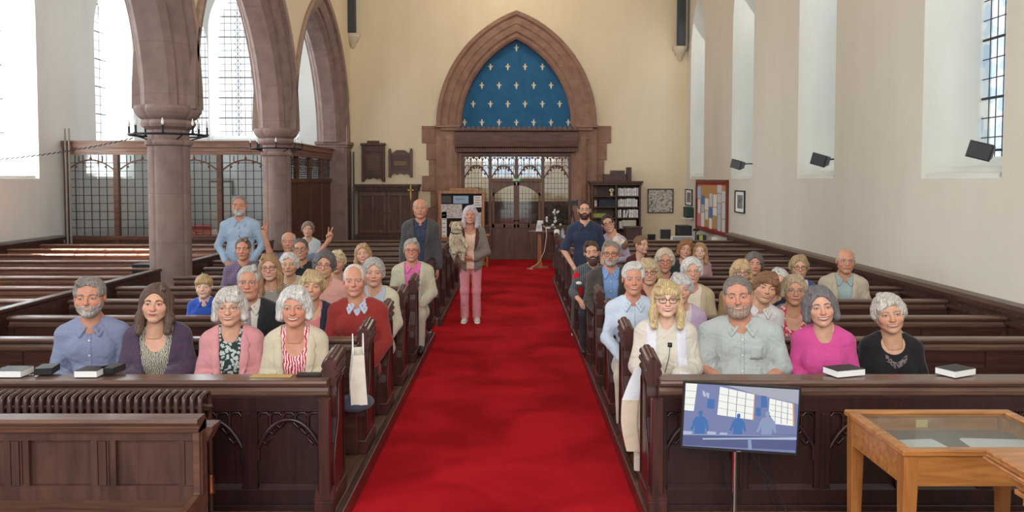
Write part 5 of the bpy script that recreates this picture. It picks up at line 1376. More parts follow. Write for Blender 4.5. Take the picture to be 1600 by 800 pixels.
# ---- on the back wall
def tablet(px0, px1, py0, py1, label, style):
    a, b = at(px0, py0, YB-.03), at(px1, py1, YB-.03); w, h_ = b.x-a.x, a.z-b.z
    t = thing('wall_tablet', label, 'plaque', (a.x+w/2, YB-.002, b.z)); m = MB()
    if style == 0:
        m.prism([(-w/2+.03, .12), (w/2-.03, .12), (w/2-.03, h_-.08), (-w/2+.03, h_-.08)], -.04, 0, 'y'); m.build('board', CUPB, t)
        m = MB(); m.box(-w/2, -w/2+.06, -.07, 0, .0, h_-.08); m.box(w/2-.06, w/2, -.07, 0, 0, h_-.08); m.box(-w/2-.02, w/2+.02, -.10, 0, h_-.12, h_-.06); m.box(-w/4, w/4, -.09, 0, h_-.06, h_)
        m.box(-w/2+.05, w/2-.05, -.06, 0, h_-.28, h_-.12); m.box(-w/2+.05, w/2-.05, -.06, 0, .12, .17)
        m.prism([(-w/2, 0), (-w/2+.06, 0), (-w/2+.13, .09), (-w/2+.2, .06), (-w/2+.28, .10), (w/2-.28, .10), (w/2-.2, .06), (w/2-.13, .09), (w/2-.06, 0), (w/2, 0), (w/2, .16), (-w/2, .16)], -.05, 0, 'y'); m.build('frame', CUPB, t, bevel=.006)
    else:
        m.prism([(-w/2+.05, .10), (w/2-.05, .10), (w/2-.05, h_-.13), (-w/2+.05, h_-.13)], -.035, 0, 'y'); m.build('board', BENCHV, t)
        m = MB(); 
        for s_ in (-1, 1): m.box(s_*(w/2-.07), s_*w/2, -.07, 0, 0, h_-.04); m.tube([(s_*(w/2-.035), -.035, h_-.05), (s_*(w/2-.035), -.035, h_)], .03, 8)
        m.prism([(-w/2+.05, h_-.18), (w/2-.05, h_-.18), (w/2-.05, h_-.12), (w/2-.12, h_-.10), (.1, h_-.04), (-.1, h_-.04), (-w/2+.12, h_-.10), (-w/2+.05, h_-.12)], -.055, 0, 'y')
        m.prism([(-w/2+.05, .04), (-w/2+.15, .10), (-w/2+.22, .06), (0, .11), (w/2-.22, .06), (w/2-.15, .10), (w/2-.05, .04), (w/2-.05, .16), (-w/2+.05, .16)], -.05, 0, 'y'); m.build('frame', BENCH, t, bevel=.006)
    m = MB()
    for i in range(9): m.box(-w*.28, w*.28*(1 if i % 2 else .8), -.0405, -.0395, .30+i*(h_-.62)/9, .31+i*(h_-.62)/9)
    m.build('lettering', flat('faded_gilt', (132, 104, 70), .6), t)
tablet(565, 602, 220, 284, 'tall dark wooden memorial tablet above the cupboard', 0)
tablet(607, 645, 232, 277, 'smaller brown wooden roll board right of the tall tablet', 1)
def ctr(px0, px1, py0, py1, Y):
    a, b = at(px0, py0, Y), at(px1, py1, Y); return (a.x+b.x)/2, b.x-a.x, min(a.z, b.z), max(a.z, b.z)
cx, w, z0, z1 = ctr(556, 653, 372, 288, YB-.5)
t = thing('cupboard', 'wide dark oak cupboard against the back wall beneath the tablets', 'cupboard', (cx, YB-.28, 0)); z0 = .0
m = MB(); m.box(-w/2+.05, w/2-.05, -.22, .25, z0, z1-.10); m.box(-w/2, w/2, -.27, .25, .0, .62); m.build('body', CUPB, t)
m = MB(); m.box(-w/2-.02, w/2+.02, -.30, .26, z1-.06, z1); m.box(-w/2+.0, w/2-.0, -.26, .25, z1-.16, z1-.06)
for i in range(30): x = -w/2+.03+i*(w-.06)/29; m.box(x-.014, x+.014, -.28, -.25, z1-.13, z1-.07)
m.build('cornice', CUPB, t, bevel=.004)
for s_ in (-1, 1):
    m = MB(); xa, xb = s_*.01, s_*(w/2-.10); zl, zh = .72, z1-.2
    m.box(xa, xb, -.245, -.22, zl, zl+.08); m.box(xa, xb, -.245, -.22, zh-.08, zh); m.box(xa, s_*.09, -.242, -.221, zl+.002, zh-.002); m.box(xb, xb-s_*.08, -.242, -.221, zl+.002, zh-.002); mid_ = (xa+xb)/2; m.box(mid_-.03, mid_+.03, -.240, -.221, zl+.002, zh-.002)
    d_ = m.build('door', SCREEN, t, bevel=.004); m = MB(); m.ball((s_*.05, -.26, (zl+zh)/2), .018, 8); m.build('knob', BRASS, d_)
m = MB(); m.box(-w/2, w/2, -.29, .25, .62, .68); m.build('ledge', CUPB, t, bevel=.006)
p = at(644, 300, YB-.35); m = MB(); m.box(-.015, .015, -.01, .01, 0, .34); m.box(-.075, .075, -.01, .01, .20, .23); m.lathe([(.05, -.02), (.05, 0), (.02, .01)], n=12)
o = m.build('brass_cross', BRASS); o.location = (p.x, YB-.60, .70); 
m2 = MB(); m2.tube([(0, 0, -.0), (0, 0, .55)], .01, 6); s_ = m2.build('staff', BRASS, o); o.location = (p.x, YB-.62, .0); o.location.z = .0
o.data.transform(Matrix.Translation((0, 0, at(644, 311, YB-.62).z)))
s_.data.transform(Matrix.Scale(at(644, 311, YB-.62).z/.55, 4, Vector((0, 0, 1)))); tag(o, 'slim brass processional cross standing by the cupboard', 'cross')
# noticeboard on a stand
cx, w, z0, z1 = ctr(685, 757, 375, 298, 18.3)
t = thing('noticeboard', 'free standing black noticeboard in a pale oak frame left of the doors', 'noticeboard', (cx, 18.3, 0))
m = MB(); m.box(-w/2, w/2, -.02, .02, z0, z0+.07); m.box(-w/2, w/2, -.025, .02, z1-.07, z1); m.box(-w/2, -w/2+.07, -.02, .02, 0.04, z1); m.box(w/2-.07, w/2, -.02, .02, .04, z1)
for s_ in (-1, 1): m.box(s_*w/2-.05, s_*w/2+.05, -.25, .25, 0, .05)
m.box(-w/4, w/3, -.015, .015, z1, z1+.06); m.build('frame', CASEV, t, bevel=.005)
m = MB(); m.box(-w/2+.07, w/2-.07, .0, .012, z0+.07, z1-.07); m.build('board', flat('black_felt', (26, 26, 28), .9), t)
MAP = mat('map_paper', (176, 172, 168), (214, 210, 204), .8, (1, 1, 1), 16, detail=6, lo=.4, hi=.6)
def notice(px0, px1, py0, py1, m_, nm='notice', lines=3, Y=18.28):
    x, w_, a, b = ctr(px0, px1, py0, py1, Y); mb = MB(); mb.box(x-w_/2-cx, x+w_/2-cx, -.012, -.008, a, b); o = mb.build(nm, m_, t)
    if lines:
        mb = MB()
        for i in range(lines): z = b-(b-a)*(i+.8)/(lines+.8); mb.box(x-w_*.36-cx, x+w_*(.36 if i % 2 else .25)-cx, -.014, -.012, z-.008, z+.008)
        mb.build('printed_lines', flat('grey_print', (120, 120, 128), .8), o)
notice(689, 705, 306, 317, flat('dark_print', (70, 68, 66), .6), 'photograph', 0); notice(708, 732, 306, 318, flat('sky_print', (150, 180, 206), .6), 'poster', 1); notice(740, 753, 306, 324, WHITE, 'notice', 4)
notice(689, 722, 319, 341, MAP, 'map', 0); notice(690, 698, 331, 375, WHITE, 'notice', 6); notice(736, 752, 332, 354, MAP, 'map', 0)
p = at(752, 372, 18.0); t = thing('side_table', 'small turned leg oak table beside the noticeboard', 'table', (p.x-.05, 18.0, 0)); zt = at(752, 366, 18.0).z
m = MB(); m.box(-.30, .25, -.2, .2, zt-.04, zt); m.build('table_top', CASEV, t, bevel=.01)
for sx in (-.24, .19):
    for sy in (-.15, .15): m = MB(); m.lathe([(.022, 0), (.03, .03), (.02, .08), (.028, .25), (.018, .35), (.03, zt*.7), (.02, zt*.78), (.03, zt-.04)], (sx, sy, 0), 10); m.build('leg', CASEV, t)
m = MB(); m.box(-.11, .11, -.09, .09, 0, .05); m.prism([(-.10, .05), (.10, .05), (.07, .10), (.03, .11), (0, .15), (-.03, .11), (-.07, .10)], -.07, .07, 'y'); o = m.build('collection_box', CASEV, bevel=.006); o.location = (p.x-.05, 18.0, zt+.001); tag(o, 'small carved wooden box on the table beside the noticeboard', 'box')
# bookcase
cx, w, z0, z1 = ctr(924, 1002, 360, 283, YB-.45)
t = thing('bookcase', 'tall dark bookcase of papers and boxes right of the doorway', 'bookcase', (cx, YB-.23, 0)); D_ = .2; zb = .05
m = MB(); m.box(-w/2, -w/2+.04, -D_, D_, 0, z1-.06); m.box(w/2-.04, w/2, -D_, D_, 0, z1-.06); m.box(-w/2, w/2, D_-.02, D_, 0, z1-.05); m.box(-.02, .02, -D_, D_, 0, z1-.05); m.build('case', CUPB, t, bevel=.004)
m = MB(); m.box(-w/2-.05, w/2+.05, -D_-.05, D_, z1-.05, z1); m.box(-w/2-.02, w/2+.02, -D_-.03, D_, z1-.10, z1-.05); m.build('cornice', CUPB, t, bevel=.006)
shz = [ptz(q, YB-.45) for q in (306, 323, 340, 357)]
for z in shz + [.45, .06]: m = MB(); m.box(-w/2+.04, w/2-.04, -D_, D_-.02, z-.025, z); m.build('shelf', CUPB, t)
LG = flat('light_grey_folder', (206, 206, 204), .7); CR = flat('cream_folder', (198, 190, 170), .7); NV = flat('navy_folder', (36, 46, 58), .6); YL = flat('olive_tray', (150, 156, 80), .6)
tx, ty = cx, YB-.23; names_ = ['top', 'second', 'third', 'bottom visible']
rnd = random.Random(3)
ORDN = ['first', 'second', 'third', 'fourth', 'fifth', 'sixth', 'seventh', 'eighth', 'ninth', 'tenth', 'eleventh', 'twelfth', 'thirteenth', 'fourteenth']
for s_i in range(3):
    x = .05; k = 0
    while x < w/2-.09:
        th = rnd.uniform(.030, .055); hgt = rnd.uniform(.17, .20); ln = 0 if s_i < 2 else rnd.uniform(-.05, .25)
        m = MB(); m.box(-th/2, th/2, -.13, .10, 0, hgt); m.box(-th/2+.003, th/2-.003, -.134, -.13, .06, .12, 1); o = m.build('paper_folder', [WHITE if k % 3 else LG, LG]); o.rotation_euler = (0, ln if s_i == 2 and k in (2, 3) else 0, 0)
        o.location = (tx+x+th/2, ty-.02, shz[s_i]+.001); tag(o, '%s pale folder from the left on the %s shelf of the bookcase' % (ORDN[k], names_[s_i]), 'folder', 'pale folders on the %s bookcase shelf' % names_[s_i]); x += th+.008+(.04 if s_i == 2 and k in (1, 3) else 0); k += 1
for k in range(9): m = MB(); m.box(-.022, .022, -.11, .10, 0, .165); o = m.build('hymn_book', NV); o.location = (tx-w/2+.22+k*.048, ty, shz[1]+.001); tag(o, '%s dark blue book from the left on the second bookcase shelf' % ORDN[k], 'book', 'dark blue books in the bookcase')
for (x, z, w_, h_, m_, lb, nm) in ((-w/2+.2, shz[2], .34, .10, YL, 'olive green tray on the third bookcase shelf', 'paper_tray'), (-w/2+.11, shz[1], .06, .15, CR, 'cream folder standing alone at the left of the second shelf', 'paper_folder'), (.33, shz[3], .34, .20, CR, 'buff cardboard box low in the right of the bookcase', 'cardboard_box'), (.12, shz[3], .07, .17, LG, 'grey folder beside the buff cardboard box', 'paper_folder')):
    m = MB(); m.box(-w_/2, w_/2, -.12, .1, 0, h_); m.box(-w_/2-.004, w_/2+.004, -.124, .104, h_*.72, h_*.78); o = m.build(nm, m_, bevel=.004); o.location = (tx+x, ty-.02, z+.001); tag(o, lb, nm.split('_')[-1])
m = MB()
for a in range(6): m.ball((.04*math.cos(a*1.05), -.04*math.sin(a*1.05)*.5, .13+.03*math.sin(a*2.1)), .025, 8)
m.lathe([(.03, 0), (.04, .03), (.02, .08), (.025, .11)], n=10); o = m.build('flower_ornament', flat('cream_flower', (216, 200, 160), .6)); o.location = (tx-.10, ty-.1, shz[0]+.001); tag(o, 'little cream flower ornament on the top bookcase shelf', 'ornament')
for (x, w_, h_, dz, lb) in ((-.02, .56, .17, 0, 'longer wooden box with slats lying on the bookcase'), (.05, .34, .09, .171, 'flat wooden box stacked on the longer box above the bookcase'), (.33, .11, .34, 0, 'tall narrow wooden box standing at the right on the bookcase')):
    m = MB(); m.box(-w_/2, w_/2, -.11, .11, 0, h_)
    for i in range(max(2, int(w_/.05))): xx = -w_/2+.02+i*.05; m.box(xx, xx+.03, -.118, -.11, .015, h_-.015)
    o = m.build('wooden_box', BENCHV, bevel=.003); o.location = (tx+x, ty, z1+.001+dz); tag(o, lb, 'box')
# framed pictures
def frame(Y, px0, px1, py0, py1, label, art, wall=None):
    if wall is None:
        cx_, w_, a, b = ctr(px0, px1, py0, py1, Y-.02); t_ = thing('framed_picture', label, 'picture', (cx_, Y-.001, a)); h_ = b-a
    else:
        # hanging on the right wall, px edges give the depth range
        yA, yB = wall; cx_, w_ = 0, yB-yA; zt_, zb_ = at(px1, py0, yA).z, at(px1, py1, yA).z; h_ = zt_-zb_; t_ = thing('framed_picture', label, 'picture', (XR-.001, (yA+yB)/2, zb_), -math.pi/2*-1*-1)
    m = MB(); f_ = .022
    m.box(-w_/2, w_/2, -.03, 0, 0, f_); m.box(-w_/2, w_/2, -.03, 0, h_-f_, h_); m.box(-w_/2, -w_/2+f_, -.03, 0, f_, h_-f_); m.box(w_/2-f_, w_/2, -.03, 0, f_, h_-f_); m.build('frame', BLACK, t_)
    m = MB(); m.box(-w_/2+f_, w_/2-f_, -.012, -.004, f_, h_-f_); m.build('mount', WHITE if wall else art, t_)
    if wall: m = MB(); m.box(-w_*.28, w_*.28, -.015, -.012, h_*.2, h_*.8); m.build('print', art, t_)
    return t_
SKETCH = mat('sketch', (120, 116, 108), (206, 198, 184), .8, (1, 1, 1), 22, detail=8, lo=.38, hi=.56)
GREYP = mat('grey_print_art', (90, 90, 88), (150, 148, 140), .8, (1, 1, 1), 6)
frame(YB, 1012, 1052, 295, 333, 'large framed pencil sketch on the back wall right of the bookcase', SKETCH)
def depth_r(px): return XR*FPX/(px-PPX)
frame(0, 1073, 1082, 296, 322, 'small framed print on the right wall, left of the red noticeboard', GREYP, (depth_r(1082.5), depth_r(1072)))
frame(0, 1150, 1165, 298, 334, 'small framed print on the right wall, right of the red noticeboard', GREYP, (depth_r(1165), depth_r(1150)))
# red noticeboard on the right wall
yA, yB_ = depth_r(1139), depth_r(1090); zb_, zt_ = at(1139, 371, yA).z, at(1139, 281, yA).z; w = yB_-yA; h_ = zt_-zb_
t = thing('noticeboard', 'large red framed noticeboard full of papers on the right wall', 'noticeboard', (XR-.002, (yA+yB_)/2, zb_), -math.pi/2)
m = MB(); f_ = .07; m.box(-w/2, w/2, -.05, 0, 0, f_); m.box(-w/2, w/2, -.05, 0, h_-f_, h_); m.box(-w/2, -w/2+f_, -.05, 0, f_, h_-f_); m.box(w/2-f_, w/2, -.05, 0, f_, h_-f_); m.build('frame', wood('red_oak', (96, 36, 28), (124, 50, 38), .5, coat=0), t, bevel=.004)
m = MB(); m.box(-w/2+f_, w/2-f_, -.02, -.01, f_, h_-f_); m.build('cork', mat('cork', (176, 132, 84), (200, 158, 106), .9, ns=30), t)
m = MB(); rr = .035; m.box(-w/2+f_, w/2-f_, -.026, -.02, f_, f_+rr); m.box(-w/2+f_, w/2-f_, -.026, -.02, h_-f_-rr*1.3, h_-f_); m.box(-w/2+f_, -w/2+f_+rr, -.026, -.02, f_, h_-f_); m.box(w/2-f_-rr, w/2-f_, -.026, -.02, f_, h_-f_); m.build('red_border', flat('red_border', (176, 40, 44), .8), t)
PC = [WHITE, LG, flat('blue_leaflet', (90, 124, 176), .7), flat('pale_blue_leaflet', (178, 196, 214), .7), flat('pink_leaflet', (206, 130, 136), .7)]
rnd = random.Random(5); i = 0
for cxx in (-.36, -.24, -.12, .0, .12, .24, .36):
    z = .09
    while z < h_-.22:
        hh_ = rnd.uniform(.16, .34); ww = rnd.uniform(.20, .33)
        if rnd.random() < .90 and z+hh_ < h_-.10: m = MB(); xx = cxx*w/.90; m.box(xx-ww/2, xx+ww/2, -.029, -.020-.001*(i % 3), z, z+hh_); m.build('leaflet', PC[rnd.choice([0, 0, 0, 0, 1, 1, 3, 3, 3, 2, 4])], t); i += 1
        z += hh_+.02
# green first aid box
yA = depth_r(1083); p = at(1080, 331, yA)
t = thing('defibrillator_box', 'dark green box on a white bracket on the right wall', 'box', (XR-.12, yA, at(1080, 340, yA).z)); m = MB(); m.box(-.09, .10, -.13, .13, 0, .26); m.build('box', flat('dark_green', (34, 58, 50), .4), t, bevel=.03, seg=3); m = MB(); m.box(-.13, .11, -.10, .10, -.03, -.005); m.build('bracket', WHITE, t); m = MB(); m.tube([(-.09, -.05, .22), (-.11, 0, .25), (-.09, .05, .22)], .01, 6); m.build('handle', BLACK, t)
# loudspeakers on the window sills
for (cx_, cy_, wy, lb, sz) in ((1155, 257, 14.4, 'black wedge loudspeaker on the farthest right window sill, smallest in view', .22), (1285, 250, 10.75, 'black wedge loudspeaker on the middle right window sill', .22), (1537, 236, 7.15, 'black wedge loudspeaker on the nearest right window sill', .21)):
    xx = (cx_-PPX)/FPX*wy*1.0; p = at(cx_, cy_, wy)
    t = thing('loudspeaker', lb, 'speaker', (p.x, wy, p.z)); t.rotation_euler = (R(0), R(16), R(-48))
    m = MB(); s_ = sz/2; m.rings([[(-s_, -s_, -s_*.75), (s_, -s_, -s_*.75), (s_, -s_, s_*.75), (-s_, -s_, s_*.75)], [(-s_*.6, s_*.8, -s_*.55), (s_*.6, s_*.8, -s_*.55), (s_*.6, s_*.8, s_*.55), (-s_*.6, s_*.8, s_*.55)]], 0, False); m.build('cabinet', flat('speaker_case', (52, 56, 62), .6), t, bevel=.012, seg=2)
    m = MB(); m.box(-s_*.92, s_*.92, -s_-.012, -s_, -s_*.68, s_*.68); m.build('grille', BLACK, t, bevel=.004); m = MB(); m.tube([(0, s_*.6, 0), (.05, s_+.10, .03), (XR+.30-p.x if False else .12, s_+.16, .05)], .012, 6); m.build('bracket', BLACK, t)
# round card-reader table in the aisle end
p = at(842, 412, 17.6); zt = at(842, 361, 17.6).z
t = thing('pedestal_table', 'small oak pedestal table at the far end of the carpet', 'table', (at(843, 400, 17.6).x, 17.6, 0)); m = MB(); m.rings([[(.30*math.cos(math.pi/4*i+.39), .22*math.sin(math.pi/4*i+.39), z) for i in range(8)] for z in (zt-.03, zt)], 0, False); m.build('table_top', SCREENH, t)
m = MB(); m.prism([(-.07, .05), (.07, .05), (.045, .2), (.035, zt-.03), (-.035, zt-.03), (-.045, .2)], -.02, .02, 'y'); m.box(-.20, .20, -.04, .04, 0, .05); m.box(-.04, .04, -.16, .16, 0, .05); m.build('pedestal', CASEV, t, bevel=.008)
tx_, tz_ = t.location.x, zt
t = thing('card_reader', 'white card reader donation stand on the pedestal table', 'card reader', (tx_-.02, 17.55, tz_+.001)); m = MB(); m.prism([(-.07, 0), (.08, 0), (.05, .22), (-.03, .22)], -.06, .04, 'y'); m.box(-.03, .10, -.03, .03, .17, .24); m.build('stand', WHITE, t, bevel=.006); m = MB(); m.box(-.035, .035, -.064, -.06, .06, .14); m.build('screen', flat('pale_blue_leaflet', (178, 196, 214)), t)
m = MB(); m.tube([(tx_+.08, 17.55, tz_+.12), (tx_+.14, 17.45, tz_+.08), (tx_+.15, 17.36, tz_-.1), (tx_+.10, 17.4, tz_-.45), (tx_-.02, 17.45, .15), (tx_-.2, 17.4, .03), (tx_-.28, 17.3, .03), (tx_-.15, 17.25, .025)], .010, 6); tag(m.build('power_cable', flat('pale_cable', (206, 196, 180), .6)), 'pale cable trailing from the card reader down to the carpet', 'cable')
# welcome table behind the right pews, with flowers, tripod, sundries
ty_ = 16.4; a, b = at(868, 366, ty_), at(925, 366, ty_)
t = thing('side_table', 'long table crowded with small things behind the right pews', 'table', ((a.x+b.x)/2+.2, ty_, 0)); zt = .80; hw = (b.x-a.x)/2+.2
m = MB(); m.box(-hw, hw, -.3, .3, zt-.03, zt); m.build('table_top', SCREENH, t)
for sx in (-1, 1):
    for sy in (-1, 1): m = MB(); m.box(sx*(hw-.06)-.02, sx*(hw-.06)+.02, sy*.26-.02, sy*.26+.02, 0, zt-.03); m.build('leg', SCREEN, t)
bx_ = t.location.x-hw
def small(px, py, prof, mt, nm, lb, Y=16.3, n=12, cat=None):
    m = MB(); m.lathe(prof, n=n); o = m.build(nm, mt); o.location = (at(px, 370, Y).x, Y, zt+.001); tag(o, lb, cat or nm.split('_')[-1]); return o
small(870, 0, [(.05, 0), (.06, .02), (.06, .16), (.03, .18)], WHITE, 'white_tub', 'white plastic tub at the left end of the crowded table')
small(879, 0, [(.04, 0), (.04, .14), (.015, .17), (.015, .20)], flat('clear_bottle', (150, 160, 172), .2), 'water_bottle', 'clear water bottle beside the white tub')
m = MB(); m.box(-.20, .20, -.12, .12, 0, .05); o = m.build('paper_pile', LG, bevel=.003); o.location = (at(895, 0, 16.3).x, 16.3, zt+.001); tag(o, 'pile of pale papers on the crowded table', 'papers')
t = thing('tripod', 'black camera tripod standing behind the man in the navy polo', 'tripod', (at(893, 350, 17.0).x, 17.0, 0)); hz_ = at(893, 322, 17).z
for a in (0, 2.1, 4.2): m = MB(); m.tube([(.30*math.cos(a), .30*math.sin(a), 0), (.02*math.cos(a), .02*math.sin(a), hz_-.1)], .012, 6); m.build('leg', BLACK, t)
m = MB(); m.tube([(0, 0, hz_-.25), (0, 0, hz_+.02)], .016, 8); m.box(-.08, .10, -.05, .05, hz_+.02, hz_+.12); m.box(.10, .14, -.03, .03, hz_+.0, hz_+.14); m.build('camera_head', BLACK, t)
t = thing('flower_arrangement', 'white flowers with green leaves behind the side table', 'flowers', (at(868, 340, 17.6).x, 17.9, 0)); rnd = random.Random(9)
m = MB(); m.lathe([(.11, 0), (.12, .03), (.05, .1), (.04, .7), (.12, .78), (.12, .84)], n=12); m.build('stand', SCREEN, t)
m = MB(); m2 = MB()
for i in range(60):
    a, r_, z = rnd.uniform(0, 6.28), rnd.uniform(0, .20), rnd.uniform(.85, 1.30)
    if i % 3: m.rings([[(r_*math.cos(a)+dx1, r_*math.sin(a)+dy1, z+dz1) for dx1, dy1, dz1 in ((0, -.012, 0), (.012, 0, 0), (0, .012, 0), (-.012, 0, 0))], [(r_*math.cos(a)*1.5+dx1, r_*math.sin(a)*1.5+dy1, z+.09+dz1) for dx1, dy1, dz1 in ((0, -.002, 0), (.002, 0, 0), (0, .002, 0), (-.002, 0, 0))]], 0, True)
    else: m2.ball((r_*math.cos(a), r_*math.sin(a), z+.03), .030, 8)
m.build('leaves', flat('leaf_green', (62, 84, 54), .6), t); m2.build('blooms', WHITE, t)
# office corner behind the right pews
dy_ = 16.6; zt = at(1100, 377, dy_).z+.03; a = at(1027, 377, dy_)
t = thing('desk', 'cluttered white topped desk in the right back corner', 'desk', ((a.x+XR)/2, dy_, 0)); hw = (XR-a.x)/2-.02
m = MB(); m.box(-hw, hw, -.35, .35, zt-.03, zt); m.build('desk_top', flat('desk_white', (206, 200, 188), .5), t)
for sx in (-1, 1): m = MB(); m.box(sx*hw-.0 if sx < 0 else hw-.03, sx*hw+.03 if sx < 0 else hw, -.33, .33, 0, zt-.03); m.build('leg', SCREEN, t)
def item(px0, px1, py0, py1, Y, d, mt, nm, lb, cat, bev=.006, z0=None):
    cx_, w_, a_, b_ = ctr(px0, px1, py0, py1, Y); z0 = a_ if z0 is None else z0
    m = MB(); m.box(-w_/2, w_/2, -d/2, d/2, 0, b_-z0); m.box(-w_/2+.01, w_/2-.01, -d/2-.006, -d/2, .01, b_-z0-.01, 1); o = m.build(nm, mt, bevel=bev); o.location = (cx_, Y, z0); tag(o, lb, cat); return o
item(1031, 1048, 358, 376, 16.8, .05, [flat('mount_grey', (150, 142, 130), .6), BLACK], 'monitor', 'small dark monitor in a pale surround left of the desk', 'monitor', z0=zt+.001)
item(1012, 1024, 366, 376, YB-.03, .05, [BENCHV, BLACK], 'wall_box', 'small dark box fixed low on the back wall', 'box')
item(1058, 1078, 352, 368, 16.8, .4, [flat('case_dark', (58, 44, 42), .5), BLACK], 'equipment_case', 'dark equipment case standing on the cluttered desk', 'case', z0=zt+.001)
item(1049, 1082, 369, 376, 16.45, .2, [WHITE, flat('grey_keys', (150, 150, 150), .6)], 'keyboard_mixer', 'pale mixing console on the cluttered desk', 'mixer', z0=zt+.001)
item(1090, 1102, 367, 373, 16.5, .2, [flat('blue_bag', (48, 58, 92), .8), flat('blue_bag', (48, 58, 92))], 'bag', 'crumpled dark blue bag on the cluttered desk', 'bag', .03, z0=zt+.001)
item(1110, 1124, 370, 375, 16.5, .2, [WHITE, WHITE], 'paper_pile', 'white papers at the right end of the cluttered desk', 'papers', z0=zt+.001)
m = MB(); m.tube([(0, 0, 0), (0, 0, .16), (.03, -.02, .22)], .012, 6); m.box(-.05, .07, -.03, .03, .20, .25); o = m.build('desk_microphone', BLACK); o.location = (at(1086, 370, 16.5).x, 16.45, zt+.001); tag(o, 'black microphone on a short stand on the cluttered desk', 'microphone')
m = MB(); m.box(-.03, .03, -.03, .03, 0, .12); o = m.build('thermos', flat('yellow', (190, 196, 60), .5)); o.location = (at(1086, 370, 16.5).x+.08, 16.3, zt+.001); tag(o, 'bright yellow tube on the cluttered desk', 'tube')
cx_, w_, a_, b_ = ctr(978, 1003, 372, 357, 17.2)
m = MB(); m.box(-w_/2, w_/2, -.2, .2, 0, b_); m.box(-w_/2-.02, w_/2+.02, -.22, .22, b_, b_+.03); m.box(-w_/2+.04, w_/2-.04, -.21, -.2, .1, b_-.05); o = m.build('low_cabinet', BENCHV, bevel=.006); o.location = (cx_, 17.4, 0); tag(o, 'low brown wooden cabinet in front of the bookcase', 'cabinet')
# on the pews: turquoise bag, hymn book box, red and white stand-in for a toddler arm
p = at(307, 421, 9.25); m = MB(); m.rings([[(r_*math.cos(a)*.8, r_*math.sin(a)*.5, z) for a in [2*math.pi*i/14 for i in range(14)]] for z, r_ in ((0, .06), (.03, .09), (.08, .085), (.12, .05), (.125, .02))], 0, True); m.tube([(-.04, 0, .11), (0, 0, .17), (.04, 0, .11)], .008, 6)
o = m.build('turquoise_bag', cloth('turquoise', (60, 170, 150))); o.location = (p.x, YR[4]+.09, ZC-.14); tag(o, 'small turquoise pouch on a pew ledge behind the boy', 'bag')
p = at(237, 412, 10.35); m = MB(); m.box(-.14, .14, -.12, .12, 0, .17); m.box(-.15, .15, -.13, .13, .17, .185); o = m.build('dark_box', BLACK, bevel=.006); o.location = (p.x-.06, 10.33, ZC-.14); tag(o, 'dark lidded box on a pew ledge left of the nearer pier', 'box')
for px, Y_, lb in ((562, 6.35, 'white edged'),): pass
for k, (x, n, lb) in enumerate(((-1.30, 0, 'first'), (-1.28, 1, 'second'), (-1.30, 2, 'third'))):
    t = thing('kneeler', 'pale kneeling pad under the %s pew seat beside the aisle, left' % lb, 'kneeler', (x, YR[n]-.20, .101)); m = MB(); m.box(-.14, .14, -.10, .10, 0, .07); m.build('pad', cloth('kneeler_cloth', (176, 158, 130)), t, bevel=.02, seg=2); m = MB(); m.box(-.12, .12, -.105, -.10, .01, .06); m.build('side_band', cloth('kneeler_band', (120, 100, 80)), t)
m = MB(); m.rings([[(.07*math.cos(a)*k_, .035*math.sin(a)*k_, z) for a in [2*math.pi*i/12 for i in range(12)]] for z, k_ in ((-.34, .3), (-.26, .9), (-.14, 1), (-.05, .9), (0, .5))], 0, True); m.rings([[(.055*math.cos(a)*k_, .04*math.sin(a)*k_-.03, z) for a in [2*math.pi*i/12 for i in range(12)]] for z, k_ in ((-.155, .5), (-.145, .9), (-.125, .9), (-.115, .5))], 1, True)
p = at(903, 425, 9.0); o = m.build('cloth_bag', [cloth('bright_red', (196, 26, 44)), WHITE]); o.location = (p.x, 8.93, p.z+.02); tag(o, 'red and white cloth bag hanging at a right pew end', 'bag')  # made-up cloth shape in place of a toddler's red sleeve
# ================================================================== the congregation
mat('trouser_dark', (40, 42, 52), (30, 32, 40), .9)
GREY = (150, 142, 136); WH = (206, 200, 194); SILV = (178, 172, 168); BLND = (196, 160, 108); BRN = (92, 66, 50)
def cl(n, *a, **k): return cloth('cloth_'+n, *a, **k)
BTN = flat('button', (226, 226, 222), .4)
def Yr(n): return YR[n] - .31
L = []
def add(label, px, top, Y, **k): k.update(label=label, px=px, top=top, Y=Y); L.append(k)
# ---- front row
den = cl('denim', (138, 146, 174), (122, 130, 158), fold=.8)
add('grey bearded man in a light blue shirt, far left of the front row', 146, 428, 5.35, big=1, hs=1.09, s=1.02, w=1.06, lean=.12, hair='short', vol=.004, hc=(150, 142, 134), beard=.0032, beardc=(196, 188, 180), skin='ruddy', smile=.9, teeth=.6, wz=.26, belly=.03,
    wear=dict(shirt=dict(m=den, col=True, amp=.009), extra=[dict(k='buttons', name='placket', m=[BTN, den]), dict(k='line', name='hanging_spectacles', m=[BLACK], w=.016, f=lambda v: (.01+.012*math.sin(v*9), .10+.16*v))]))
prt = cl('zebra', (214, 208, 190), (46, 40, 40), 'lines', 1.6)
plum = cl('plum', (84, 66, 88), (74, 58, 78), fold=.8)
add('woman with long brown hair in a plum shawl over a patterned dress', 247, 438, 5.35, big=1, fem=1, hs=1.06, s=.97, lean=.12, hair='long', hc=(104, 80, 66), hairlen=.95, facew=.004, iris='brown', smile=.45, tilt=R(3), wz=.27, brow=.0046,
    wear=dict(shirt=dict(m=prt, neck='low', name='dress'), over=dict(name='shawl', m=plum, t=.026, openw=(.055, .22, .115), grow=.014, amp=.010), extra=[dict(k='line', name='necklace', on='shirt', m=[BRASS], f=lambda v: (-.045+.09*v, .515-.05*math.sin(math.pi*v)))]))
pj = cl('rose_jacket', (212, 148, 152), (200, 136, 140))
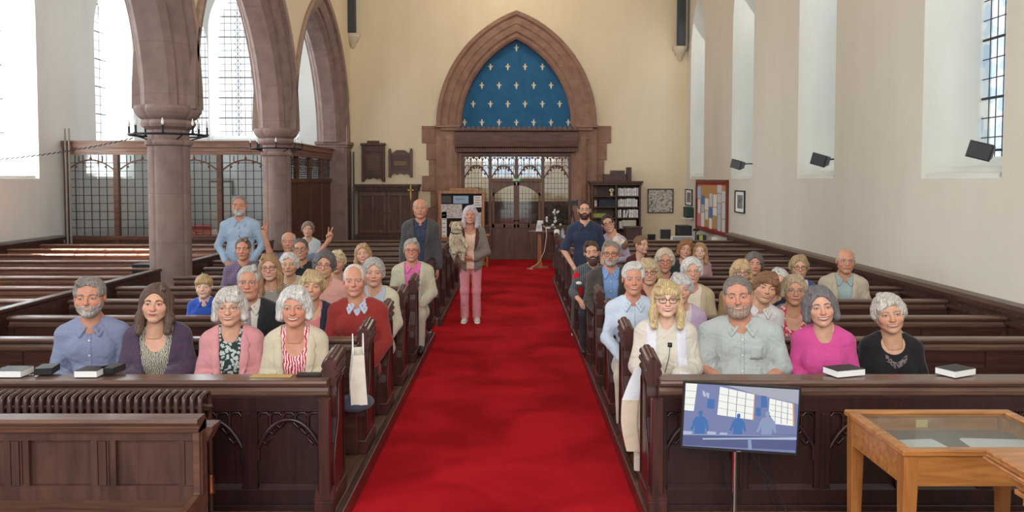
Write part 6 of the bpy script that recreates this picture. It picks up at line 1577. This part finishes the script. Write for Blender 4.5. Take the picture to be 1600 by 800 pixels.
add('white haired woman with glasses in a rose pink jacket', 363, 443, 5.35, big=1, fem=1, hs=1.06, s=.97, lean=.12, hair='bob', hc=(214, 206, 198), bangs=.6, glasses='thin', smile=.9, teeth=.8, wz=.27, skin='pink',
    wear=dict(shirt=dict(m=cl('floral_dark', (46, 60, 62), (186, 196, 190), 'floral', 1.3, c3=(110, 126, 124)), neck='crew', name='blouse'), over=dict(m=pj, lap=True, openw=(.055, .22, .080)), extra=[dict(k='patch', name='brooch', m=[BRASS], nu=2, nv=3, f=lambda u, v: (.105+(u-.5)*.012, .46+(v-.5)*.03))]))
cj = cl('cream_jacket', (208, 196, 172), (196, 184, 160))
add('white haired woman in a cream jacket over a red patterned top', 463, 442, 5.30, big=1, fem=1, hs=1.06, s=.97, lean=.12, hair='bob', hc=(226, 222, 216), vol=.004, sweep=1, smile=1.0, teeth=1.0, wz=.26, skin='ruddy', hairlen=.85,
    wear=dict(shirt=dict(m=cl('red_floral', (184, 24, 56), (236, 214, 216), 'lines', .8), neck='low', name='top'), over=dict(m=cj, lap=True, openw=(.062, .22, .095))))
ivory = cl('ivory_robe', (216, 208, 194), (206, 198, 184), rough=.6, fold=1.0)
stol = cl('white_stole', (222, 222, 228), (212, 212, 220), rough=.6)
add('blonde woman vicar with glasses in cream robe and white stole', 1040, 433, 5.30, big=1, fem=1, hs=1.00, s=.97, lean=.10, hair='long', hc=(218, 190, 142), bangs=1.2, glasses='dark', smile=1.0, teeth=1.0, facew=.002, wz=.26, hairlen=.98, skin='pale',
    wear=dict(shirt=dict(m=ivory, neck='high', t=.020, name='robe', flare=.025, amp=.008, grow=.008), legs=ivory, extra=[dict(k='stole', m=[stol]), dict(k='line', name='microphone_cord', m=[BLACK], w=.004, f=lambda v: (.02-.09*(1-v)**1.4, .06+.40*v)), dict(k='patch', name='lapel_microphone', m=[BLACK], nu=2, nv=2, f=lambda u, v: (.02+(u-.5)*.03, .47+(v-.5)*.03))]))
gs = cl('grey_leaf_shirt', (170, 178, 176), (184, 190, 188), 'lines', 1.6, fold=.9)
add('large man with grey stubble in a short sleeved grey shirt', 1157, 427, 5.35, big=1, hs=1.12, s=1.03, w=1.34, belly=.07, lean=.10, hair='crop', vol=.003, hc=(134, 124, 116), beard=.0022, beardc=(178, 154, 138), skin='ruddy', smile=.9, teeth=.7, face=dict(fat=1, jw=1.10, neck=1.15), nk=1.15, wz=.24, tilt=R(-4), hx=-.02, yaw=R(-6),
    wear=dict(shirt=dict(m=gs, sleeve=.92, col=True, flare=.020, amp=.010), extra=[dict(k='buttons', name='placket', m=[BTN, gs]), dict(k='pocket', m=[gs], x=.09, z=.42)]))
mag = cl('magenta_tee', (212, 84, 150), (200, 74, 140))
add('woman with grey bob in a bright pink top leaning her head', 1286, 442, 5.35, big=1, fem=1, hs=1.08, s=.97, w=1.08, lean=.12, hair='bob', hc=(124, 120, 122), smile=1.0, teeth=1.0, tilt=R(-8), hx=-.02, wz=.23, facew=.004,
    wear=dict(shirt=dict(m=mag, neck='crew', sleeve=1.25, flare=.012, name='top', amp=.008)))
blk = cl('black_top', (34, 32, 36), (28, 26, 30))
add('white haired woman in a black lace necked top, far right', 1392, 453, 5.35, big=1, fem=1, hs=1.08, s=.96, w=1.04, lean=.12, hair='pixie', hc=(220, 212, 200), sweep=-1, smile=.9, teeth=.8, tilt=R(-9), hx=-.015, wz=.23, skin='warm',
    wear=dict(shirt=dict(m=blk, neck='scoop', sleeve=.85, flare=.012, name='top', t=.011), extra=[dict(k='patch', name='lace_inset', m=[cl('lace', (120, 106, 104), (34, 32, 36), 'floral', 2.2)], nu=10, nv=3, f=lambda u, v: (-.055+.14*u, .415+.02*math.cos(u*6)+.045*v+.03*abs(u-.4)))]))
# ---- second row
red = cl('red_sweater', (148, 50, 44), (134, 42, 38))
add('white haired man in a red jumper and checked collar', 559, 411, 6.30, big=1, hs=1.06, s=1.02, w=1.05, hair='receding', hc=(226, 218, 210), skin='ruddy', smile=.4, teeth=.3, glasses=None, wz=.12, hx=-.02,
    wear=dict(shirt=dict(m=cl('pale_check', (226, 228, 234), (196, 202, 218), 'check', 3), col=True, t=.006), over=dict(name='sweater', m=red, t=.016, neck='v', openw=None, amp=.008)))
add('elderly man in a dark suit, striped tie and glasses', 391, 413, 6.35, hs=1.08, s=1.0, w=1.04, big=1, hair='short', hairline=.012, hc=(190, 184, 176), skin='ruddy', glasses='thin', smile=.3, face=dict(jw=1.08, fat=.5), brow=.005,
    wear=dict(shirt=dict(m=cl('cream_shirt', (222, 212, 204)), col=True, t=.007), over=dict(m=cl('black_suit', (44, 42, 48)), lap=True, openw=(.03, .12, .085)), extra=[dict(k='tie', m=[cl('tie_stripe', (54, 52, 70), (190, 186, 196), 'hstripe', 2.2)], on='shirt')]))
add('woman with short fair hair in a navy jacket and pink top', 488, 419, 6.35, fem=1, big=1, hs=1.02, s=.96, hair='pixie', hc=(204, 178, 132), bangs=.9, smile=1.0, teeth=.8, skin='warm', tilt=R(4),
    wear=dict(shirt=dict(m=cl('coral_top', (216, 128, 132)), neck='scoop', name='top'), over=dict(m=cl('navy_jacket', (42, 44, 60)), openw=(.05, .2, .085), lap=True)))
add('white haired man in a pale blue striped shirt at the right bench end', 989, 407, 6.30, big=1, hs=1.05, s=1.0, hair='short', hc=(216, 212, 206), vol=.005, hairline=-.004, skin='ruddy', smile=.9, teeth=.6,
    wear=dict(shirt=dict(m=cl('blue_stripe', (206, 216, 226), (172, 190, 210), 'stripe', 6), col=True, amp=.008), extra=[dict(k='buttons', name='placket', m=[BTN, MATS['cloth_blue_stripe']])], legs=cl('stone_trousers', (190, 180, 162))))
add('older woman with white hair in a lilac cardigan', 1064, 424, 6.35, big=1, fem=1, hs=1.0, s=.95, hair='pixie', hc=(214, 208, 206), bangs=.5, smile=.25, skin='pink', hx=-.01,
    wear=dict(shirt=dict(m=cl('pale_tee', (214, 206, 206)), neck='crew'), over=dict(name='cardigan', m=cl('lilac', (196, 172, 198)), openw=(.02, .26, .09))))
add('woman with brown bob smiling from behind the large man', 1187, 421, 6.35, big=1, fem=1, hs=1.02, s=.96, hair='pixie', hc=(140, 98, 68), bangs=.8, smile=.9, teeth=.6, skin='warm', tilt=R(12), hx=.02,
    wear=dict(shirt=dict(m=cl('white_blouse', (220, 216, 214)), neck='collar', col=True, name='blouse')))
add('woman in tinted glasses, grey hooded jacket and floral top', 1239, 426, 6.35, big=1, fem=1, hs=1.0, s=.95, hair='bob', hairlen=.5, hc=(186, 166, 136), glasses='thin', smile=.3, skin='tan', wz=.12,
    wear=dict(shirt=dict(m=cl('floral_pink', (186, 60, 84), (226, 200, 190), 'floral', 1.4, c3=(90, 70, 60)), neck='low', name='top'), over=dict(name='hooded_jacket', m=cl('grey_hoodie', (126, 120, 118)), openw=(.05, .2, .11), t=.026)))
# ---- third row
add('boy with fair hair in a bright blue polo shirt', 320, 427, 7.25, fem=0, hs=.86, s=.74, w=.92, hair='boy', hc=(196, 160, 112), bangs=1, skin='pale', smile=.7, teeth=.4, face=dict(child=1, cheek=1.1, nose=.8, fem=1), brow=.003,
    wear=dict(shirt=dict(m=cl('royal_blue', (52, 84, 176)), sleeve=.9, col=True, flare=.01), extra=[dict(k='patch', name='chest_badge', m=[flat('badge_teal', (120, 190, 196), .6)], nu=2, nv=2, f=lambda u, v: (.085+(u-.5)*.05, .36+(v-.5)*.035)), dict(k='patch', name='chest_badge', m=[flat('badge_teal', (120, 190, 196), .6)], nu=2, nv=2, f=lambda u, v: (-.085+(u-.5)*.035, .36+(v-.5)*.02))]))
add('young woman with long fair hair, glasses and a striped top', 424, 395, 7.25, fem=1, big=1, hs=1.0, s=.97, hair='long', hairlen=1.15, hc=(178, 140, 98), glasses='dark', smile=1.0, teeth=1.0, skin='pink', tilt=R(-5),
    wear=dict(shirt=dict(m=cl('black_white_stripe', (48, 44, 50), (220, 210, 196), 'hstripe', 1.6), neck='wide', name='top')))
add('woman with short dark grey hair, glasses and a salmon blouse', 508, 389, 7.25, fem=1, big=1, hs=1.03, s=.98, w=1.1, hair='curly', hc=(104, 98, 98), glasses='pink', smile=1.0, teeth=.8, skin='warm', tilt=R(5), hx=-.01,
    wear=dict(shirt=dict(m=cl('salmon', (226, 168, 160), fold=.9), neck='v', name='blouse', amp=.009, t=.018)))
add('grey haired woman in a pale cream fleece at the left bench end', 586, 400, 7.10, fem=1, big=1, hs=1.04, s=.96, hair='curly', hc=(186, 180, 174), smile=.5, skin='pink', hx=-.01, yaw=R(5),
    wear=dict(shirt=dict(m=cl('pale_blue_top', (184, 196, 212)), neck='crew', name='top'), over=dict(name='fleece', m=cl('cream_fleece', (206, 202, 176)), openw=(.05, .2, .10), t=.028)))
add('woman with fair fringe and dark glasses behind the vicar', 1014, 401, 7.25, fem=1, big=1, hs=1.0, s=.96, hair='bob', hairlen=.7, hc=(206, 182, 142), bangs=.8, glasses='dark', smile=.9, teeth=.7, skin='warm', tilt=R(-5),
    wear=dict(shirt=dict(m=cl('burgundy', (110, 40, 50)), neck='v', name='top')))
add('woman with white curls and glasses in a beige jacket', 1080, 399, 7.25, fem=1, big=1, hs=1.0, s=.95, w=1.05, hair='curly', hc=(224, 220, 212), glasses='thin', smile=.8, teeth=.5, skin='pink',
    wear=dict(shirt=dict(m=cl('cream_knit', (222, 212, 192)), neck='crew', name='top'), over=dict(m=cl('beige_jacket', (194, 176, 144)), openw=(.05, .2, .10), lap=True)))
add('woman with fair bob and brown glasses in camel, behind the large man', 1157, 403, 7.25, fem=1, hs=.95, s=.93, hair='bob', hairlen=.6, hc=(206, 176, 130), bangs=1, glasses='dark', smile=.4, skin='warm',
    wear=dict(shirt=dict(m=cl('camel', (170, 140, 104)), neck='crew', name='top')))
add('white haired woman with red glasses and a navy top', 1210, 416, 7.25, fem=1, hs=.97, s=.93, hair='wavy', hairlen=.6, hc=(222, 218, 212), glasses='red', smile=.8, teeth=.5, skin='pink', tilt=R(14),
    wear=dict(shirt=dict(m=cl('dark_navy', (36, 40, 56)), neck='crew', name='top')))
# ---- fourth row
add('white haired woman in a cream hooded jacket', 453, 392, 8.15, fem=1, hs=1.0, s=.95, hair='curly', vol=-.004, hc=(216, 208, 200), smile=.3, skin='warm',
    wear=dict(shirt=dict(m=cl('oat_top', (196, 186, 160)), neck='crew', name='top'), over=dict(m=cl('cream_hood', (218, 208, 166)), openw=(.03, .24, .10), t=.028)))
add('blonde woman in a grey scarf between the salmon blouse and red jumper', 527, 389, 8.15, fem=1, hs=.97, s=.94, hair='pixie', hc=(210, 190, 150), sweep=1, smile=.3, skin='warm',
    wear=dict(shirt=dict(m=cl('grey_scarf', (158, 150, 148), (130, 124, 126), 'lines', .8), neck='crew', t=.02, name='top')))
add('grey bearded man in a dark tweed jacket and sky blue shirt', 954, 375, 8.10, big=1, hs=1.06, s=1.0, w=1.06, hair='short', hc=(150, 140, 128), beard=.004, beardc=(196, 186, 176), glasses='dark', smile=.7, skin='ruddy', yaw=R(-4),
    wear=dict(shirt=dict(m=cl('sky_shirt', (134, 166, 216)), col=True, t=.008), over=dict(m=cl('brown_tweed', (72, 66, 62)), lap=True, openw=(.045, .15, .09)), extra=[dict(k='buttons', name='placket', on='shirt', m=[BTN, MATS['cloth_sky_shirt']])]))
add('woman with pale bobbed hair and sunglasses in a dark top', 1038, 386, 8.15, fem=1, hs=1.0, s=.95, hair='curly', hc=(216, 196, 172), glasses='red', smile=.3, skin='ruddy',
    wear=dict(shirt=dict(m=cl('charcoal_top', (52, 46, 48)), neck='v', name='top')))
add('woman with dark grey curls seen behind the fair bobbed woman', 1177, 391, 8.15, fem=1, hs=.98, s=.94, hair='curly', hc=(112, 104, 100), smile=.4, skin='ruddy',
    wear=dict(shirt=dict(m=cl('dark_knit', (60, 54, 60)), neck='crew', name='top')))
add('woman with cropped fair hair, dark glasses and blue cardigan', 1247, 397, 8.15, fem=1, hs=.98, s=.95, hair='pixie', hc=(176, 150, 112), glasses='dark', smile=.5, skin='warm',
    wear=dict(shirt=dict(m=cl('white_tee', (222, 222, 220)), neck='v', name='top'), over=dict(name='cardigan', m=cl('blue_cardigan', (54, 84, 132)), openw=(.065, .2, .10))))
bei = cl('stone_jacket', (196, 184, 164), (184, 172, 152), fold=.8)
add('bald man with glasses in a stone coloured zip jacket', 1318, 388, 8.15, big=1, hs=1.05, s=.99, w=1.08, hair='fringe', hc=(196, 186, 172), glasses='thin', smile=.2, skin='ruddy', hx=.01,
    wear=dict(shirt=dict(m=cl('mint_shirt', (166, 186, 184)), col=True, t=.008), over=dict(m=bei, openw=(.04, .2, .085), lap=True, col=False), extra=[dict(k='pocket', m=[bei], x=-.105, z=.36, w=.09, h=.07), dict(k='pocket', m=[bei], x=.105, z=.36, w=.09, h=.07)]))
# ---- fifth row
add('dark haired balding man in a lilac checked shirt', 381, 371, 9.0, hs=1.03, s=1.0, w=1.04, hair='short', hairline=.022, hc=(112, 90, 76), skin='ruddy', smile=.4,
    wear=dict(shirt=dict(m=cl('lilac_check', (196, 180, 196), (118, 104, 134), 'check', 1.8), col=True, sleeve=1.0, flare=.014)))
add('cropped haired man with glasses in a black collared shirt', 472, 371, 9.0, hs=1.04, s=1.0, hair='crop', hairline=.008, hc=(96, 88, 84), glasses='dark', smile=.8, teeth=.6, skin='tan', tilt=R(-4),
    wear=dict(shirt=dict(m=cl('black_shirt', (44, 44, 48)), col=True)))
add('woman with long fair hair in a grey top by the middle pews', 569, 379, 9.0, fem=1, hs=.92, s=.93, hair='long', hairlen=.9, hc=(184, 146, 104), smile=1.0, teeth=.8, skin='pink', tilt=R(-6),
    wear=dict(shirt=dict(m=cl('soft_grey', (140, 136, 138)), neck='scoop', name='top')))
bz = cl('beige_zip', (196, 190, 166), (182, 176, 152), fold=.8)
pk = cl('pink_shirt', (226, 120, 176), (216, 108, 166))
add('grey haired man in a beige zip jacket and pink shirt', 645, 372, 9.0, big=1, hs=1.06, s=1.0, w=1.06, hair='short', hc=(168, 160, 150), glasses='red', smile=.9, teeth=.6, skin='ruddy', hx=-.01,
    wear=dict(shirt=dict(m=pk, col=True, t=.008), over=dict(m=bz, openw=(.055, .15, .095), lap=True), legs=cl('stone_trousers', (190, 180, 162)), extra=[dict(k='buttons', name='placket', on='shirt', m=[BTN, pk])]))
trt = cl('dark_tartan', (64, 70, 72), (120, 128, 130), 'tartan', .8, c3=(44, 50, 52))
add('man with a long brown beard in a dark tartan shirt leaning into the aisle', 926, 375, 8.98, big=1, hs=1.02, s=.96, hair='short', vol=.004, hc=(86, 58, 44), beard=.007, bigbeard=.018, smile=.8, teeth=.5, skin='pink', tilt=R(-8), legfine=1,
    armL=((-.24, -.10, .30), (-.16, -.34, .24), 'relax', (.4, -.6, -.7), (.8, .2, -.3)), wear=dict(shirt=dict(m=trt, col=True, sleeve=1.5), extra=[dict(k='line', name='hair_sunglasses', m=[BLACK], w=.001, f=lambda v: (0, .4+.001*v))]))
# ---- sixth row and behind
vsh = cl('pale_check_shirt', (180, 188, 196), (140, 150, 170), 'check', 2.4)
add('bald man raising both arms in V signs', 452, 362, 9.9, hs=1.04, s=1.0, hair='fringe', hc=(214, 206, 200), skin='ruddy', smile=.8, teeth=.5, thumb=-1, handfine=1,
    armL=((-.235, -.05, .66), (-.285, -.08, .885), 'v', (-.02, -.05, 1), (0, -1, .05)), armR=((.36, -.04, .60), (.50, -.08, .80), 'v', (.30, -.10, 1), (0, -1, .1)),
    wear=dict(shirt=dict(m=vsh, col=True, sleeve=.75, flare=.012)))
add('woman with grey brown curls standing out behind the V sign man', 482, 345, 12.68, fem=1, hs=.98, s=.95, hair='curly', hc=(140, 122, 104), smile=.1, skin='pink',
    wear=dict(shirt=dict(m=cl('pale_linen', (196, 206, 208)), neck='v', sleeve=1.0, flare=.012, name='blouse')))
add('fair haired boy in a maroon jumper looking down to his left', 1000, 367, 9.9, hs=.92, s=.82, w=.95, hair='boy', hc=(140, 108, 80), skin='pink', smile=.5, yaw=R(42), face=dict(child=1, cheek=1.05, nose=.85, fem=1), brow=.003,
    wear=dict(shirt=dict(m=cl('maroon', (78, 34, 44)), neck='crew', name='sweater')))
add('woman with auburn waves in a dark green top', 1069, 373, 9.95, fem=1, hs=.98, s=.93, hair='wavy', hairlen=.8, hc=(160, 110, 70), smile=.9, teeth=.8, skin='pink', tilt=R(8),
    wear=dict(shirt=dict(m=cl('bottle_green', (44, 58, 56)), neck='v', name='top')))
add('little girl with long fair hair and open mouth', 1094, 378, 9.75, fem=1, hs=.84, s=.72, w=.9, hair='long', hairlen=.9, hc=(190, 148, 104), smile=.2, teeth=.9, skin='pale', yaw=R(-10), face=dict(child=1, cheek=1.15, nose=.75, fem=1),
    armL=((-.15, -.16, .22), (-.04, -.22, .40), 'relax', (0, -.2, 1), (1, 0, 0)), wear=dict(shirt=dict(m=cl('dusty_pink', (180, 140, 140)), neck='crew', sleeve=.8, name='top')))
# ---- standing
bls = cl('pale_blue_shirt', (168, 188, 208), (152, 174, 198), fold=.9)
add('big man with white beard standing in a pale blue shirt', 375, 305, 9.95, big=1, stand=1, floor=.10, hs=1.08, s=1.0, w=1.16, belly=.05, hair='crop', hairline=.012, hc=(150, 140, 132), beard=.006, beardc=(216, 210, 204), skin='ruddy', smile=.9, teeth=.6, legs=1,
    armL=((-.27, .0, .27), (-.16, -.17, .08), 'relax', (.7, -.3, -.6), (-.2, .8, -.3)), armR=((.27, .0, .27), (.16, -.17, .08), 'relax', (-.7, -.3, -.6), (.2, .8, -.3)),
    wear=dict(shirt=dict(m=bls, col=True, amp=.010, hem=-.02), legs=cl('pale_chinos', (196, 192, 176)), extra=[dict(k='buttons', name='placket', m=[BLACK, bls]), dict(k='pocket', m=[bls], x=.09, z=.42)]))
tw = cl('grey_tweed', (82, 80, 80), (70, 69, 70)); nvc = cl('navy_check', (128, 134, 154), (104, 110, 134), 'check', 3)
add('tall balding man with moustache standing in a grey tweed jacket', 657, 310, 10.3, big=1, stand=1, floor=.012, hs=1.10, s=1.0, w=1.04, hair='fringe', hc=(196, 180, 166), beard=None, skin='ruddy', smile=.6, legfine=1, hx=-.0,
    armL=((-.215, .02, .24), (-.225, -.03, -.02), 'relax', (0, -.1, -1), (1, 0, 0)), armR=((.215, .02, .24), (.225, -.03, -.02), 'relax', (0, -.1, -1), (-1, 0, 0)), feet=((-.09, 0), (.09, 0)),
    wear=dict(shirt=dict(m=nvc, col=True, t=.008, hem=.0), over=dict(m=tw, lap=True, openw=(.05, .25, .09), t=.028, hem=-.13), legs=cl('black_trousers', (34, 34, 40)), extra=[dict(k='buttons', name='placket', on='shirt', m=[BLACK, nvc])]))
gj = cl('taupe_jacket', (138, 128, 118), (124, 116, 106)); 
add('woman with long white hair in pink trousers holding a dog', 735, 320, 10.95, big=1, fem=1, stand=1, floor=.012, hs=1.06, s=.97, w=.98, hair='long', hairlen=.85, hc=(206, 196, 204), smile=1.0, teeth=.9, skin='ruddy', legfine=1, handfine=1,
    armL=((-.245, .0, .26), (-.17, -.20, .12), 'relax', (.6, -.5, -.1), (.1, .1, 1)), armR=((.235, -.01, .24), (.03, -.21, .16), 'grip', (-1, -.15, .05), (0, .7, .5)), feet=((-.085, 0), (.085, 0)), legw=.012,
    wear=dict(shirt=dict(m=cl('peach_stripe', (226, 168, 140), (240, 222, 208), 'hstripe', 1.0), neck='scoop', name='top', hem=.0), over=dict(m=gj, openw=(.055, .25, .085), hem=-.10, t=.022, lap=True, lapm=cl('brown_lapel', (90, 62, 52))), legs=cl('pink_jeans', (222, 150, 158), (210, 138, 146), fold=.8), shoes=cl('cream_trainer', (226, 214, 204)), sole=WHITE))
pol = cl('navy_polo', (48, 58, 80), (42, 51, 72))
add('bearded man with glasses standing in a navy polo and green trousers', 914, 313, 10.1, big=1, stand=1, floor=.012, hs=1.0, s=1.0, w=1.05, hair='crop', hairline=.010, hc=(70, 44, 34), beard=.006, smile=.3, glasses='thin', skin='pink', legfine=1, handfine=1, legw=.012, hx=-.01,
    armL=((-.27, -.05, .25), (-.13, -.22, .03), 'relax', (.9, -.35, -.25), (0, .2, -1)), armR=((.24, .04, .25), (.22, -.10, .06), 'relax', None, None), feet=((-.12, 0), (.06, .05)),
    wear=dict(shirt=dict(m=pol, col=True, sleeve=.85, flare=.014, hem=-.06), legs=cl('olive_chinos', (96, 98, 84), (84, 86, 72)), shoes=cl('black_trainer', (34, 34, 38)), sole=WHITE))
add('woman with tied dark hair and glasses cradling a baby', 957, 334, 10.35, fem=1, big=1, stand=1, floor=.10, hs=1.0, s=.92, hair='tied', hc=(50, 34, 32), glasses='dark', smile=.9, teeth=.7, skin='pink', tilt=R(-16), hx=-.035, handfine=1,
    armL=((-.225, -.06, .30), (-.03, -.24, .38), 'relax', (.9, -.2, .4), (0, .8, .3)), armR=((.235, -.06, .27), (.02, -.25, .27), 'relax', (-1, -.1, .2), (0, .6, 1)),
    wear=dict(shirt=dict(m=cl('mauve_stripe', (222, 210, 218), (120, 98, 124), 'hstripe', 3.0), neck='v', name='top'), legs=MATS['trouser_dark']))
for q in L: person(q)
# ---- moustache for the tall man is part of him
def by_label(s): return next(r for r in ROOTS if r[0]['label'].startswith(s))
rt, org, fx_, fh_, T_ = by_label('tall balding')
mo = Field((-.04, -.13, -.07), (.04, -.07, -.03), .004)
for sd in (-1, 1): mo.cone((0, -.104, -.046), (sd*.026, -.094, -.055), .0075, .005, .004)
V, Q = mo.mesh(); gg = Geo(); gg.add(V, Q); o = bpy.data.objects.new('moustache', gg.mesh('moustache', hair_mat((206, 198, 188)), fh_)); COL.objects.link(o); o.parent = rt
# ---- vicar's stole hanging over the pew end and robe hem
rt = by_label('blonde woman vicar')[0]
# ---- baby in the mother's arms
rt, org, fx_, fh_, T_ = by_label('woman with tied dark hair')
bw = at(976, 380, 10.05)
t = thing('person', 'baby in a pale outfit and brown hat held against its mother', 'person', (bw.x-.04, 10.17, bw.z-.01)); t.scale = (.66, .66, .66); t.rotation_euler = (0, .45, 0)
f = Field((-.28, -.16, -.22), (.22, .16, .22), .007)
f.cone((-.10, .0, .03), (.05, 0, .02), .075, .070, 0); f.ell((.075, -.03, .0), (.075, .075, .08), .02); f.cone((-.10, 0, .03), (-.14, -.05, .13), .035, .022, .02); f.cone((-.02, -.05, .06), (-.10, -.09, .10), .028, .018, .02); f.cone((-.12, .0, .0), (-.16, -.04, -.10), .045, .028, .02)
V, Q = f.mesh(); gg = Geo(); gg.add(V, Q); o = bpy.data.objects.new('body', gg.mesh('body', cl('baby_suit', (224, 206, 200), (236, 226, 214)))); COL.objects.link(o); o.parent = t
f = Field((-.08, -.2, -.14), (.22, .1, .14), .006); f.ell((.085, -.055, -.005), (.070, .066, .072), 0); x_, y_, z_ = f.axes(); f.cone((.06, -.07, .06), (.075, -.06, .10), .016, .010, .01); f.cone((.11, -.07, .06), (.10, -.05, .09), .014, .010, .01)
V, Q = f.mesh(); gg = Geo(); gg.add(V, Q); o = bpy.data.objects.new('knitted_hat', gg.mesh('knitted_hat', cl('brown_knit', (136, 104, 74), (110, 84, 60)))); COL.objects.link(o); o.parent = t
f = Field((-.2, -.16, .06), (-.04, .05, .2), .005); f.ell((-.125, -.065, .135), (.022, .018, .020), 0); f.cone((-.125, -.07, .14), (-.118, -.08, .165), .006, .005, .003); f.cone((-.13, -.07, .14), (-.14, -.08, .165), .006, .005, .003)
V, Q = f.mesh(); gg = Geo(); gg.add(V, Q); o = bpy.data.objects.new('hand', gg.mesh('hand', SKM if False else skin_mat(SK['pale']))); COL.objects.link(o); o.parent = t
# ---- the dog
dw = at(712, 372, 10.62)
t = thing('dog', 'shaggy cream and tan dog held in the arms of the white haired woman', 'dog', (dw.x, 10.62, dw.z), .25)
FUR = hair_mat((206, 180, 138)); FURL = hair_mat((222, 206, 176))
def dogf(lo, hi, fn, nm, mt, amp=.004):
    f = Field(lo, hi, .0055); fn(f); a, b, c = f.axes(); f.F += (amp*noise3(a, b, c*.7, 130, 2)).astype(np.float32); V, Q = f.mesh(); gg = Geo(); gg.add(V, Q); o = bpy.data.objects.new(nm, gg.mesh(nm, mt)); COL.objects.link(o); o.parent = t; return o
def dbody(f):
    f.cone((.01, .02, .02), (.05, .05, -.13), .088, .080, 0)           # chest to belly, held upright
    f.cone((.01, .0, .07), (-.005, -.02, .13), .070, .060, .03)          # neck
    f.ell((.0, -.035, .170), (.068, .070, .062), .025)                   # skull
    f.cone((.015, -.08, .155), (.050, -.135, .140), .036, .024, .015)    # muzzle
    f.ell((.056, -.142, .147), (.014, .012, .011), .004)
    f.cone((.055, -.03, .02), (.095, -.11, -.03), .038, .027, .02); f.cone((.095, -.11, -.03), (.125, -.13, -.10), .027, .022, .015); f.ell((.130, -.145, -.112), (.024, .030, .020), .01)
    f.cone((-.055, -.02, .02), (-.075, -.07, -.09), .038, .028, .02); f.cone((-.075, -.07, -.09), (-.045, -.09, -.18), .026, .021, .015); f.ell((-.04, -.10, -.195), (.022, .028, .020), .01)
    f.cone((.05, .04, -.13), (.10, -.06, -.17), .060, .040, .02); f.cone((.10, -.06, -.17), (.085, -.06, -.28), .030, .021, .015); f.ell((.085, -.08, -.295), (.023, .032, .019), .01)
    f.cone((.02, .04, -.14), (-.03, -.05, -.19), .055, .036, .02); f.cone((-.03, -.05, -.19), (-.02, -.05, -.26), .028, .020, .015)
dogf((-.14, -.22, -.36), (.20, .17, .27), dbody, 'body', FURL, .0045)
def ear(f):
    for s_ in (-1, 1): f.cone((s_*.052, -.020, .215), (s_*.088, -.040, .165), .022, .014, .01, sq=(1, 1.6, 1))
dogf((-.13, -.1, .12), (.13, .05, .27), ear, 'ear', hair_mat((190, 146, 96)), .002)
m = MB(); m.ball((.062, -.156, .150), (.013, .009, .010), 10); m.build('nose', BLACK, t)
m = MB(); m.ball((-.012, -.103, .182), .0085, 8); m.ball((.042, -.098, .184), .0085, 8); m.build('eye', BLACK, t)
def tail(f): f.cone((.07, .08, -.17), (.06, .04, -.34), .026, .014, .01)
dogf((.0, -.0, -.38), (.13, .14, -.1), tail, 'tail', FURL)
m = MB(); m.tube([(.070*math.cos(a)-.0, .065*math.sin(a)-.01, .085+.02*math.sin(a)) for a in [2*math.pi*i/20 for i in range(21)]], .008, 6, caps=False); m.build('harness', flat('harness', (70, 50, 44), .7), t)
m = MB()
for k in range(4): m.tube([(.02+k*.012, -.12, -.22), (-.01+.02*k, -.13, -.32), (.02+.02*k, -.14, -.42-.015*k), (.06+.01*k, -.13, -.34), (.05, -.12, -.23)], .007, 6)
o = m.build('dog_lead', flat('lead_leather', (96, 48, 40), .5)); o.location = (dw.x, 10.60, dw.z+.0); tag(o, 'looped brown leather dog lead hanging from the woman\'s hand', 'dog lead')
# vicar's stole end and robe falling over the pew end
rt = by_label('blonde woman vicar')[0]
def strip(nm, P, wv, mt, th=.008):
    m = MB(); rs = []
    for (x, y, z), w_ in zip(P, wv): rs.append([(x-w_/2, y-th, z), (x+w_/2, y-th*.6, z), (x+w_/2, y+th, z), (x-w_/2, y+th, z)])
    m.rings(rs, 0, True); o = m.build(nm, mt); b = o.modifiers.new('sub', 'SUBSURF'); b.levels = 1; b.render_levels = 2; o.parent = rt; o.matrix_parent_inverse = rt.matrix_basis.inverted(); return o
P = [at(1003, 575, 5.02), at(993, 600, 4.93), at(985, 625, 4.90), at(982, 655, 4.90), at(985, 680, 4.90), at(990, 705, 4.90)]
strip('stole_end', P[:3], [.10, .11, .12], stol)
strip('stole_band', P[2:], [.12, .115, .11, .10], cl('gold_band', (186, 160, 120), (234, 228, 214), 'hstripe', 4))
P = [at(1005, 590, 5.1), at(1002, 640, 5.0), at(1000, 690, 4.98), at(998, 734, 4.98)]
strip('robe_hem', P, [.10, .10, .09, .07], ivory, .03)
